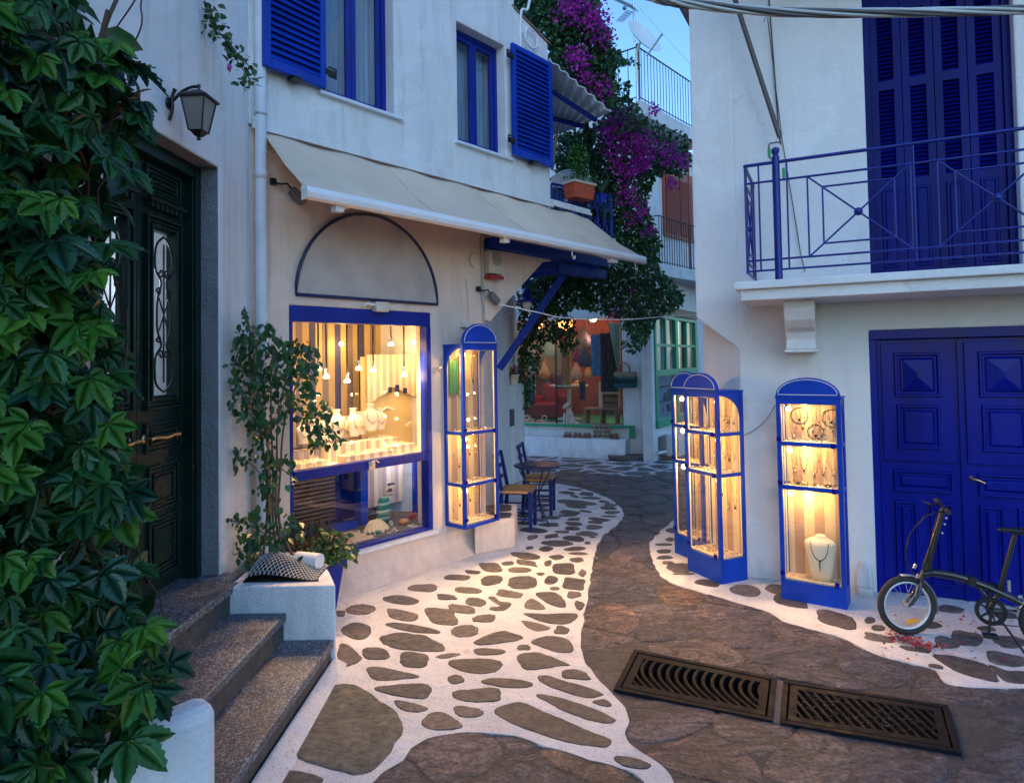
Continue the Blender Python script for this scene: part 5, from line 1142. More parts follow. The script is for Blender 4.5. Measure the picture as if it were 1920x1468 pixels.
# awning crank & hanging wire
t = empty('awning_crank', Rt.w(-.6, 3.6, .1), 'brown awning crank rod with a green handle hanging above the balcony corner', 'awning crank')
bw = pm('brown_rod', (.09, .075, .075), .5, metal=.3)
m = MB(Rt.T); a, z = Rt.at(1375, -10, .2); a2, z2 = Rt.at(1462, 258, .16); m.tube([(a, -.2, z), (a2, -.16, z2)], .020, 8); m.tube([(a2, -.16, z2), (a2+.005, -.16, z2-.06)], .008, 6)
a3, z3 = Rt.at(1443, 268, .16); m.tube(smoothc([(a2, -.16, z2-.04), (a3, -.16, z3-.01), (a3-.005, -.16, z3-.06), (a3, -.16, z3-.13), (a3+.06, -.16, z3-.16)], 4), .006, 6); m.build('rod', bw, t)
m = MB(Rt.T); m.tube([(a3-.005, -.16, z3-.05), (a3-.005, -.16, z3-.12)], .013, 8); m.tube([(a3+.1, -.12, z3-.22), (a3+.1, -.12, z3-.32)], .012, 8); m.build('green_grip', pm('grip_green', (.02, .3, .1), .5), t)
m = MB(Rt.T); a, z = Rt.at(1441, -10, .02); a2, z2 = Rt.at(1461, 258, .02); m.tube([(a, -.012, z), (a2, -.012, z2)], .006, 5); a, z = Rt.at(1433, 45, .02); m.tube([(a, -.05, z), (a+.01, -.06, z+.03), (a+.03, -.06, z+.02), (a2+.02, -.02, z2), (a2+.14, -.02, 2.75), (a2+.17, -.02, 2.60)], .004, 5)
m.build('wall_wire', pm('wire_dark', (.06, .05, .05), .6), label='dark wire hooked on the wall beside the awning crank', cat='wire')
m = MB(Rt.T); m.tube(smoothc([(-.98, -.006, 1.22), (-.90, -.02, 1.26), (-.80, -.05, 1.35), (-.70, -.12, 1.50), (-.66, -.18, 1.56)], 5), .005, 5); m.build('power_cord', pm('cord_grey', (.35, .33, .36), .6), label='thin grey power cord on the wall between the middle and right showcases', cat='cord')
# twisted overhead cable
cb = MB(); pts0 = [CAMP+ray(x, y)*3.0 for x, y in ((1130, -40), (1225, -4), (1300, 9), (1480, 24), (1700, 24), (1920, 19), (2100, 10))]; pp = smoothc(pts0, 14)
for k in range(5):
    cb.mi = k % 2
    cb.tube([p+Vector((0, .014*math.cos(i*.16+k*1.257), .014*math.sin(i*.16+k*1.257))) for i, p in enumerate(pp)], .008, 6)
cb.mi = 0; cb.build('overhead_cable', [pm('cable_grey', (.42, .45, .47), .5), pm('cable_dark', (.10, .10, .11), .6)], label='twisted bundle of grey power cables crossing high in front of the right house', cat='cable')
# ================================================================== CORNER: bench, low wall, table, chairs
t = empty('stone_bench', Vector((-.2, 6.9, 0)), 'low whitewashed bench with two dark stone seats beside the wall showcase', 'bench')
bp_ = [G(905, 1045), G(966, 1031), G(974, 1000)]
a, b_, c = Vector((-.40, 6.46, 0)), Vector((-.005, 6.70, 0)), Vector((.03, 7.36, 0)); d = Vector((-.33, 7.36, 0))
m = MB(); m.prism([(p.x, p.y, 0) for p in (a, b_, c, d)], (0, 0, .31)); m.build('block', WARMW, t, bevel=.025)
m = MB()
for y0, y1 in ((6.68, 6.92), (6.98, 7.28)):
    pts = noisy(smoothc([Vector((-.30, y0, 0)), Vector((-.06, y0+.02, 0)), Vector((-.04, (y0+y1)/2, 0)), Vector((-.06, y1, 0)), Vector((-.30, y1, 0))], 3, True), .01)
    m.prism([(p.x, p.y, .30) for p in pts], (0, 0, .014))
m.build('seat_stones', STONE, t)
t = empty('low_wall', Vector((0, 10.1, 0)), 'low white wall carrying flowerpots behind the cafe table, with a dark plaque', 'wall')
a, b_ = Vector((-.22, 9.66, 0)), Vector((.185, 10.52, 0)); n_ = Vector((-.9, .43, 0)).normalized()*.6
lw_ = TF(a, b_)
m = MB(); m.prism([(p.x, p.y, 0) for p in (a, b_, b_+n_, a+n_)], (0, 0, 1.535)); m.build('block', WHITE, t, bevel=.02)
m = MB(lw_); m.box(.16, .50, -.03, -.001, .90, 1.16); m.build('plaque', pm('plaque_slate', (.025, .045, .075), .4, bump=.3), t, bevel=.006)
for i, (x, y, h, col, nm) in enumerate(((945, 702, .13, (.75, .60, .04), 'white pot with a yellow flower on the low wall'), (964, 700, .13, (.5, .06, .14), 'white pot with pink flowers on the low wall, right of the yellow flower'), (938, 700, .1, (.05, .02, .06), 'small pot with dark foliage on the low wall, nearest the blue brace'))):
    p = DEP(x, y, 9.95+.12*i); p.z = 1.537; tt = empty('flowerpot', p, nm, 'flowerpot')
    m = MB(); m.lathe([(.055, 0), (.075, h), (.082, h), (.082, h+.02), (.06, h+.02), (.0001, h)], p, 16); m.build('pot', CERAM if i < 2 else TERRA, tt)
    r = random.Random(i); m = MB()
    for k in range(26):
        an, rr = r.uniform(0, 6.28), r.uniform(0, .10); hh = h+.03+r.uniform(0, .13)
        m.sph((p.x+rr*math.cos(an), p.y+rr*math.sin(an), p.z+hh), r.uniform(.012, .022), 6, 1, 1, .5)
    m.build('blooms' if i < 2 else 'foliage', pm('bloom%d' % i, col, .7, var=.3, island=.4), tt)
    P_ = np.array([[p.x, p.y, p.z+h]]*60)+rng.normal(0, .04, (60, 3)); Y_ = rng.normal(0, 1, (60, 3)); Y_[:, 2] = abs(Y_[:, 2]); N_ = rng.normal(0, 1, (60, 3))
    V_, F_ = scatter(LEAFV, LEAFT, P_, Y_, N_, rng.uniform(.04, .07, 60)); numesh('leaves', V_, F_, [leafm('potleaf%d' % i, (.02, .06, .02), (.05, .12, .04))], None, tt, None)

BLUEK = pm('chair_paint', (.003, .014, .13), .4, var=.3, vs=12, spec=.3, wear=((.03, .05, .14), .68))
def chair(T, label):
    t = empty('cafe_chair', T @ Vector((0, 0, 0)), label, 'chair', 'blue rush seat chairs at the cafe table')
    w, d, sh, bh = .36, .36, .45, .86       # faces +x in its own frame; back at x=-d/2
    for sx in (-1, 1):
        for sy in (-1, 1):
            m = MB(T); x, y = sx*(d/2-.02), sy*(w/2-.02)
            if sx < 0: m.hexa([(x-.02-.03, y-.018, 0), (x+.02-.03, y-.018, 0), (x+.02-.03, y+.018, 0), (x-.02-.03, y+.018, 0), (x-.02, y-.02, sh), (x+.02, y-.02, sh), (x+.02, y+.02, sh), (x-.02, y+.02, sh)]); m.hexa([(x-.02, y-.02, sh), (x+.02, y-.02, sh), (x+.02, y+.02, sh), (x-.02, y+.02, sh), (x-.02-.07, y-.016, bh), (x+.014-.07, y-.016, bh), (x+.014-.07, y+.016, bh), (x-.02-.07, y+.016, bh)])
            else: m.hexa([(x-.018, y-.018, 0), (x+.018, y-.018, 0), (x+.018, y+.018, 0), (x-.018, y+.018, 0), (x-.022, y-.022, sh), (x+.022, y-.022, sh), (x+.022, y+.022, sh), (x-.022, y+.022, sh)])
            m.build('leg', BLUEK, t, bevel=.003)
    m = MB(T)
    for z in (.14, .25):
        for sy in (-1, 1): m.tube([(-d/2+.0, sy*(w/2-.02), z), (d/2-.02, sy*(w/2-.02), z)], .010, 6)
        m.tube([(d/2-.02, -w/2+.02, z+.04), (d/2-.02, w/2-.02, z+.04)], .010, 6); m.tube([(-d/2, -w/2+.02, z+.04), (-d/2, w/2-.02, z+.04)], .010, 6)
    for sy in (-1, 1): m.tube([(-d/2, sy*(w/2-.03), sh-.03), (d/2-.02, sy*(w/2-.03), sh-.03)], .013, 6)
    m.build('stretchers', BLUEK, t)
    m = MB(T)
    for z0, h in ((.55, .035), (.67, .045), (.79, .05)):
        q = -.02-.07*(z0-sh)/(bh-sh); m.sheet(lambda u, v: (-d/2+q-.012*math.sin(PI*u), -w/2+.03+(w-.06)*u, z0+h*v), 8, 1)
        m.sheet(lambda u, v: (-d/2+q+.012-.012*math.sin(PI*u), -w/2+.03+(w-.06)*u, z0+h*v), 8, 1)
        m.box(-d/2+q-.008, -d/2+q+.01, -w/2+.02, w/2-.02, z0+h-.006, z0+h)
    m.build('backrest', BLUEK, t)
    m = MB(T); m.sheet(lambda u, v: (-d/2+d*u, -w/2+w*v, sh+.012-.022*(1-max(abs(2*u-1), abs(2*v-1)))), 16, 16); m.box(-d/2, d/2, -w/2, w/2, sh-.028, sh+.006); m.build('seat', RUSH, t, bevel=.008)
    return t
M1 = Matrix.Translation((.045, 7.50, 0)) @ Matrix.Rotation(R_(-11), 4, 'Z'); chair(M1, 'blue chair with rush seat, nearer the camera and against the low bench')
M2 = Matrix.Translation((.31, 8.22, 0)) @ Matrix.Rotation(R_(-10), 4, 'Z'); chair(M2, 'blue chair with rush seat behind the round cafe table')
tc_ = DEP(1007, 871, 7.72); tz = tc_.z
t = empty('cafe_table', Vector((tc_.x, tc_.y, 0)), 'small round blue metal cafe table with curved legs between two chairs', 'table')
m = MB(); m.lathe([(.0001, tz-.012), (.262, tz-.012), (.272, tz-.018), (.276, tz-.004), (.268, tz), (.0001, tz)], (tc_.x, tc_.y, 0), 40); m.build('table_top', NAVY, t)
for k in range(3):
    an = 2*PI*k/3-.9; m = MB(); P_ = [(.20, tz-.02), (.19, tz-.10), (.05, tz*.58), (.03, tz*.45), (.10, tz*.2), (.20, 0.0)]
    m.tube(smoothc([(tc_.x+r*math.cos(an), tc_.y+r*math.sin(an), z) for r, z in P_], 6), .009, 7); m.build('leg', NAVY, t)
m = MB(); m.tube([(tc_.x+.08*math.cos(u), tc_.y+.08*math.sin(u), tz*.25) for u in [2*PI*k/20 for k in range(20)]], .006, 5, True); m.build('ring', NAVY, t)

# timber bracket and beams, pendant lamp
t = empty('timber_beams', L.w(2.8, 3.0, .1), 'dark blue timber beams and diagonal brace under the overhanging corner', 'timber frame')
BE = pm('beam_blue', (.006, .030, .26), .65, spec=.2, var=.2, vs=4, bump=.25, bs=20, scale=(1, 1, 1))
m = MB(L.T); m.box(1.704, 3.85, -.14, -.025, 3.06, 3.165); m.build('main_beam', BE, t, bevel=.006)
m = MB(L.T); m.box(2.95, 3.95, -.04, .09, 2.93, 3.04); m.box(2.86, 2.98, .0, 1.6, 2.96, 3.05); m.box(3.7, 3.82, .0, 1.6, 3.04, 3.13); m.box(2.84, 3.9, 1.2, 1.3, 2.95, 3.05); m.build('cross_beams', BE, t, bevel=.006)
p1, p2 = DEP(936, 692, 8.0), DEP(1058, 514, 8.1); dr_ = (p2-p1).normalized(); sd_ = Vector((0, 1, 0)).cross(dr_).normalized()*.045
m = MB(); m.hexa([p1-sd_+Vector((0, -.045, 0)), p1+sd_+Vector((0, -.045, 0)), p1+sd_+Vector((0, .045, 0)), p1-sd_+Vector((0, .045, 0)), p2-sd_+Vector((0, -.045, 0)), p2+sd_+Vector((0, -.045, 0)), p2+sd_+Vector((0, .045, 0)), p2-sd_+Vector((0, .045, 0))]); m.build('brace', BE, t, bevel=.006)
p = DEP(988, 566, 8.6); t = empty('pendant_lamp', p, 'unlit hanging lamp with a flat blue shade and white globe under the beams', 'lamp')
m = MB(); m.lathe([(.155, 0), (.15, .012), (.06, .035), (.045, .06), (.04, .16), (.0001, .165)], p, 24); m.tube([p+Vector((0, 0, .16)), p+Vector((0, 0, .75))], .012, 6); m.build('shade', BLUED, t)
m = MB(); m.sph(p+Vector((0, 0, -.035)), .062, 18); m.build('globe', pm('white_globe', (.7, .68, .7), .25), t)
# string over the alley
m = MB(); a = L.w(1.80, 2.50, .04); b_ = DEP(1304, 590, 8.6); pts = []
ctl = [a, DEP(1000, 584, 6.9), DEP(1050, 595, 7.2), DEP(1110, 599, 7.5), DEP(1180, 599, 7.9), DEP(1240, 594, 8.3), b_]
m.tube(smoothc(ctl, 5), .0065, 5); m.tube([b_, DEP(1308, 640, 8.6), DEP(1316, 745, 8.6)], .005, 5)
m.build('white_string', WHITEP, label='white cord sagging across the alley from the shop corner', cat='string')

# ================================================================== SHOP AT THE END OF THE ALLEY
bs = empty('far_shop', B.w(.3), 'white shop at the end of the alley with a big lit window and green sill', 'shop')
WB = (-2.3, 1.07, .60, 2.72)
PINKW = pm('pink_wall', (.19, .055, .045), .8, var=.5, vs=2.5)
m = MB(B.T); m.holed(-3.2, 1.64, 0, 3.55, [WB], 0, .25); m.build('wall', WHITE, bs, bevel=.012)
m = MB(B.T); m.box(1.40, 1.64, .25, 3, 0, 3.55); m.box(-3.2, -3.0, .25, 3, 0, 3.55); m.box(-3.2, 1.64, 3, 3.2, 0, 3.55); m.box(-3.2, 1.64, .25, 3, 3.4, 3.5); m.build('inner_walls', WHITE, bs)
m = MB(B.T); m.box(-3.0, 1.40, 2.3, 2.35, 0, 3); m.box(1.35, 1.40, .25, 2.3, 0, 3); m.build('pink_room', PINKW, bs)
m = MB(B.T); m.box(-3.0, 1.40, .25, 2.3, 2.9, 2.95); m.build('room_ceiling', pm('ceil', (.4, .25, .2), .8), bs)
m = MB(B.T); m.box(-3.0, 1.35, .02, 2.3, .50, .598); m.build('green_floor', GREENS, bs)
m = MB(B.T); m.box(-2.32, 1.30, -.09, -.0, .55, .605); m.box(1.20, 1.30, -.09, -.002, .36, .55); m.build('green_sill', GREENS, bs, bevel=.006)
m = MB(B.T); m.prism([(-2.8, -.001, .0), (-2.8, -.52, .0), (-2.8, -.36, .345), (-2.8, -.33, .36), (-2.8, -.001, .36)], (4.0, 0, 0)); m.build('bench_ledge', WHITE, bs, bevel=.02)
m = MB(B.T); m.box(WB[0], WB[1], .05, .056, WB[2], WB[3]); w_ = m.build('shop_pane', GLASS, bs)
m = MB(B.T)
for x in (-.33,): m.box(x, x+.02, .03, .06, .45, 2.7)
m.box(1.05, 1.07, .03, .06, .6, 2.7); m.build('mullion', BLACK, w_)
for (x, y, z, e, c) in ((-.6, 1.0, 2.6, 9, (1, .55, .25)), (.6, .9, 2.6, 9, (1, .72, .4)), (.7, .7, 1.2, 4, (1, .72, .4)), (-1.2, .9, 2.2, 7, (1, .4, .2)), (0, 1.6, 2.4, 7, (1, .5, .3))): light('far_shop_light', B.w(x, z, -y), e*WD*.85, c, .08)
def lantern(px, py, d, r_, col, s, label):
    a, z = B.at(px, py, -d); t = empty('round_lantern', B.w(a, z, -d), label, 'lantern')
    m = MB(B.T); m.lathe([(.0001, -r_)]+[(r_*math.sin(PI*i/12)*(1+.03*(i % 2)), -r_*math.cos(PI*i/12)) for i in range(1, 12)]+[(.0001, r_)], (a, d, z), 18); m.build('globe', emis('lantern_'+str(int(px)), col, s), t)
    m = MB(B.T); m.tube([(a, d, z+r_), (a, d, 2.9)], .006, 4); m.build('cord', BLACK, t)
lantern(1060, 606, .5, .15, (1, .30, .06), 3.0, 'orange glowing round lantern in the far shop window')
lantern(1010, 612, .9, .09, (1, .4, .1), 3, 'small orange glowing lantern left of the big round one in the far shop')
lantern(1112, 597, .6, .08, (.8, 1, .75), 1.6, 'pale greenish glowing lantern hanging in the far shop window')
def cloth(px0, px1, py0, py1, d, mat, name, label, cat='scarf', folds=6, taper=0, group=None):
    a0, z1 = B.at(px0, py0, -d); a1, _ = B.at(px1, py0, -d); z0 = B.at(px0, py1, -d)[1]
    m = MB(B.T); m.sheet(lambda u, v: (a0+(a1-a0)*(u*(1-taper*v)+taper*v*.85), d+.02*math.sin(u*folds*6.28)+.01*math.sin(v*5+u*9), z1+(z0-z1)*v), 40, 14)
    o = m.build(name, mat, label=label, cat=cat, uv=B, group=group); md = o.modifiers.new('t', 'SOLIDIFY'); md.thickness = .004; return o
cloth(1108, 1125, 628, 705, .16, pm('blue_towel', (.10, .33, .55), .9, var=.35, vs=7, scale=(1, 1, 5)), 'hanging_towel', 'light blue striped towel hanging in the far shop window', 'towel')
cloth(1125, 1141, 625, 735, .20, pm('grey_scarf', (.10, .09, .12), .9, var=.5, vs=18), 'hanging_scarf', 'dark grey scarf hanging right of the light blue towel')
cloth(1141, 1158, 622, 735, .22, pm('teal_scarf', (.06, .12, .12), .9, var=.6, vs=24), 'hanging_scarf', 'teal patterned scarf hanging beside the pale curtain')
cloth(1140, 1164, 606, 690, .10, pm('pale_curtain', (.42, .52, .40), .9, var=.15), 'side_curtain', 'pale green curtain gathered at the right edge of the far shop window', 'curtain', 4, .75)
cloth(1040, 1056, 640, 730, .45, pm('tan_cloth', (.40, .18, .12), .9, var=.3), 'hanging_dress', 'reddish dress hanging at the left of the far shop window', 'dress')
cloth(1058, 1070, 650, 730, .5, pm('mustard_cloth', (.5, .35, .10), .9, var=.3, vs=12), 'hanging_dress', 'mustard dress hanging in the middle of the far shop', 'dress')
cloth(1086, 1098, 715, 750, .35, pm('indigo_cloth', (.03, .06, .12), .9, var=.4, vs=18), 'hanging_scarf', 'short indigo scarf draped beside the display table')
cloth(990, 1003, 640, 740, .6, pm('white_cloth', (.5, .42, .38), .9, var=.4, vs=12), 'hanging_blouse', 'white patterned blouse at the far left of the far shop window', 'blouse')
for px, py, col, rr, lb in ((1082, 668, (.35, .03, .05), .11, 'red patterned bag hanging in the far shop window'), (1097, 672, (.06, .055, .06), .16, 'dark drawstring bag hanging beside the light blue towel'), (990, 742, (.02, .04, .08), .17, 'dark blue bag hanging at the left end of the far shop')):
    a, z = B.at(px, py, -.2); t = empty('hanging_bag', B.w(a, z, -.2), lb, 'bag')
    m = MB(B.T); m.lathe([(.0001, -rr*1.2), (rr*.8, -rr), (rr, -rr*.3), (rr*.7, rr*.5), (rr*.2, rr), (rr*.35, rr*1.15)], (a, .22, z), 16, sx=1, sy=.5); m.build('body', pm('bag%d' % px, col, .8, var=.5, vs=25), t)
    m = MB(B.T); m.tube([(a-.02, .22, z+rr), (a, .22, z+rr*2.6)], .006, 4); m.build('strap', BLACK, t)
for k, (px, py) in enumerate(((1008, 690), (1018, 700), (1030, 650), (1045, 700), (1078, 700), (1092, 640), (1100, 700), (1025, 735), (1150, 700), (1072, 640))):
    a, z = B.at(px, py, -1.6); m = MB(B.T); rr_ = .10+.05*(k % 3); m.lathe([(.0001, -rr_*1.3), (rr_*.9, -rr_), (rr_, 0), (rr_*.5, rr_), (.02, rr_*1.8)], (a, 1.7, z), 12, sx=1, sy=.6); m.tube([(a, 1.7, z+rr_*1.7), (a, 1.7, 2.9)], .006, 4)
    m.build('hanging_purse', pm('purse%d' % k, [(.04, .04, .06), (.18, .13, .05), (.05, .13, .15), (.22, .03, .05), (.16, .15, .14)][k % 5], .8, var=.5, vs=18), label='%s cloth purse hanging deep inside the far shop' % ['charcoal', 'ochre', 'teal', 'crimson', 'cream'][k % 5], cat='purse', group='purses deep inside the far shop')
# display furniture inside
a, z = B.at(1062, 722, -.6); t = empty('display_table', B.w(a, .6, -.6), 'round pale display table with goods in the far shop window', 'table')
m = MB(B.T); m.lathe([(.06, .60), (.26, .61), (.28, .64), (.05, .70), (.045, z-.05), (.30, z-.03), (.42, z-.03), (.42, z), (.0001, z)], (a, .75, 0), 26); m.build('pedestal', pm('pale_green_paint', (.35, .42, .36), .5), t)
scatter_jewels('trinkets', B.T, [(a-.3, a+.3, .55, .95, z)], 60, 'trinkets laid out on the round display table of the far shop', 77, (CERAM, GOLD, TERRA), 3.5)
a0, z = B.at(1098, 764, -.35); a1, _ = B.at(1162, 764, -.35)
t = empty('sandal_shelf', B.w((a0+a1)/2, .6, -.35), 'low wooden shelf with sandals on show at the right of the far shop window', 'shelf')
m = MB(B.T); m.box(a0, a1, .12, .50, z-.03, z); m.build('top', WOOD, t)
for x in (a0+.03, (a0+a1)/2, a1-.06): m = MB(B.T); m.box(x, x+.04, .15, .45, .60, z-.03); m.build('leg', WOOD, t)
m = MB(B.T); m.box(a0+.25, a1-.02, .46, .48, z, z+.52); m.build('cream_board', pm('board', (.62, .52, .34), .7), t)
def sandal(T, s, label, mat, up=False, group='sandals outside the far shop'):
    t = empty('sandal', T @ Vector((0, 0, 0)), label, 'sandal', group)
    m = MB(T); out = [(-.13, .032), (-.08, .036), (0, .028), (.07, .040), (.12, .034), (.14, .012)]
    pts = [(x*s, y*s, 0) for x, y in out]+[(x*s, -y*s, 0) for x, y in out[::-1]]; m.prism(pts, (0, 0, .018*s)); m.build('sole', WOOD, t)
    m = MB(T)
    for x, h in ((.06, .05), (-.02, .065), (-.10, .08)): m.tube([(x*s, .034*s, .018*s), (x*s, .02*s, h*s*.85), (x*s, 0, h*s), (x*s, -.02*s, h*s*.85), (x*s, -.034*s, .018*s)], .009*s, 4)
    m.build('straps', mat, t); return t
LEA = pm('brown_leather', (.22, .09, .05), .5, var=.3); SLV = pm('silver_leather', (.5, .48, .48), .4, var=.3)
for k, px in enumerate((1060, 1068, 1078, 1087, 1096, 1104, 1113, 1121, 1130, 1138, 1147, 1156)):
    a, z = B.at(px, 812, .22); tall = k in (6, 7, 8, 9)
    T_ = B.T @ Matrix.Translation((a, -.20, .372)) @ Matrix.Rotation(R_(-80+(k % 2)*8), 4, 'Z')
    if tall: T_ = B.T @ Matrix.Translation((a, -.12, .50)) @ Matrix.Rotation(R_(90), 4, 'Y') @ Matrix.Rotation(R_(90), 4, 'X')
    sandal(T_, 1.0, 'silvery strapped sandal standing upright on the white ledge' if tall else 'brown leather sandal lying on the white ledge below the far shop window', SLV if tall else LEA, tall, 'upright sandals' if tall else 'flat sandals')
for px in (1133, 1146): 
    for j in (0, 1):
        a, z = B.at(px+j*6, 740, -.3); sandal(B.T @ Matrix.Translation((a, .40, .99)) @ Matrix.Rotation(R_(90), 4, 'Y') @ Matrix.Rotation(R_(90), 4, 'X'), 1.6, 'black strapped sandal shown upright on the cream board of the shelf', BLACK, True, 'black sandals on the shelf')
# dog figure sitting on the green floor
a, z = B.at(1066, 783, -.06); z = .60; t = empty('dog_statue', B.w(a, z, -.1), 'small white dog figure with dark patches sitting at the far shop window', 'statue')
m = MB(B.T); cx_ = a; q = [(.0, .10, .075, 0), (.05, .11, .09, 0), (.12, .085, .08, -.005), (.20, .07, .065, -.02), (.27, .05, .05, -.035), (.31, .045, .045, -.045)]
m.loft([[(cx_+.02+xo*1.2+w*math.cos(2*PI*k/16), .15+dd*math.sin(2*PI*k/16), z+zz) for k in range(16)] for zz, w, dd, xo in q])
for sx in (-.035, .03): m.tube([(cx_-.06+sx, .10, z+.2), (cx_-.065+sx, .07, z+.1), (cx_-.07+sx, .055, z+.0)], [.03, .022, .024], 8)
m.tube([(cx_+.10, .15, z+.03), (cx_+.17, .12, z+.02), (cx_+.2, .1, z+.03)], [.02, .014, .008], 6); m.build('body', pm('dog_white', (.62, .56, .48), .6, var=.35, vs=9), t)
m = MB(B.T); m.sph((cx_-.04, .10, z+.36), .062, 14, 1, 1, .95); m.tube([(cx_-.05, .08, z+.35), (cx_-.075, .03, z+.335), (cx_-.08, .0, z+.33)], [.042, .034, .026], 8)
m.build('head', pm('dog_head', (.45, .38, .33), .6, var=.6, vs=12), t)
m = MB(B.T)
for s in (-1, 1): m.sph((cx_-.04+s*.058, .11, z+.36), .028, 8, .5, 1, 1.5)
m.sph((cx_-.08, -.015, z+.338), .011, 6); m.build('ears', pm('dog_ear', (.05, .04, .035), .6), t)
m = MB(B.T); m.lathe([(.0001, 0), (.05, .0), (.055, .03), (.0001, .03)], (a, .15, .60), 8); 
# red sofa seen inside
a0, z = B.at(1000, 735, -1.0); a1, _ = B.at(1050, 735, -1.0); t = empty('red_armchair', B.w((a0+a1)/2, .6, -1.2), 'dark red armchair inside the far shop', 'armchair')
m = MB(B.T); m.box(a0, a1, .95, 1.5, .60, .95); m.build('seat', pm('red_velvet', (.22, .02, .015), .7, var=.3), t, bevel=.05)
m = MB(B.T); m.box(a0+.1, a1, 1.4, 1.6, .60, 1.35); m.box(a0-.05, a0+.08, .95, 1.5, .60, 1.1); m.box(a1-.1, a1+.05, .95, 1.5, .6, 1.1); m.build('backrest', pm('red_velvet2', (.20, .02, .015), .7, var=.3), t, bevel=.05)
scatter_jewels('shoe_heap', B.T, [(-1.5, -.75, .2, .6, .60)], 60, 'heap of sandals on the green floor at the left of the far shop', 80, (TERRA, CERAM, LEA), 5)
# painted bag sign
a0, z0 = B.at(1152, 727, .05); a1, z1 = B.at(1195, 697, .05)
t = empty('bag_sign', B.w((a0+a1)/2, z0, .1), 'teal and tan basket bag lettered Bonjour hanging on the white pillar', 'bag')
bagm, nt, b, o = newmat('bag_weave'); v = coords(nt); sx = nt.nodes.new('ShaderNodeSeparateXYZ'); nt.links.new(v, sx.inputs[0])
c = ramp(nt, sx.outputs[2], [(.0, (.015, .14, .17)), (.19, (.02, .17, .19)), (.25, (.30, .20, .12)), (1, (.33, .22, .14))]); c = mixc(nt, 1., c, ramp(nt, noisen(nt, coords(nt, (1, 1, 6)), 30, 3), [(.3, (.7,)*3), (.7, (1.2,)*3)]), 'MULTIPLY')
nt.links.new(c, b.inputs['Base Color']); b.inputs['Roughness'].default_value = .9
m = MB(B.T); m.loft([[(a0+.0+(a1-a0)*(.5+(w)*math.copysign(abs(math.cos(2*PI*k/24))**.4, math.cos(2*PI*k/24))), -.07+dd*math.sin(2*PI*k/24), z0+zz*(z1-z0)) for k in range(24)] for zz, w, dd in ((0, .40, .04), (.04, .47, .06), (.3, .50, .065), (.8, .49, .05), (1, .485, .035))]); bb = m.build('body', bagm, t)
m = MB(B.T); cx_ = (a0+a1)/2-.03
for yy_ in (-.045, -.095): m.tube([(cx_-.12*math.cos(PI*k/14), yy_, z1-.02+.20*math.sin(PI*k/14)) for k in range(15)], .011, 6)
m.build('handles', pm('bag_handle', (.30, .20, .15), .7), t)
cu = bpy.data.curves.new('bonjour', 'FONT'); cu.body = 'Bonjour'; cu.size = .165; cu.extrude = .003; cu.offset = .0035; cu.align_x = 'CENTER'; cu.shear = .25
tmp = bpy.data.objects.new('tmp', cu); COL.objects.link(tmp); bpy.context.view_layer.update()
me = bpy.data.meshes.new_from_object(tmp.evaluated_get(bpy.context.evaluated_depsgraph_get())); bpy.data.objects.remove(tmp)
mt = B.T @ Matrix.Translation(((a0+a1)/2, -.139, z0+.085)) @ Matrix.Rotation(PI/2, 4, 'X') @ Matrix.Diagonal((.88, 1.1, 1, 1)); me.transform(mt); O_ = org(t); me.transform(Matrix.Translation(-O_))
lo_ = bpy.data.objects.new('lettering', me); COL.objects.link(lo_); lo_.parent = t; me.materials.append(BLACK)
# downpipe on the pillar
m = MB(B.T); m.tube([(1.50, -.035, .0), (1.50, -.035, 3.4)], .03, 10); m.tube([(1.50, -.035, .10), (1.53, -.08, .02)], .03, 8)
for z in (1.05, 2.2): m.lathe([(.034, -.02), (.034, .02)], (1.50, -.035, z), 10)
m.build('downpipe', PIPEM, label='white downpipe on the pillar right of the basket bag', cat='drainpipe')
# rubble step by the far bench
m = MB(); 
for k, (px, py, s) in enumerate(((1168, 853, .18), (1182, 862, .2), (1160, 862, .14))): p = G(px, py); m.hexa([p+Vector((x*s*1.4, y*s, z*.07+k*.01)) for z in (0, 1) for x, y in ((-1, -1), (1, -1), (1, 1), (-1, 1))])
m.build('stone_step', STONE, label='dark flat stones piled at the corner of the far bench', cat='stones', bevel=.01)

# ================================================================== GREEN FRAMED SHOP
gs = empty('green_framed_shop', GS.w(1.5), 'white building with green framed windows on the right side of the alley end', 'shop')
m = MB(GS.T); m.holed(-.12, 4.5, 0, 3.56, [(.04, 2.9, .62, 2.72), (.15, .75, 0.0, .42)], 0, .2); m.build('wall', WHITE, gs, bevel=.01)
m = MB(GS.T); m.box(4.3, 4.5, .2, .8, 0, 3.4); m.box(1.3, 4.5, .2, .85, 3.3, 3.4); m.box(1.0, 4.3, .85, .9, 0, 3.3); m.build('inner_walls', pm('shop_inner', (.12, .10, .09), .8), gs)
m = MB(GS.T); m.box(.045, 2.9, -.05, .03, 2.74, 2.9); m.build('weathered_lintel', WOOD, gs)
m = MB(GS.T)
for a0, a1, z0, z1 in ((.04, .12, .75, 2.72), (1.30, 1.47, .75, 2.72), (2.75, 2.9, .62, 2.72), (.12, 1.30, 1.56, 1.68), (1.47, 2.75, 1.56, 1.68), (.12, 1.30, 2.66, 2.72), (1.47, 2.75, 2.66, 2.72)): m.box(a0, a1, -.03, .05, z0, z1)
m.box(.02, 2.9, -.06, .05, .60, .75); m.build('window_frame', GREENS, gs, bevel=.004)
m = MB(GS.T)
for a0, a1 in ((.12, 1.30), (1.47, 2.75)): mid = (a0+a1)/2; m.box(mid-.03, mid+.03, -.02, .03, 1.68, 2.66); m.box(a0, mid-.03, -.02, .03, 2.12, 2.17); m.box(mid+.03, a1, -.02, .03, 2.12, 2.17)
m.build('glazing_bars', GREENS, gs)
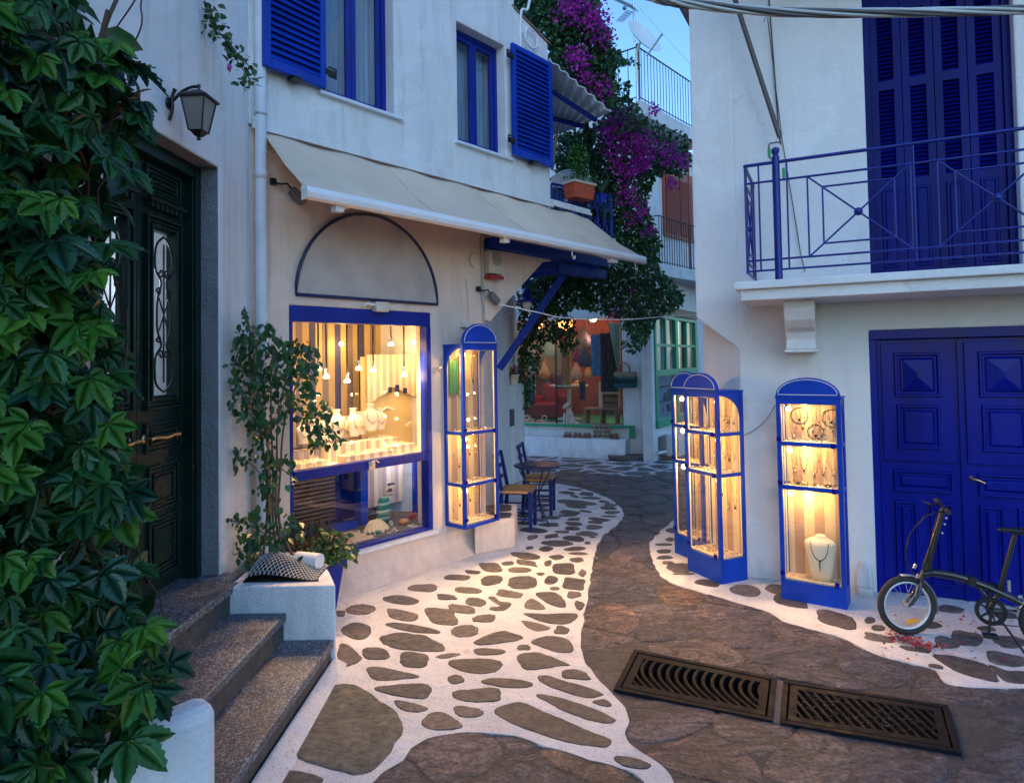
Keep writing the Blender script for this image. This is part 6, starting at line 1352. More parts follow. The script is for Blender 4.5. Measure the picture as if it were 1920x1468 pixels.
m = MB(GS.T); m.box(.12, 2.75, .035, .04, .75, 2.66); m.build('panes', DARKGL, gs)
r = random.Random(12)
for k in range(10): 
    m = MB(GS.T); x0 = .5+k*.23; m.sheet(lambda u, v: (x0+.16*u, .5+.03*math.sin(u*9), 2.6-(.5+.3*((k*7) % 5)/5)*v), 8, 3)
    m.build('hanging_garment', pm('garment%d' % k, [(.3, .05, .05), (.05, .1, .12), (.4, .3, .2), (.1, .1, .12), (.45, .42, .4)][k % 5], .9, var=.4), label=['red', 'teal', 'tan', 'charcoal', 'pale'][k % 5]+' garment hanging behind the green framed window', cat='garment', group='garments in the green framed shop')
m = MB(GS.T); m.box(.5, 2.7, .3, .7, 1.30, 1.33); m.box(.5, 2.7, .3, .7, 1.0, 1.02)
for k in range(34): x = r.uniform(.5, 2.6); m.box(x, x+.09, .35, .5, 1.02 if k % 2 else .76, (1.02 if k % 2 else .76)+r.uniform(.05, .2))
m.build('shoe_shelf', pm('shelf_dark', (.10, .09, .09), .6, island=.8, var=.4), label='shelf of dark goods behind the lower green framed window', cat='shelf')
light('green_shop_light', GS.w(1.7, 2.6, -.5), 4*WD, (1, .8, .6), .1)
light('green_shop_light', GS.w(2.7, 2.2, -.5), 4*WD, (1, .8, .6), .1)
t = empty('air_unit', GS.w(.5, 0, .25), 'white box unit with cables on the ground below the green window', 'cabinet')
m = MB(GS.T); m.box(.25, .75, -.35, -.12, .07, .45); m.build('casing', WHITEP, t, bevel=.01)
m = MB(GS.T); m.box(.2, .85, -.40, -.05, 0, .07); m.build('base', WOOD, t)
m = MB(GS.T); m.tube([(-.05, -.06, .16), (.22, -.12, .16)], .03, 8); m.build('pipe', WHITEP, t)

# ================================================================== FAR BALCONY HOUSE, DISH, AERIAL
fh = empty('terrace_house', Vector((3.2, 12.8, 0)), 'pale house with a roof terrace and red shutters above the alley end', 'house')
# terrace slab corner at px(1203,182), running right-down to px(1297,236)
c0 = DEP(1203, 186, 12.0); c1 = DEP(1300, 240, 9.6); c2 = DEP(1135, 212, 13.2)
zt_ = c0.z; c1 = G(1300, 240, zt_) if False else CAMP+ray(1300, 240)*((zt_-HC)/ray(1300, 240).z); c2 = CAMP+ray(1130, 207)*((zt_-HC)/ray(1130, 207).z)
def lift(p, z): return Vector((p.x, p.y, z))
e1 = (c1-c0); e2 = (c2-c0); un = (e1.normalized()); inn = Vector((-un.y, un.x, 0)); inn = inn if inn.y > 0 else -inn; back = Vector((2.2, 3.5, 0))
m = MB(); fp = [c0, c1+e1*.25, c1+e1*.25+inn*4, c2+inn*4, c2+e2*.5]
m.prism([(p.x, p.y, zt_-.28) for p in fp], (0, 0, .26)); m.build('terrace_slab', WHITE, fh, bevel=.01)
un = (e1.normalized()); inn = Vector((-un.y, un.x, 0)); inn = inn if inn.y > 0 else -inn
w0 = lift(c0, 0)+inn*.45+un*.05; w1 = lift(c1, 0)+inn*.45+un*1.0; w2 = lift(c2, 0)+inn*.45
m = MB(); m.prism([(p.x, p.y, 0) for p in (w0, w1, w1+inn*3, w2+inn*3+Vector((-1, 1, 0)), w2)], (0, 0, zt_-.28)); m.v = [(x, y, max(z, 3.58)) for x, y, z in m.v]; m.build('wall', WHITE, fh)
rl2 = empty('terrace_railing', Vector((c0.x, c0.y, zt_)), 'rust streaked metal railing round the roof terrace above the bougainvillea', 'railing')
m = MB(); RUSTB = pm('rusty_black_bars', (.05, .03, .03), .6, wear=((.3, .07, .03), .6), vs=3)
h_ = 1.0; o1 = un*.06+inn*.06
A0, A1 = lift(c0, zt_)+inn*.06, lift(c1, zt_)+inn*.06+e1*.25; n = int((A1-A0).length/.115)
for i in range(n+1): p = A0.lerp(A1, i/n); m.tube([p+Vector((0, 0, .0)), p+Vector((0, 0, h_))], .008, 4)
m.tube([A0+Vector((0, 0, h_)), A1+Vector((0, 0, h_))], .014, 4); m.tube([A0+Vector((0, 0, .06)), A1+Vector((0, 0, .06))], .010, 4)
A2 = lift(c2, zt_)+inn*.06; n = int((A2-A0).length/.2)
for i in range(1, n+1): p = A0.lerp(A2, i/n); m.tube([p, p+Vector((0, 0, h_))], .009, 4)
m.tube([A0+Vector((0, 0, h_)), A2+Vector((0, 0, h_))], .014, 4); m.tube([A0+Vector((0, 0, .06)), A2+Vector((0, 0, .06))], .010, 4); m.build('bars', RUSTB, rl2)
m = MB(); m.tube([A0, A0+Vector((0, 0, h_+.05))], .035, 6); m.build('corner_post', RUST, rl2)
# things on the terrace seen through the bars
p = A0.lerp(A2, .55)+inn*.5; m = MB(); m.box(p.x-.25, p.x+.35, p.y-.1, p.y+.2, zt_, zt_+.28); m.build('storage_crate', REDSH, label='reddish crate on the roof terrace behind the railing', cat='crate', bevel=.01)
# shuttered door + lower balcony
def on(pa, pb, px, py):
    u = (pb-pa).normalized(); n = Vector((u.y, -u.x, 0)); r = ray(px, py); return CAMP+r*((pa-CAMP).dot(n)/r.dot(n))
F = Fr(w0, (w1-w0)); 
a0, zb_ = F.at(1243, 442); a1, zt2 = F.at(1243, 318); aR = F.at(1291, 325)[0]
m = MB(F.T); m.box(a0, aR+.08, -.05, .0, zb_, zt2+.08); ff = m.build('shutter_frame', REDSH, fh)
for i in range(2):
    x0_ = a0+.06+i*((aR-a0)/2); x1_ = x0_+(aR-a0)/2-.04; m = MB(F.T)
    n = 30
    for k in range(n): z = zb_+.1+(zt2-zb_-.2)*k/n; m.prism([(x0_, -.075, z), (x0_, -.07, z+.01), (x0_, -.05, z+.055), (x0_, -.055, z+.045)], (x1_-x0_, 0, 0))
    m.build('shutter', REDSH, ff)
p = F.at(1243, 495, .55); q = F.at(1310, 520, .55); zl = p[1]
m = MB(F.T); m.box(p[0]-.1, q[0]+2.0, -.55, -.0, zl-.22, zl); m.build('lower_balcony_slab', WHITE, fh, bevel=.008)
t = empty('lower_railing', F.w(p[0], zl, .5), 'thin dark railing of the small balcony below the red shutters', 'railing')
m = MB(F.T); xl, xr = p[0]-.03, q[0]+1.6; n = int((xr-xl)/.10)
for i in range(n+1): x = xl+(xr-xl)*i/n; m.tube([(x, -.50, zl), (x, -.50, zl+.92)], .008, 4)
m.tube([(xl, -.5, zl+.92), (xr, -.5, zl+.92)], .012, 4); m.tube([(xl, -.5, zl+.05), (xr, -.5, zl+.05)], .01, 4); m.tube([(xl, -.5, zl+.92), (xl, 0, zl+.92)], .012, 4); m.build('bars', RUSTB, t)
m = MB(F.T); xx = F.at(1290, 300, .4)[0]; m.tube([(xx, -.4, zl), (xx, -.4, zt_-.3)], .02, 6); m.build('red_pole', RUST, label='thin rust red pole in front of the red shutters', cat='pole')
# satellite dish
pd = DEP(1203, 75, 11.6); t = empty('satellite_dish', pd, 'white satellite dish with rust streaks standing on the roof terrace', 'satellite dish')
nrm = Vector((.55, -.75, .55)).normalized(); qd = nrm.to_track_quat('Z', 'Y'); Md = Matrix.Translation(pd) @ qd.to_matrix().to_4x4()
dm, nt, b, o = newmat('dish_paint'); v = coords(nt, (1, 1, 1)); c = ramp(nt, noisen(nt, v, 2, 3), [(.3, (.55, .60, .64)), (.7, (.66, .70, .72))]); c = mixc(nt, ramp(nt, noisen(nt, coords(nt, (1.2, 1.2, 6)), 2.2, 4), [(.66, (0, 0, 0)), (.70, (.9,)*3)]), c, (.45, .22, .10)); nt.links.new(c, b.inputs['Base Color']); b.inputs['Roughness'].default_value = .5
Rr = .40; m = MB(Md); m.lathe([(.0001, 0), (Rr*.3, .008), (Rr*.6, .03), (Rr*.85, .062), (Rr, .085), (Rr+.008, .085), (Rr*.85, .05), (Rr*.6, .02), (.0001, -.012)], (0, 0, 0), 40, sx=.86); m.build('reflector', dm, t)
m = MB(); lo_e = Md @ Vector((.0, -Rr, .085)); e_ = DEP(1241, 65, 11.1); lo_e = DEP(1212, 106, 11.3); m.tube([lo_e, e_], .016, 6); m.sph(e_, .025, 8); m.build('feed_arm', STEEL, t)
m = MB(); m.tube([pd-nrm*.02, pd-nrm*.15+Vector((0, 0, -.1)), pd-nrm*.15+Vector((0, 0, -1.0))], .025, 6); m.build('mast', STEEL, t)
pa = DEP(1190, 42, 12.2); t = empty('tv_aerial', pa, 'television aerial on a mast above the satellite dish', 'aerial')
m = MB(); m.tube([DEP(1190, 78, 12.2), DEP(1188, 5, 12.2)], .022, 6); m.build('mast', STEEL, t)
m = MB(); b0, b1 = DEP(1190, 16, 12.2), DEP(1140, -8, 11.8); m.tube([b0, b1], .012, 5)
for k in range(14): p = b0.lerp(b1, k/13); m.tube([p+Vector((-.05, .1, .13)), p+Vector((.05, -.1, -.13))], .006, 4)
m.sph(DEP(1171, 16, 12), .04, 8)
g0, g1, g2, g3 = DEP(1155, 40, 12), DEP(1176, 20, 12.1), DEP(1186, 24, 12.2), DEP(1168, 42, 12.2)
for k in range(6): m.tube([g0.lerp(g1, k/5), g3.lerp(g2, k/5)], .005, 4); m.tube([g0.lerp(g3, k/5), g1.lerp(g2, k/5)], .005, 4)
m.build('elements', pm('aerial_metal', (.20, .21, .24), .4, metal=.7), t)
m = MB(); m.tube([DEP(1196, 12, 12.2), DEP(1300, 128, 12.0)], .004, 3); m.build('guy_wire', pm('wire_grey', (.4, .42, .45), .6), label='thin wire running down from the television aerial across the sky', cat='wire')
# roof corner at the top edge by the right house
m = MB(); m.prism([DEP(1262, -15, 6.0), DEP(1296, 48, 6.0), DEP(1297, 22, 6.0), DEP(1278, -15, 6.0)], (0, .05, .0)); m.build('eave_timber', pm('eave', (.12, .06, .07), .7), label='dark timber eave end beside the overhead cable, at the top of the right house', cat='eave')

# ================================================================== CANOPY AND BLUE BALCONY BEHIND THE SHOP HOUSE
t = empty('corrugated_canopy', DEP(1080, 190, 7.9), 'white corrugated canopy on blue timbers behind the upper shutter', 'canopy')
k0, k1, k2, k3 = DEP(1022, 120, 7.8), DEP(1140, 214, 7.4), DEP(1082, 246, 8.9), DEP(1030, 262, 9.0)
k0, k1, k2, k3 = DEP(1026, 112, 7.5), DEP(1143, 213, 7.3), DEP(1078, 243, 9.2), DEP(1015, 262, 9.3)
up_ = (k1-k0).cross(k3-k0).normalized(); up_ = up_ if up_.z > 0 else -up_
m = MB(); m.sheet(lambda u, v: (k0.lerp(k1, u)).lerp(k3.lerp(k2, u), v)+up_*.03*(abs((u*7) % 1-.5)*2), 56, 2, False); o = m.build('corrugated_sheet', pm('sheet_white', (.42, .43, .48), .5, var=.12), t); md = o.modifiers.new('t', 'SOLIDIFY'); md.thickness = .012
m = MB()
for v in (.25, .62): m.tube([k0.lerp(k3, v)-up_*.05, k1.lerp(k2, v)-up_*.05], .035, 4)
m.tube([k0-up_*.05, k3-up_*.05], .04, 4); m.build('timbers', BE, t)
m = MB(); m.tube([DEP(1035, 318, 8.0), DEP(1044, 252, 8.2)], .018, 6); m.build('pole', WOOD, label='thin pale pole standing beside the right edge of the upper shutter', cat='pole')
# blue balcony: frame across px 1032-1155
bl = empty('blue_balcony', DEP(1090, 420, 8.6), 'small blue balcony with scrolled ironwork carrying a terracotta trough', 'balcony')
q0, q1 = DEP(1034, 345, 8.2), DEP(1146, 372, 8.9); q0b, q1b = DEP(1034, 430, 8.2), DEP(1146, 440, 8.9); q2, q2b = DEP(1120, 350, 9.9), DEP(1120, 430, 9.9)
def fbar(m, a, b, r=.014): m.tube([a, b], r, 4)
m = MB()
zt3, zb3 = q0.z, q0b.z; pA, pB, pC = Vector((q0.x, q0.y, 0)), Vector((q1.x, q1.y, 0)), Vector((q2.x+.2, q2.y, 0))
zt3, zb3 = DEP(1060, 352, 8.4).z, DEP(1060, 436, 8.4).z
Z = lambda p, z: Vector((p.x, p.y, z))
for a, b_ in ((pA, pB), (pB, pC)): fbar(m, Z(a, zt3), Z(b_, zt3), .018); fbar(m, Z(a, zb3), Z(b_, zb3), .018)
for p in (pA, pA.lerp(pB, .33), pB, pC): fbar(m, Z(p, zb3), Z(p, zt3), .018)
m.build('frame', BLUE, bl)
m = MB()
for a, b_, n in ((pA, pB, 8), (pB, pC, 5)):
    u = (b_-a)/n
    for i in range(n):
        c = a+u*(i+.5); ln = u.length*.42; ud = u.normalized(); zc = (zt3+zb3)/2; hz = (zt3-zb3)/2
        for s in (-1, 1):
            m.tube([Z(c, 0)+ud*(s*ln*(1-.7*k/14)*math.cos(k*.55))+Vector((0, 0, zc+s*hz*.5+hz*.42*(1-.7*k/14)*math.sin(k*.55))) for k in range(15)], .007, 4)
        m.tube([Z(c, 0)+ud*(ln*math.cos(k*PI/8))+Vector((0, 0, zc+hz*.95*math.sin(k*PI/8))) for k in range(16)], .006, 4, True)
m.build('scrollwork', BLUE, bl)
m = MB(); m.prism([(p.x, p.y, zb3-.12) for p in (pA+Vector((-.3, -.05, 0)), pB+Vector((.04, -.06, 0)), pC+Vector((.05, 0, 0)), pC+Vector((-2, 0, 0)), pA+Vector((-.3, 1.6, 0)))], (0, 0, .11)); m.build('floor', WHITE, bl)
# trough with basil
pt = DEP(1086, 372, 8.35); t = empty('plant_trough', pt, 'terracotta trough with a tall green basil plant on the blue balcony', 'plant pot')
u = (pB-pA).normalized(); v_ = Vector((-u.y, u.x, 0))
m = MB(); W_, w2_, D_, H_ = .19, .165, .11, .19
m.hexa([pt-u*w2_-v_*D_*.8+Vector((0, 0, -.02)), pt+u*w2_-v_*D_*.8+Vector((0, 0, -.02)), pt+u*w2_+v_*D_*.8+Vector((0, 0, -.02)), pt-u*w2_+v_*D_*.8+Vector((0, 0, -.02)), pt-u*W_-v_*D_+Vector((0, 0, H_)), pt+u*W_-v_*D_+Vector((0, 0, H_)), pt+u*W_+v_*D_+Vector((0, 0, H_)), pt-u*W_+v_*D_+Vector((0, 0, H_))]); m.build('trough', TERRA, t, bevel=.01)
m = MB(); m.hexa([pt+u*(sx*(W_+.012))+v_*(sy*(D_+.012))+Vector((0, 0, z)) for z in (H_-.03, H_+.005) for sx, sy in ((-1, -1), (1, -1), (1, 1), (-1, 1))]); m.build('rim', pm('trough_rim', (.6, .5, .42), .6), t, bevel=.005)
BAS = leafm('basil_leaf', (.03, .13, .03), (.10, .30, .06))
N = 900; P_ = rng.normal(0, 1, (N, 3)); P_ /= np.linalg.norm(P_, axis=1, keepdims=True); P_ *= rng.uniform(.4, 1, (N, 1)); P_ = P_*np.array([.13, .13, .2])+np.array(pt+Vector((0, 0, .50)))
N2 = 150; Q_ = rng.normal(0, .08, (N2, 3))*np.array([1.2, 1, .6])+np.array(pt+Vector((0, 0, .26))); P_ = np.vstack([P_, Q_]); Y_ = rng.normal(0, 1, P_.shape); N_ = rng.normal(0, .6, P_.shape)+np.array([0, -.6, .8])
V_, F_ = scatter(LEAFV, LEAFT, P_, Y_, N_, rng.uniform(.03, .06, len(P_))); numesh('leaves', V_, F_, [BAS], None, t, None)
m = MB(); 
for k in range(6): m.tube([pt+Vector((.03*math.sin(k), .02*math.cos(k), H_)), pt+Vector((.06*math.sin(k*2), .05*math.cos(k), .5))], .005, 4)
m.build('stems', pm('stem', (.10, .12, .05), .7), t)
for px, py, lb in ((1107, 338, 'spiky aloe in a small pot at the right end of the terracotta trough'), (1128, 345, 'small spiky plant in a blue pot on the corner of the blue balcony')):
    p = DEP(px, py+20, 8.7); t = empty('spiky_plant', p, lb, 'plant'); m = MB()
    for k in range(14): an = k*2.4; m.tube([p, p+Vector((.05*math.cos(an), .05*math.sin(an), .10)), p+Vector((.11*math.cos(an), .11*math.sin(an), .15+.05*(k % 3)))], [.010, .008, .001], 5)
    m.build('leaves', leafm('spiky'+str(px), (.05, .12, .08), (.08, .2, .1)), t); m = MB(); m.lathe([(.05, -.12), (.065, .0), (.0001, .0)], p, 12); m.build('pot', BLUE if px > 1110 else TERRA, t)
p = DEP(1072, 335, 8.9); m = MB(); m.sheet(lambda u, v: (p.x+.0-.28+.56*u, p.y+.05*math.sin(u*3), p.z-.12+.26*v*math.sin(PI*(u*.9+.05))**.4), 14, 6); o = m.build('chair_back', PIPEM, label='rounded pale chair back behind the terracotta trough', cat='chair'); md = o.modifiers.new('t', 'SOLIDIFY'); md.thickness = .02
# ================================================================== FOLDING BICYCLE
M = Rt.T @ Matrix.Translation((0, -.79, 0)) @ Matrix.Rotation(R_(-3), 4, 'X')
M0 = M
bk = empty('bicycle', Rt.w(.55, 0, .79), 'black folding bicycle on its kickstand before the blue double door', 'bicycle')
RW = .196
TYRE = pm('tyre_rubber', (.028, .024, .022), .8, var=.4, vs=40, bump=.6, bs=120)
FRM = pm('frame_black', (.012, .014, .016), .28, var=.2, coat=.3)
for wi, wx in enumerate((.136, .945)):
    M = M0 if wi else M0 @ Matrix.Translation((.136, 0, 0)) @ Matrix.Rotation(R_(25), 4, 'Z') @ Matrix.Translation((-.136, 0, 0))
    wh = MB(M); N = 40
    def ring(m, R, sec, n=48):
        rings = [[(wx+(R+a)*math.cos(2*PI*i/n), b_, RW+(R+a)*math.sin(2*PI*i/n)) for a, b_ in sec] for i in range(n)]
        k = len(sec); vs = [p for r_ in rings for p in r_]; m.add(vs, [(i*k+j, i*k+(j+1) % k, ((i+1) % n)*k+(j+1) % k, ((i+1) % n)*k+j) for i in range(n) for j in range(k)], True)
    ring(wh, RW-.021, [(.021*math.cos(2*PI*j/10), .021*math.sin(2*PI*j/10)) for j in range(10)]); w_ = wh.build('wheel', TYRE, bk)
    m = MB(M)
    for i in range(60):
        an = 2*PI*i/60
        for s in (-1, 1): m.tube([(wx+(RW-.012)*math.cos(an), s*.017, RW+(RW-.012)*math.sin(an)), (wx+(RW-.0005)*math.cos(an+.05), s*.004, RW+(RW-.0005)*math.sin(an+.05))], .0035, 4)
    m.build('tread', TYRE, w_)
    m = MB(M); ring(m, RW-.043, [(-.007, -.011), (.007, -.011), (.007, .011), (-.007, .011)]); m.build('rim', pm('rim_silver', (.62, .66, .7), .35, metal=.4), w_)
    m = MB(M)
    for i in range(20): an = 2*PI*i/20; s = (-1) ** i; m.tube([(wx+.014*math.cos(an+1.2*s), s*.022, RW+.014*math.sin(an+1.2*s)), (wx+(RW-.05)*math.cos(an), 0, RW+(RW-.05)*math.sin(an))], .0013, 3)
    m.build('spokes', STEEL, w_)
    m = MB(M); m.tube([(wx, -.045, RW), (wx, .045, RW)], .013, 10); m.tube([(wx, -.052, RW), (wx, -.045, RW)], .009, 8); m.build('hub', STEEL, w_)
    m = MB(M); a0, a1 = (R_(100), R_(-15)) if wi == 0 else (R_(175), R_(40)); n = 18
    m.sheet(lambda u, v: (wx+(RW+.010-abs(v-.5)*.012)*math.cos(a0+(a1-a0)*u), -.024+.048*v, RW+(RW+.010-abs(v-.5)*.012)*math.sin(a0+(a1-a0)*u)), 20, 4); o = m.build('mudguard', pm('mudguard_silver', (.42, .46, .5), .35, metal=.3), bk); md = o.modifiers.new('t', 'SOLIDIFY'); md.thickness = .002
    if wi == 0:
        m = MB(M); m.hexa([(wx+.02+.07*sx, -.02+.006*sy, RW-.10+.03*sx*.6+.012*sz) for sz in (-1, 1) for sx, sy in ((-.5, -1), (.5, -1), (.5, 1), (-.5, 1))]); m.build('reflector', pm('orange_reflector', (.85, .32, .02), .25), w_)
M = M0; MF = M0 @ Matrix.Translation((.136, 0, 0)) @ Matrix.Rotation(R_(12), 4, 'Z') @ Matrix.Translation((-.136, 0, 0))
m = MB(MF)
for s in (-1, 1): m.tube(smoothc([(.136, s*.038, .196), (.165, s*.04, .23), (.205, s*.036, .30), (.222, s*.018, .36)], 4), .011, 8)
m.tube([(.222, 0, .355), (.262, 0, .45)], .019, 10); m.build('fork', FRM, bk)
m = MB(M); m.tube(smoothc([(.248, 0, .415), (.30, 0, .432), (.42, 0, .425), (.52, 0, .40), (.66, 0, .35), (.79, 0, .29), (.86, 0, .25)], 5), [.024]*18+[.022]*8+[.018]*5, 12)
m.tube([(.51, 0, .425), (.515, 0, .38)], .032, 8); m.box(.495, .53, -.034, .034, .375, .43); m.tube([(.80, -.03, .285), (.945, -.045, .205)], .010, 6); m.tube([(.80, .03, .285), (.945, .045, .205)], .010, 6)
m.tube(smoothc([(.53, 0, .385), (.57, 0, .34), (.60, 0, .26)], 4), .012, 8); m.tube([(.60, -.035, .235), (.60, .035, .235)], .022, 10); m.tube([(.60, 0, .235), (.66, 0, .36)], .018, 8); m.tube([(.60, .02, .235), (.76, .04, .235), (.945, .045, .205)], .009, 6); m.build('frame', FRM, bk)
m = MB(M); m.tube([(.258, 0, .44), (.262, 0, .475), (.30, 0, .60), (.372, 0, .865)], [.024, .026, .020, .015], 10); m.box(.245, .29, -.03, .03, .455, .50); m.tube([(.27, .03, .50), (.29, .035, .44)], .008, 6); m.build('steering_post', FRM, bk)
m = MB(M); m.tube(smoothc([(.365, -.26, .875), (.372, -.12, .873), (.375, 0, .872), (.372, .12, .873), (.365, .26, .875)], 4), .011, 8); hb = m.build('handlebar', FRM, bk)
for s in (-1, 1):
    m = MB(M); m.tube([(.372, s*.17, .874), (.364, s*.28, .876)], .016, 8); m.build('grip', TYRE, hb)
    m = MB(M); m.tube(smoothc([(.36, s*.16, .868), (.33, s*.17, .858), (.30, s*.22, .862), (.285, s*.26, .868)], 3), .006, 5); m.build('brake_lever', BLACK, hb)
m = MB(M)
for k, (dx, dy) in enumerate(((0, -.03), (.012, .02))): m.tube(smoothc([(.32, -.17+k*.34, .86), (.25, -.08, .80), (.175+dx, dy, .68), (.14+dx, dy, .56), (.15+dx, dy, .46), (.185, dy, .41)], 6), .0032, 5)
m.tube(smoothc([(.35, -.02, .86), (.30, -.03, .70), (.27, -.035, .52), (.30, -.03, .42), (.40, -.028, .40), (.45, -.03, .385), (.49, -.03, .40)], 5), .003, 5); m.build('cables', BLACK, bk)
m = MB(M)
for z in (.70, .76, .80): m.sph((.31+(z-.6)*.27+.02, -.018, z), .009, 6)
m.tube([(.20, -.032, .34), (.185, -.034, .27)], .006, 5); m.tube([(.20, .03, .36), (.215, .032, .30)], .006, 5); m.tube([(.20, -.03, .39), (.21, -.03, .42)], .010, 6); m.tube([(.185, -.02, .45), (.20, -.02, .48)], .012, 6); m.tube([(.136, -.045, .205), (.27, -.03, .200)], .0025, 4); m.build('brake_arms', STEEL, bk)
m = MB(M); m.tube([(.66, 0, .36), (.757, 0, .73)], .015, 10); m.lathe([(.022, -.01), (.024, .01)], (.668, 0, .385), 10); sp = m.build('seat_post', FRM, bk)
m = MB(M); sec = lambda w, z, x, h: [(x, w*math.cos(2*PI*k/14), z+h*math.sin(2*PI*k/14)) for k in range(14)]
m.loft([sec(.012, .750, .665, .010), sec(.02, .752, .69, .016), sec(.028, .752, .74, .020), sec(.055, .750, .81, .026), (sec(.075, .752, .87, .028)), sec(.07, .758, .91, .022), sec(.03, .76, .925, .010)]); m.build('saddle', FRM, bk)
m = MB(M); cxr = .60
def rg(m, R, w, h, y, n=36):
    m.add([(cxr+(R+a)*math.cos(2*PI*i/n), y+b_, .235+(R+a)*math.sin(2*PI*i/n)) for i in range(n) for a, b_ in ((-w, -h), (w, -h), (w, h), (-w, h))], [(i*4+j, i*4+(j+1) % 4, ((i+1) % n)*4+(j+1) % 4, ((i+1) % n)*4+j) for i in range(n) for j in range(4)])
rg(m, .082, .006, .003, -.045); rg(m, .070, .008, .002, -.042)
for k in range(5): m.tube([(cxr, -.042, .235), (cxr+.07*math.cos(k*1.257), -.042, .235+.07*math.sin(k*1.257))], .007, 4)
m.build('chainring', BLACK, bk)
m = MB(M); m.tube([(cxr, -.055, .235), (cxr-.02, -.06, .10)], .009, 6); m.tube([(cxr, .055, .235), (cxr+.02, .06, .37)], .009, 6); m.build('cranks', FRM, bk)
for x, y, z in ((cxr-.02, -.10, .10), (cxr+.02, .10, .37)): m = MB(M); m.box(x-.04, x+.04, y-.04, y+.03, z-.010, z+.010); m.build('pedal', BLACK, bk, bevel=.003)
m = MB(M); m.tube([(cxr, -.043, .315), (.78, -.043, .262), (.945, -.043, .235)], .004, 4); m.tube([(cxr, -.043, .155), (.945, -.043, .175)], .004, 4); m.build('chain', BLACK, bk)
m = MB(M); m.tube([(.63, -.02, .22), (.70, -.09, .11), (.76, -.15, .01)], .007, 6); m.build('kickstand', BLACK, bk)
m = MB(M); m.tube([(.705, -.03, .37), (.705, -.03, .44)], .010, 8); m.tube([(.75, -.04, .345), (.77, -.045, .35)], .014, 8); m.build('bell', STEEL, bk)

# ================================================================== BLUE POT BY THE SHOP WINDOW
t = empty('blue_planter', L.w(-.38, 0, .16), 'square tapered cobalt blue pot with a bushy plant below the shop window', 'plant pot')
m = MB(L.T); s0, s1, d0, d1, hh = -.60, -.205, -.31, -.02, .415
m.hexa([(s0+.05, d0+.04, 0), (s1-.05, d0+.04, 0), (s1-.05, d1-.01, 0), (s0+.05, d1-.01, 0), (s0, d0, hh-.06), (s1, d0, hh-.06), (s1, d1, hh-.06), (s0, d1, hh-.06)])
m.build('body', BLUE, t, bevel=.012)
m = MB(L.T); m.box(s0-.018, s1+.018, d0-.018, d1, hh-.06, hh); m.build('rim', BLUE, t, bevel=.012)
m = MB(L.T); m.box(s0+.02, s1-.02, d0+.02, d1-.02, hh-.0, hh+.004); m.build('soil', pm('pot_soil', (.03, .022, .016), .95, var=.4), t)
pc = L.w(-.40, hh, .17)
def blob(n, c, rad, up=.3):
    P = rng.normal(0, 1, (n, 3)); P /= np.linalg.norm(P, axis=1, keepdims=True); P *= rng.uniform(.25, 1, (n, 1))**.6; P[:, 2] = np.abs(P[:, 2])*1.0
    Y = P*np.array([1, 1, .5])+rng.normal(0, .5, (n, 3)); N_ = rng.normal(0, .5, (n, 3))+np.array([.3, -.5, .9]); return P*np.array(rad)+np.array(c), Y, N_
P_, Y_, N_ = blob(900, pc, (.27, .27, .26)); Y_[:, 2] += .8
nt_ = LEAFV*np.array([.35, 1, 1]); V_, F_ = scatter(nt_, LEAFT, P_, Y_, N_, rng.uniform(.035, .07, 900)); numesh('heather_foliage', V_, F_, [leafm('heather', (.045, .05, .02), (.16, .10, .06), .6)], None, t, None)
P_, Y_, N_ = blob(170, pc+Vector((.14, -.06, 0)), (.22, .2, .24)); Y_[:, 2] -= .6
V_, F_ = scatter(LEAFV, LEAFT, P_, Y_, N_, rng.uniform(.05, .085, 170)); numesh('broad_leaves', V_, F_, [leafm('broad', (.015, .06, .02), (.08, .17, .04))], None, t, None)

# ================================================================== PLANTS
def sample_px(poly, n, dep, jit):
    xs = [p[0] for p in poly]; ys = [p[1] for p in poly]; out = []
    while len(out) < n:
        x, y = random.uniform(min(xs), max(xs)), random.uniform(min(ys), max(ys))
        if inpoly(x, y, poly): out.append((x, y))
    P = []
    for x, y in out: P.append(tuple(DEP(x, y, (dep(x, y) if callable(dep) else dep)+random.uniform(-jit, jit))))
    return np.array(P)
# climbing shrub
cs = empty('climbing_shrub', Vector((-1.7, 4.5, .5)), 'leafy dark green climbing shrub rising from the planter box beside the drainpipe', 'shrub')
SHL = [leafm('shrub_leaf', (.014, .065, .024), (.055, .16, .05), .35), leafm('shrub_young', (.05, .12, .03), (.12, .22, .05), .35)]
main = [(458, 572), (470, 610), (500, 600), (522, 622), (565, 640), (600, 655), (596, 700), (588, 730), (625, 765), (640, 815), (600, 830), (570, 800), (545, 765), (525, 800), (500, 822), (470, 820), (448, 790), (432, 760), (405, 752), (388, 742), (412, 705), (432, 650)]
sprays = [[(430, 835), (475, 830), (485, 860), (440, 885)], [(500, 840), (560, 850), (570, 880), (520, 935), (495, 900)], [(408, 958), (470, 955), (500, 975), (470, 1000), (420, 985)], [(440, 1000), (520, 980), (525, 1060), (470, 1075), (430, 1050)], [(500, 960), (560, 955), (570, 1010), (520, 1020)], [(560, 790), (635, 800), (640, 835), (585, 850)], [(470, 820), (520, 810), (525, 1040), (480, 1040)], [(520, 1040), (560, 1040), (568, 1085), (525, 1090)]]
P_ = [sample_px(main, 850, 4.62, .22)]
for i, s_ in enumerate(sprays): P_.append(sample_px(s_, [26, 40, 42, 90, 34, 40, 90, 26][i], 4.55, .12))
P_ = np.vstack(P_)
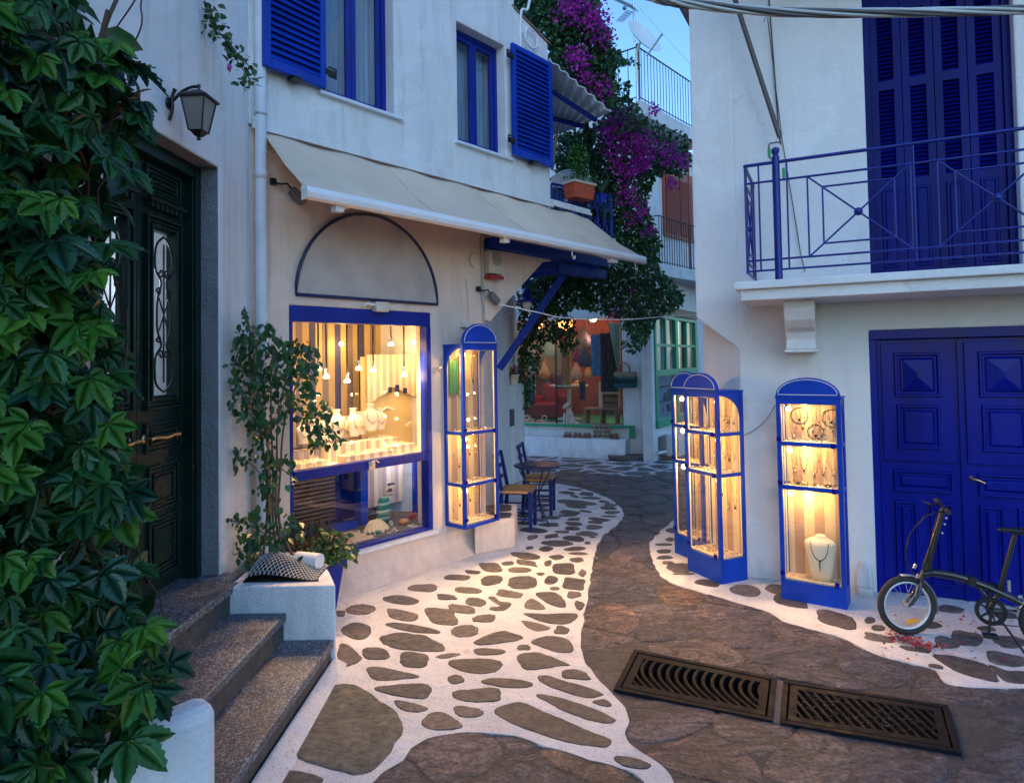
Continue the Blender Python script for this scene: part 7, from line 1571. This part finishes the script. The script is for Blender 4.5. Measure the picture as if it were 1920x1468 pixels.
# clump the leaves on twigs
Y_ = rng.normal(0, .5, P_.shape)+np.array([.25, -.45, -.75]); N_ = rng.normal(0, .45, P_.shape)+np.array([.2, -.6, .75])
V_, F_ = scatter(LEAFV, LEAFT, P_, Y_, N_, rng.uniform(.035, .078, len(P_)))
numesh('leaves', V_, F_, SHL, np.repeat((rng.random(len(P_)) < .10).astype(int), len(LEAFT)), cs, None)
m = MB()
for k in range(5):
    p0 = Vector((-1.72+.06*k, 4.46+.02*k, .50)); pts = [p0, DEP(500+k*6, 980, 4.52), DEP(498+k*7, 880, 4.55), DEP(480+k*14, 780, 4.58), DEP(440+k*35, 700-k*10, 4.62), DEP(455+k*30, 640, 4.66)]; m.tube(smoothc(pts, 5), [.011-.0003*i for i in range(26)], 6)
for s_ in ([(500, 900), (470, 870), (440, 850)], [(500, 860), (530, 880), (555, 900)], [(510, 1010), (470, 985), (415, 972)], [(505, 1050), (470, 1030), (440, 1040)], [(540, 740), (590, 770), (632, 818)], [(520, 680), (560, 660), (596, 660)], [(470, 720), (420, 735), (392, 742)], [(470, 640), (465, 600), (458, 575)], [(520, 1060), (545, 1060), (560, 1080)]): m.tube(smoothc([DEP(x, y, 4.56) for x, y in s_], 4), .004, 5)
m.build('stems', pm('bark', (.12, .075, .045), .8, var=.3, vs=20), cs)
m = MB(); m.tube([DEP(508, 1090, 4.5), DEP(502, 800, 4.55)], .009, 6); m.build('cane', pm('cane_wood', (.30, .14, .06), .6), cs)
# hanging sprig, top left
sg = empty('hanging_sprig', DEP(420, 80, 4.2), 'thin leafy vine sprig hanging from above beside the drainpipe', 'vine')
pp = smoothc([DEP(x, y, 4.2) for x, y in ((352, -30), (368, 5), (398, 32), (412, 62), (436, 92), (448, 120), (470, 150))], 12); m = MB(); m.tube(pp, .004, 5); m.build('stem', pm('vine_stem', (.12, .10, .05), .8), sg)
idx = rng.integers(0, len(pp), 175); P_ = np.array([tuple(pp[i]) for i in idx])+rng.normal(0, .035, (175, 3)); Y_ = rng.normal(0, .8, P_.shape)+np.array([.1, -.3, -.5]); N_ = rng.normal(0, .5, P_.shape)+np.array([0, -.7, .6])
V_, F_ = scatter(LEAFV*np.array([1.25, 1, 1]), LEAFT, P_, Y_, N_, rng.uniform(.035, .06, 175)); numesh('leaves', V_, F_, [leafm('sprig_leaf', (.02, .06, .02), (.06, .14, .04))], None, sg, None)
m = MB(); m.sph(DEP(430, 127, 4.15), .016, 6, 1, 1, 1.5); m.build('flower', pm('sprig_flower', (.35, .02, .25), .6), sg)

# Virginia creeper
vc = empty('virginia_creeper', Vector((-1.6, 2.3, .48)), 'big dark green Virginia creeper covering the wall left of the green door', 'climbing plant')
def leaflet():
    V = []; F_ = []; n = 13
    for i in range(n+1):
        t = i/n; w = .285*math.sin(PI*t**.85)**.85 if 0 < t < 1 else 0; w *= 1.0 if i % 2 else .90; zz = .022 if i % 2 else -.012
        z = -.16*t*t
        V.append((0, t, z))
        for s in (-1, 1):
            V.append((s*w*.55, t+.0, z+w*.10-zz)); V.append((s*w, t+(.045 if i % 2 else .0), z+w*.20+zz))
    for i in range(n):
        a = i*5; b_ = (i+1)*5
        for q in (1, 3): F_.append((a, b_, b_+q, a+q)); F_.append((a+q, b_+q, b_+q+1, a+q+1))
    return np.array(V), F_
lv, lf = leaflet()
CV, CF = [], []
for an, sc_ in ((0, 1), (-48, .88), (48, .88), (-98, .62), (98, .62)):
    a = R_(an); Rm = np.array([[math.cos(a), math.sin(a), 0], [-math.sin(a), math.cos(a), 0], [0, 0, 1]])
    v2 = (lv*sc_+np.array([0, .04, 0])) @ Rm.T; v2[:, 2] -= .10*abs(math.sin(a)) *np.abs(v2[:, 0]); k = len(np.vstack(CV)) if CV else 0
    CV.append(v2); CF += [tuple(i+k for i in f) for f in lf]
CV = np.vstack(CV); CF = np.array(CF)
ivy = [(-260, -60), (175, -60), (195, 0), (240, 45), (285, 95), (312, 150), (318, 190), (285, 235), (262, 262), (290, 295), (292, 345), (268, 390), (262, 440), (230, 480), (248, 560), (232, 640), (250, 700), (262, 765), (240, 830), (285, 890), (300, 925), (262, 950), (225, 985), (262, 1040), (300, 1045), (300, 1085), (322, 1130), (335, 1190), (330, 1235), (378, 1255), (382, 1290), (325, 1320), (300, 1390), (255, 1400), (215, 1420), (170, 1440), (60, 1450), (40, 1500), (-260, 1500)]
q0_, qd_ = Vector((-1.35, 2.75, 0)), Vector((-.577, -.817, 0)); qn_ = Vector((.817, -.577, 0))
def onq(x, y, d):
    r = ray(x, y); p0 = q0_+qn_*d; return CAMP+r*((p0-CAMP).dot(qn_)/r.dot(qn_))
def ivy_pts(n, d0, d1, shrink=0):
    out = []
    while len(out) < n:
        x, y = random.uniform(-260, 385), random.uniform(-60, 1500)
        if inpoly(x+shrink, y, ivy): out.append(tuple(onq(x, y, random.uniform(d0, d1)+(.30 if y > 1240 else 0))))
    return np.array(out)
IVL_DRY = leafm('creeper_dry', (.16, .08, .04), (.25, .16, .08), .7, .2)
IVL = [leafm('creeper_leaf', (.007, .052, .016), (.034, .14, .034), .36, .25), leafm('creeper_bluish', (.014, .065, .040), (.03, .11, .06), .30, .2), leafm('creeper_young', (.035, .17, .02), (.11, .30, .04), .4, .4)]
N = 560; P_ = ivy_pts(N, -.32, .06, 34); Yd = rng.normal(0, .45, (N, 3))+np.array([.35, -.35, -.75]); Nd = rng.normal(0, .38, (N, 3))+np.array([.55, -.55, .55])
V_, F_ = scatter(CV, CF, P_, Yd, Nd, rng.uniform(.06, .18, N)); mi = rng.choice([0, 1, 2, 3], N, p=[.63, .23, .11, .03]); numesh('leaves', V_, F_, IVL+[IVL_DRY], np.repeat(mi, len(CF)), vc, None)
N = 110; P_ = ivy_pts(N, .02, .12, 44); Yd = rng.normal(0, .4, (N, 3))+np.array([.3, -.4, -.7]); Nd = rng.normal(0, .3, (N, 3))+np.array([.5, -.6, .6])
V_, F_ = scatter(CV, CF, P_, Yd, Nd, rng.uniform(.09, .14, N)); numesh('young_leaves', V_, F_, [IVL[2], IVL[0]], np.repeat((rng.random(N) < .45).astype(int), len(CF)), vc, None)
m = MB(); r = random.Random(8)
for _ in range(80):
    x, y = r.uniform(-100, 260), r.uniform(100, 1400)
    if not inpoly(x+75, y, ivy): continue
    pts = [onq(x, y, -.25)]
    for k in range(5): x += r.uniform(-40, 45); y -= r.uniform(20, 90); pts.append(onq(x, y, -.25+r.uniform(-.1, .1)))
    m.tube(smoothc(pts, 3), r.uniform(.003, .009), 5)
m.build('stems', pm('creeper_stem', (.06, .035, .02), .8, var=.3), vc)
N = 1500; P_ = ivy_pts(N, -.75, -.35, 60); Yd = rng.normal(0, .7, (N, 3))+np.array([.2, -.2, -.6]); Nd = rng.normal(0, .6, (N, 3))+np.array([.6, -.6, .3])
V_, F_ = scatter(LEAFV, LEAFT, P_, Yd, Nd, rng.uniform(.10, .2, N)); numesh('inner_leaves', V_, F_, [IVL[0]], None, vc, None)

# bougainvillea
bg_ = empty('bougainvillea', Vector((.75, 10.2, 0)), 'huge bougainvillea with magenta flowers filling the gap between the houses', 'climbing plant')
BL_ = [leafm('boug_leaf', (.014, .060, .026), (.06, .19, .06), .4), leafm('boug_young', (.05, .12, .03), (.14, .2, .05), .4)]
FLW = leafm('boug_bract', (.42, .014, .42), (.85, .08, .58), .6, .45)
top = [(930, -30), (945, 18), (985, 45), (1010, 60), (1030, 95), (1032, 128), (1062, 150), (1090, 178), (1120, 190), (1150, 190), (1160, 172), (1150, 148), (1152, 122), (1175, 112), (1150, 92), (1142, 60), (1122, 25), (1112, -30)]
mid = [(1040, 255), (1082, 245), (1128, 232), (1150, 198), (1185, 205), (1205, 235), (1240, 252), (1285, 272), (1298, 300), (1282, 330), (1250, 322), (1222, 340), (1212, 375), (1222, 415), (1238, 460), (1232, 500), (1275, 545), (1282, 570), (1255, 585), (1225, 600), (1215, 640), (1195, 655), (1182, 635), (1168, 600), (1130, 585), (1090, 575), (1040, 590), (1000, 560), (975, 530), (1000, 520), (1060, 510), (1120, 505), (1148, 450), (1120, 380), (1065, 330), (1042, 325)]
lowL = [(972, 545), (1000, 540), (1045, 575), (1075, 600), (1085, 640), (1060, 668), (1045, 640), (1020, 640), (1010, 690), (1000, 740), (985, 770), (974, 740)]
dark = [(1035, 330), (1100, 330), (1150, 420), (1130, 520), (1060, 540), (1035, 520)]
def leaves(polys, n, dep, jit, smin, smax, mats, pm_, name, hole=None):
    P = sample_px(polys, n, dep, jit); Y = rng.normal(0, .8, P.shape)+np.array([0, -.3, -.4]); N_ = rng.normal(0, .6, P.shape)+np.array([0, -.6, .7])
    V_, F_ = scatter(LEAFV*np.array([1.2, 1, 1]), LEAFT, P, Y, N_, rng.uniform(smin, smax, n)); numesh(name, V_, F_, mats, np.repeat(rng.choice(len(mats), n, p=pm_), len(LEAFT)), bg_, None)
leaves(top, 8000, 8.3, .55, .045, .085, BL_, [.88, .12], 'leaves')
leaves(mid, 13000, lambda x, y: 9.9 if y < 520 else 10.3, .6, .05, .09, BL_, [.85, .15], 'leaves')
leaves([(1128, 190), (1165, 175), (1200, 200), (1215, 240), (1160, 250), (1120, 232)], 500, 9.2, .4, .05, .085, BL_, [.8, .2], 'leaves')
leaves(lowL, 1700, 10.7, .3, .05, .09, BL_, [.95, .05], 'leaves')
leaves(dark, 3600, 10.6, .4, .06, .10, BL_, [1, 0], 'leaves')
for s_, n_ in (([(1200, 232), (1240, 235), (1290, 255), (1297, 268), (1240, 248)], 90), ([(1140, 110), (1190, 112), (1200, 125), (1150, 130)], 60), ([(1155, 150), (1185, 158), (1180, 172), (1150, 168)], 50), ([(1160, 640), (1200, 620), (1215, 650), (1185, 665)], 60)):
    leaves(s_, n_, 9.4 if s_[0][1] > 200 else 8.8, .15, .05, .085, BL_, [.8, .2], 'leaves')
P_ = []
for x, y, r_, dep, n in ((1085, 5, 42, 7.7, 420), (1112, 38, 32, 7.8, 340), (1130, 72, 24, 7.9, 200), (1083, 108, 24, 7.7, 260), (1100, 140, 16, 7.8, 120), (1060, 25, 25, 7.8, 110), (1128, 165, 26, 7.9, 220), (1160, 232, 36, 9.2, 420), (1196, 268, 32, 9.2, 420), (1150, 275, 26, 9.2, 220), (1205, 305, 22, 9.2, 240), (1180, 325, 22, 9.2, 160), (1248, 285, 24, 9.2, 240), (1275, 300, 16, 9.2, 110), (1120, 195, 20, 9.0, 120), (1175, 365, 24, 9.3, 160), (1190, 410, 18, 9.4, 110), (1215, 435, 14, 9.4, 70), (1258, 345, 12, 9.4, 70), (1185, 540, 10, 9.9, 26), (1150, 590, 18, 10, 50), (1140, 240, 20, 9.1, 160), (1160, 310, 20, 9.2, 120), (1200, 390, 20, 9.2, 70), (1225, 205, 12, 9.3, 60), (1170, 480, 22, 9.6, 30)):
    for _ in range(int(n*.85)):
        a = random.uniform(0, 2*PI); q = r_*random.random()**.75*random.uniform(.6, 1.3); P_.append(tuple(DEP(x+q*math.cos(a)*1.1, y+q*math.sin(a), dep+random.uniform(-.25, .25))))
P_ = np.array(P_); Y_ = rng.normal(0, 1, P_.shape); N_ = rng.normal(0, 1, P_.shape)
V_, F_ = scatter(LEAFV*np.array([1.4, 1, 1]), LEAFT, P_, Y_, N_, rng.uniform(.03, .055, len(P_))); numesh('flowers', V_, F_, [FLW], None, bg_, None)
m = MB(); r = random.Random(18)
for _ in range(60):
    x, y = r.choice([(990, 620), (1060, 560), (1120, 520), (1150, 400), (1080, 300), (1020, 560)]); dep = 10.3; pts = [DEP(x+r.uniform(-20, 20), y+r.uniform(-20, 20), dep)]
    for k in range(4): x += r.uniform(-18, 30); y -= r.uniform(10, 60)*(1 if y > 300 else -.4); pts.append(DEP(x, y, dep+r.uniform(-.3, .2)))
    m.tube(smoothc(pts, 3), r.uniform(.006, .02), 5)
m.tube(smoothc([Vector((.02, 10.75, 0)), DEP(968, 780, 10.9), DEP(985, 650, 10.7), DEP(1040, 560, 10.4), DEP(1110, 400, 10.2), DEP(1100, 250, 9.6), DEP(1085, 120, 8.6), DEP(1075, 0, 8.3)], 6), .045, 8); m.build('branches', pm('boug_bark', (.09, .065, .05), .8, var=.3), bg_)
# fallen petals
petal = leafm('fallen_petal', (.25, .02, .03), (.5, .05, .08), .7, .1)
N = 190; c = [G(1640+x/4.893, 930+y/4.893) for x, y in ((230, 1320), (330, 1350), (430, 1385), (500, 1400))]
P_ = np.array([tuple(c[random.randrange(4)]+Vector((random.gauss(0, .045), random.gauss(0, .03), .014+random.uniform(0, .012)))) for _ in range(N)]+[tuple(G(random.uniform(1650, 1900), random.uniform(1150, 1240), .014)) for _ in range(60)])
Y_ = rng.normal(0, 1, P_.shape)*np.array([1, 1, .2]); N_ = rng.normal(0, .3, P_.shape)+np.array([0, 0, 1]); V_, F_ = scatter(LEAFV*np.array([1.4, 1, 1.5]), LEAFT, P_, Y_, N_, rng.uniform(.014, .026, len(P_)))
numesh('fallen_petals', V_, F_, [petal], None, None, G(1700, 1205), label='small drift of dry red petals on the paving below the bicycle', cat='petals', kind='stuff')
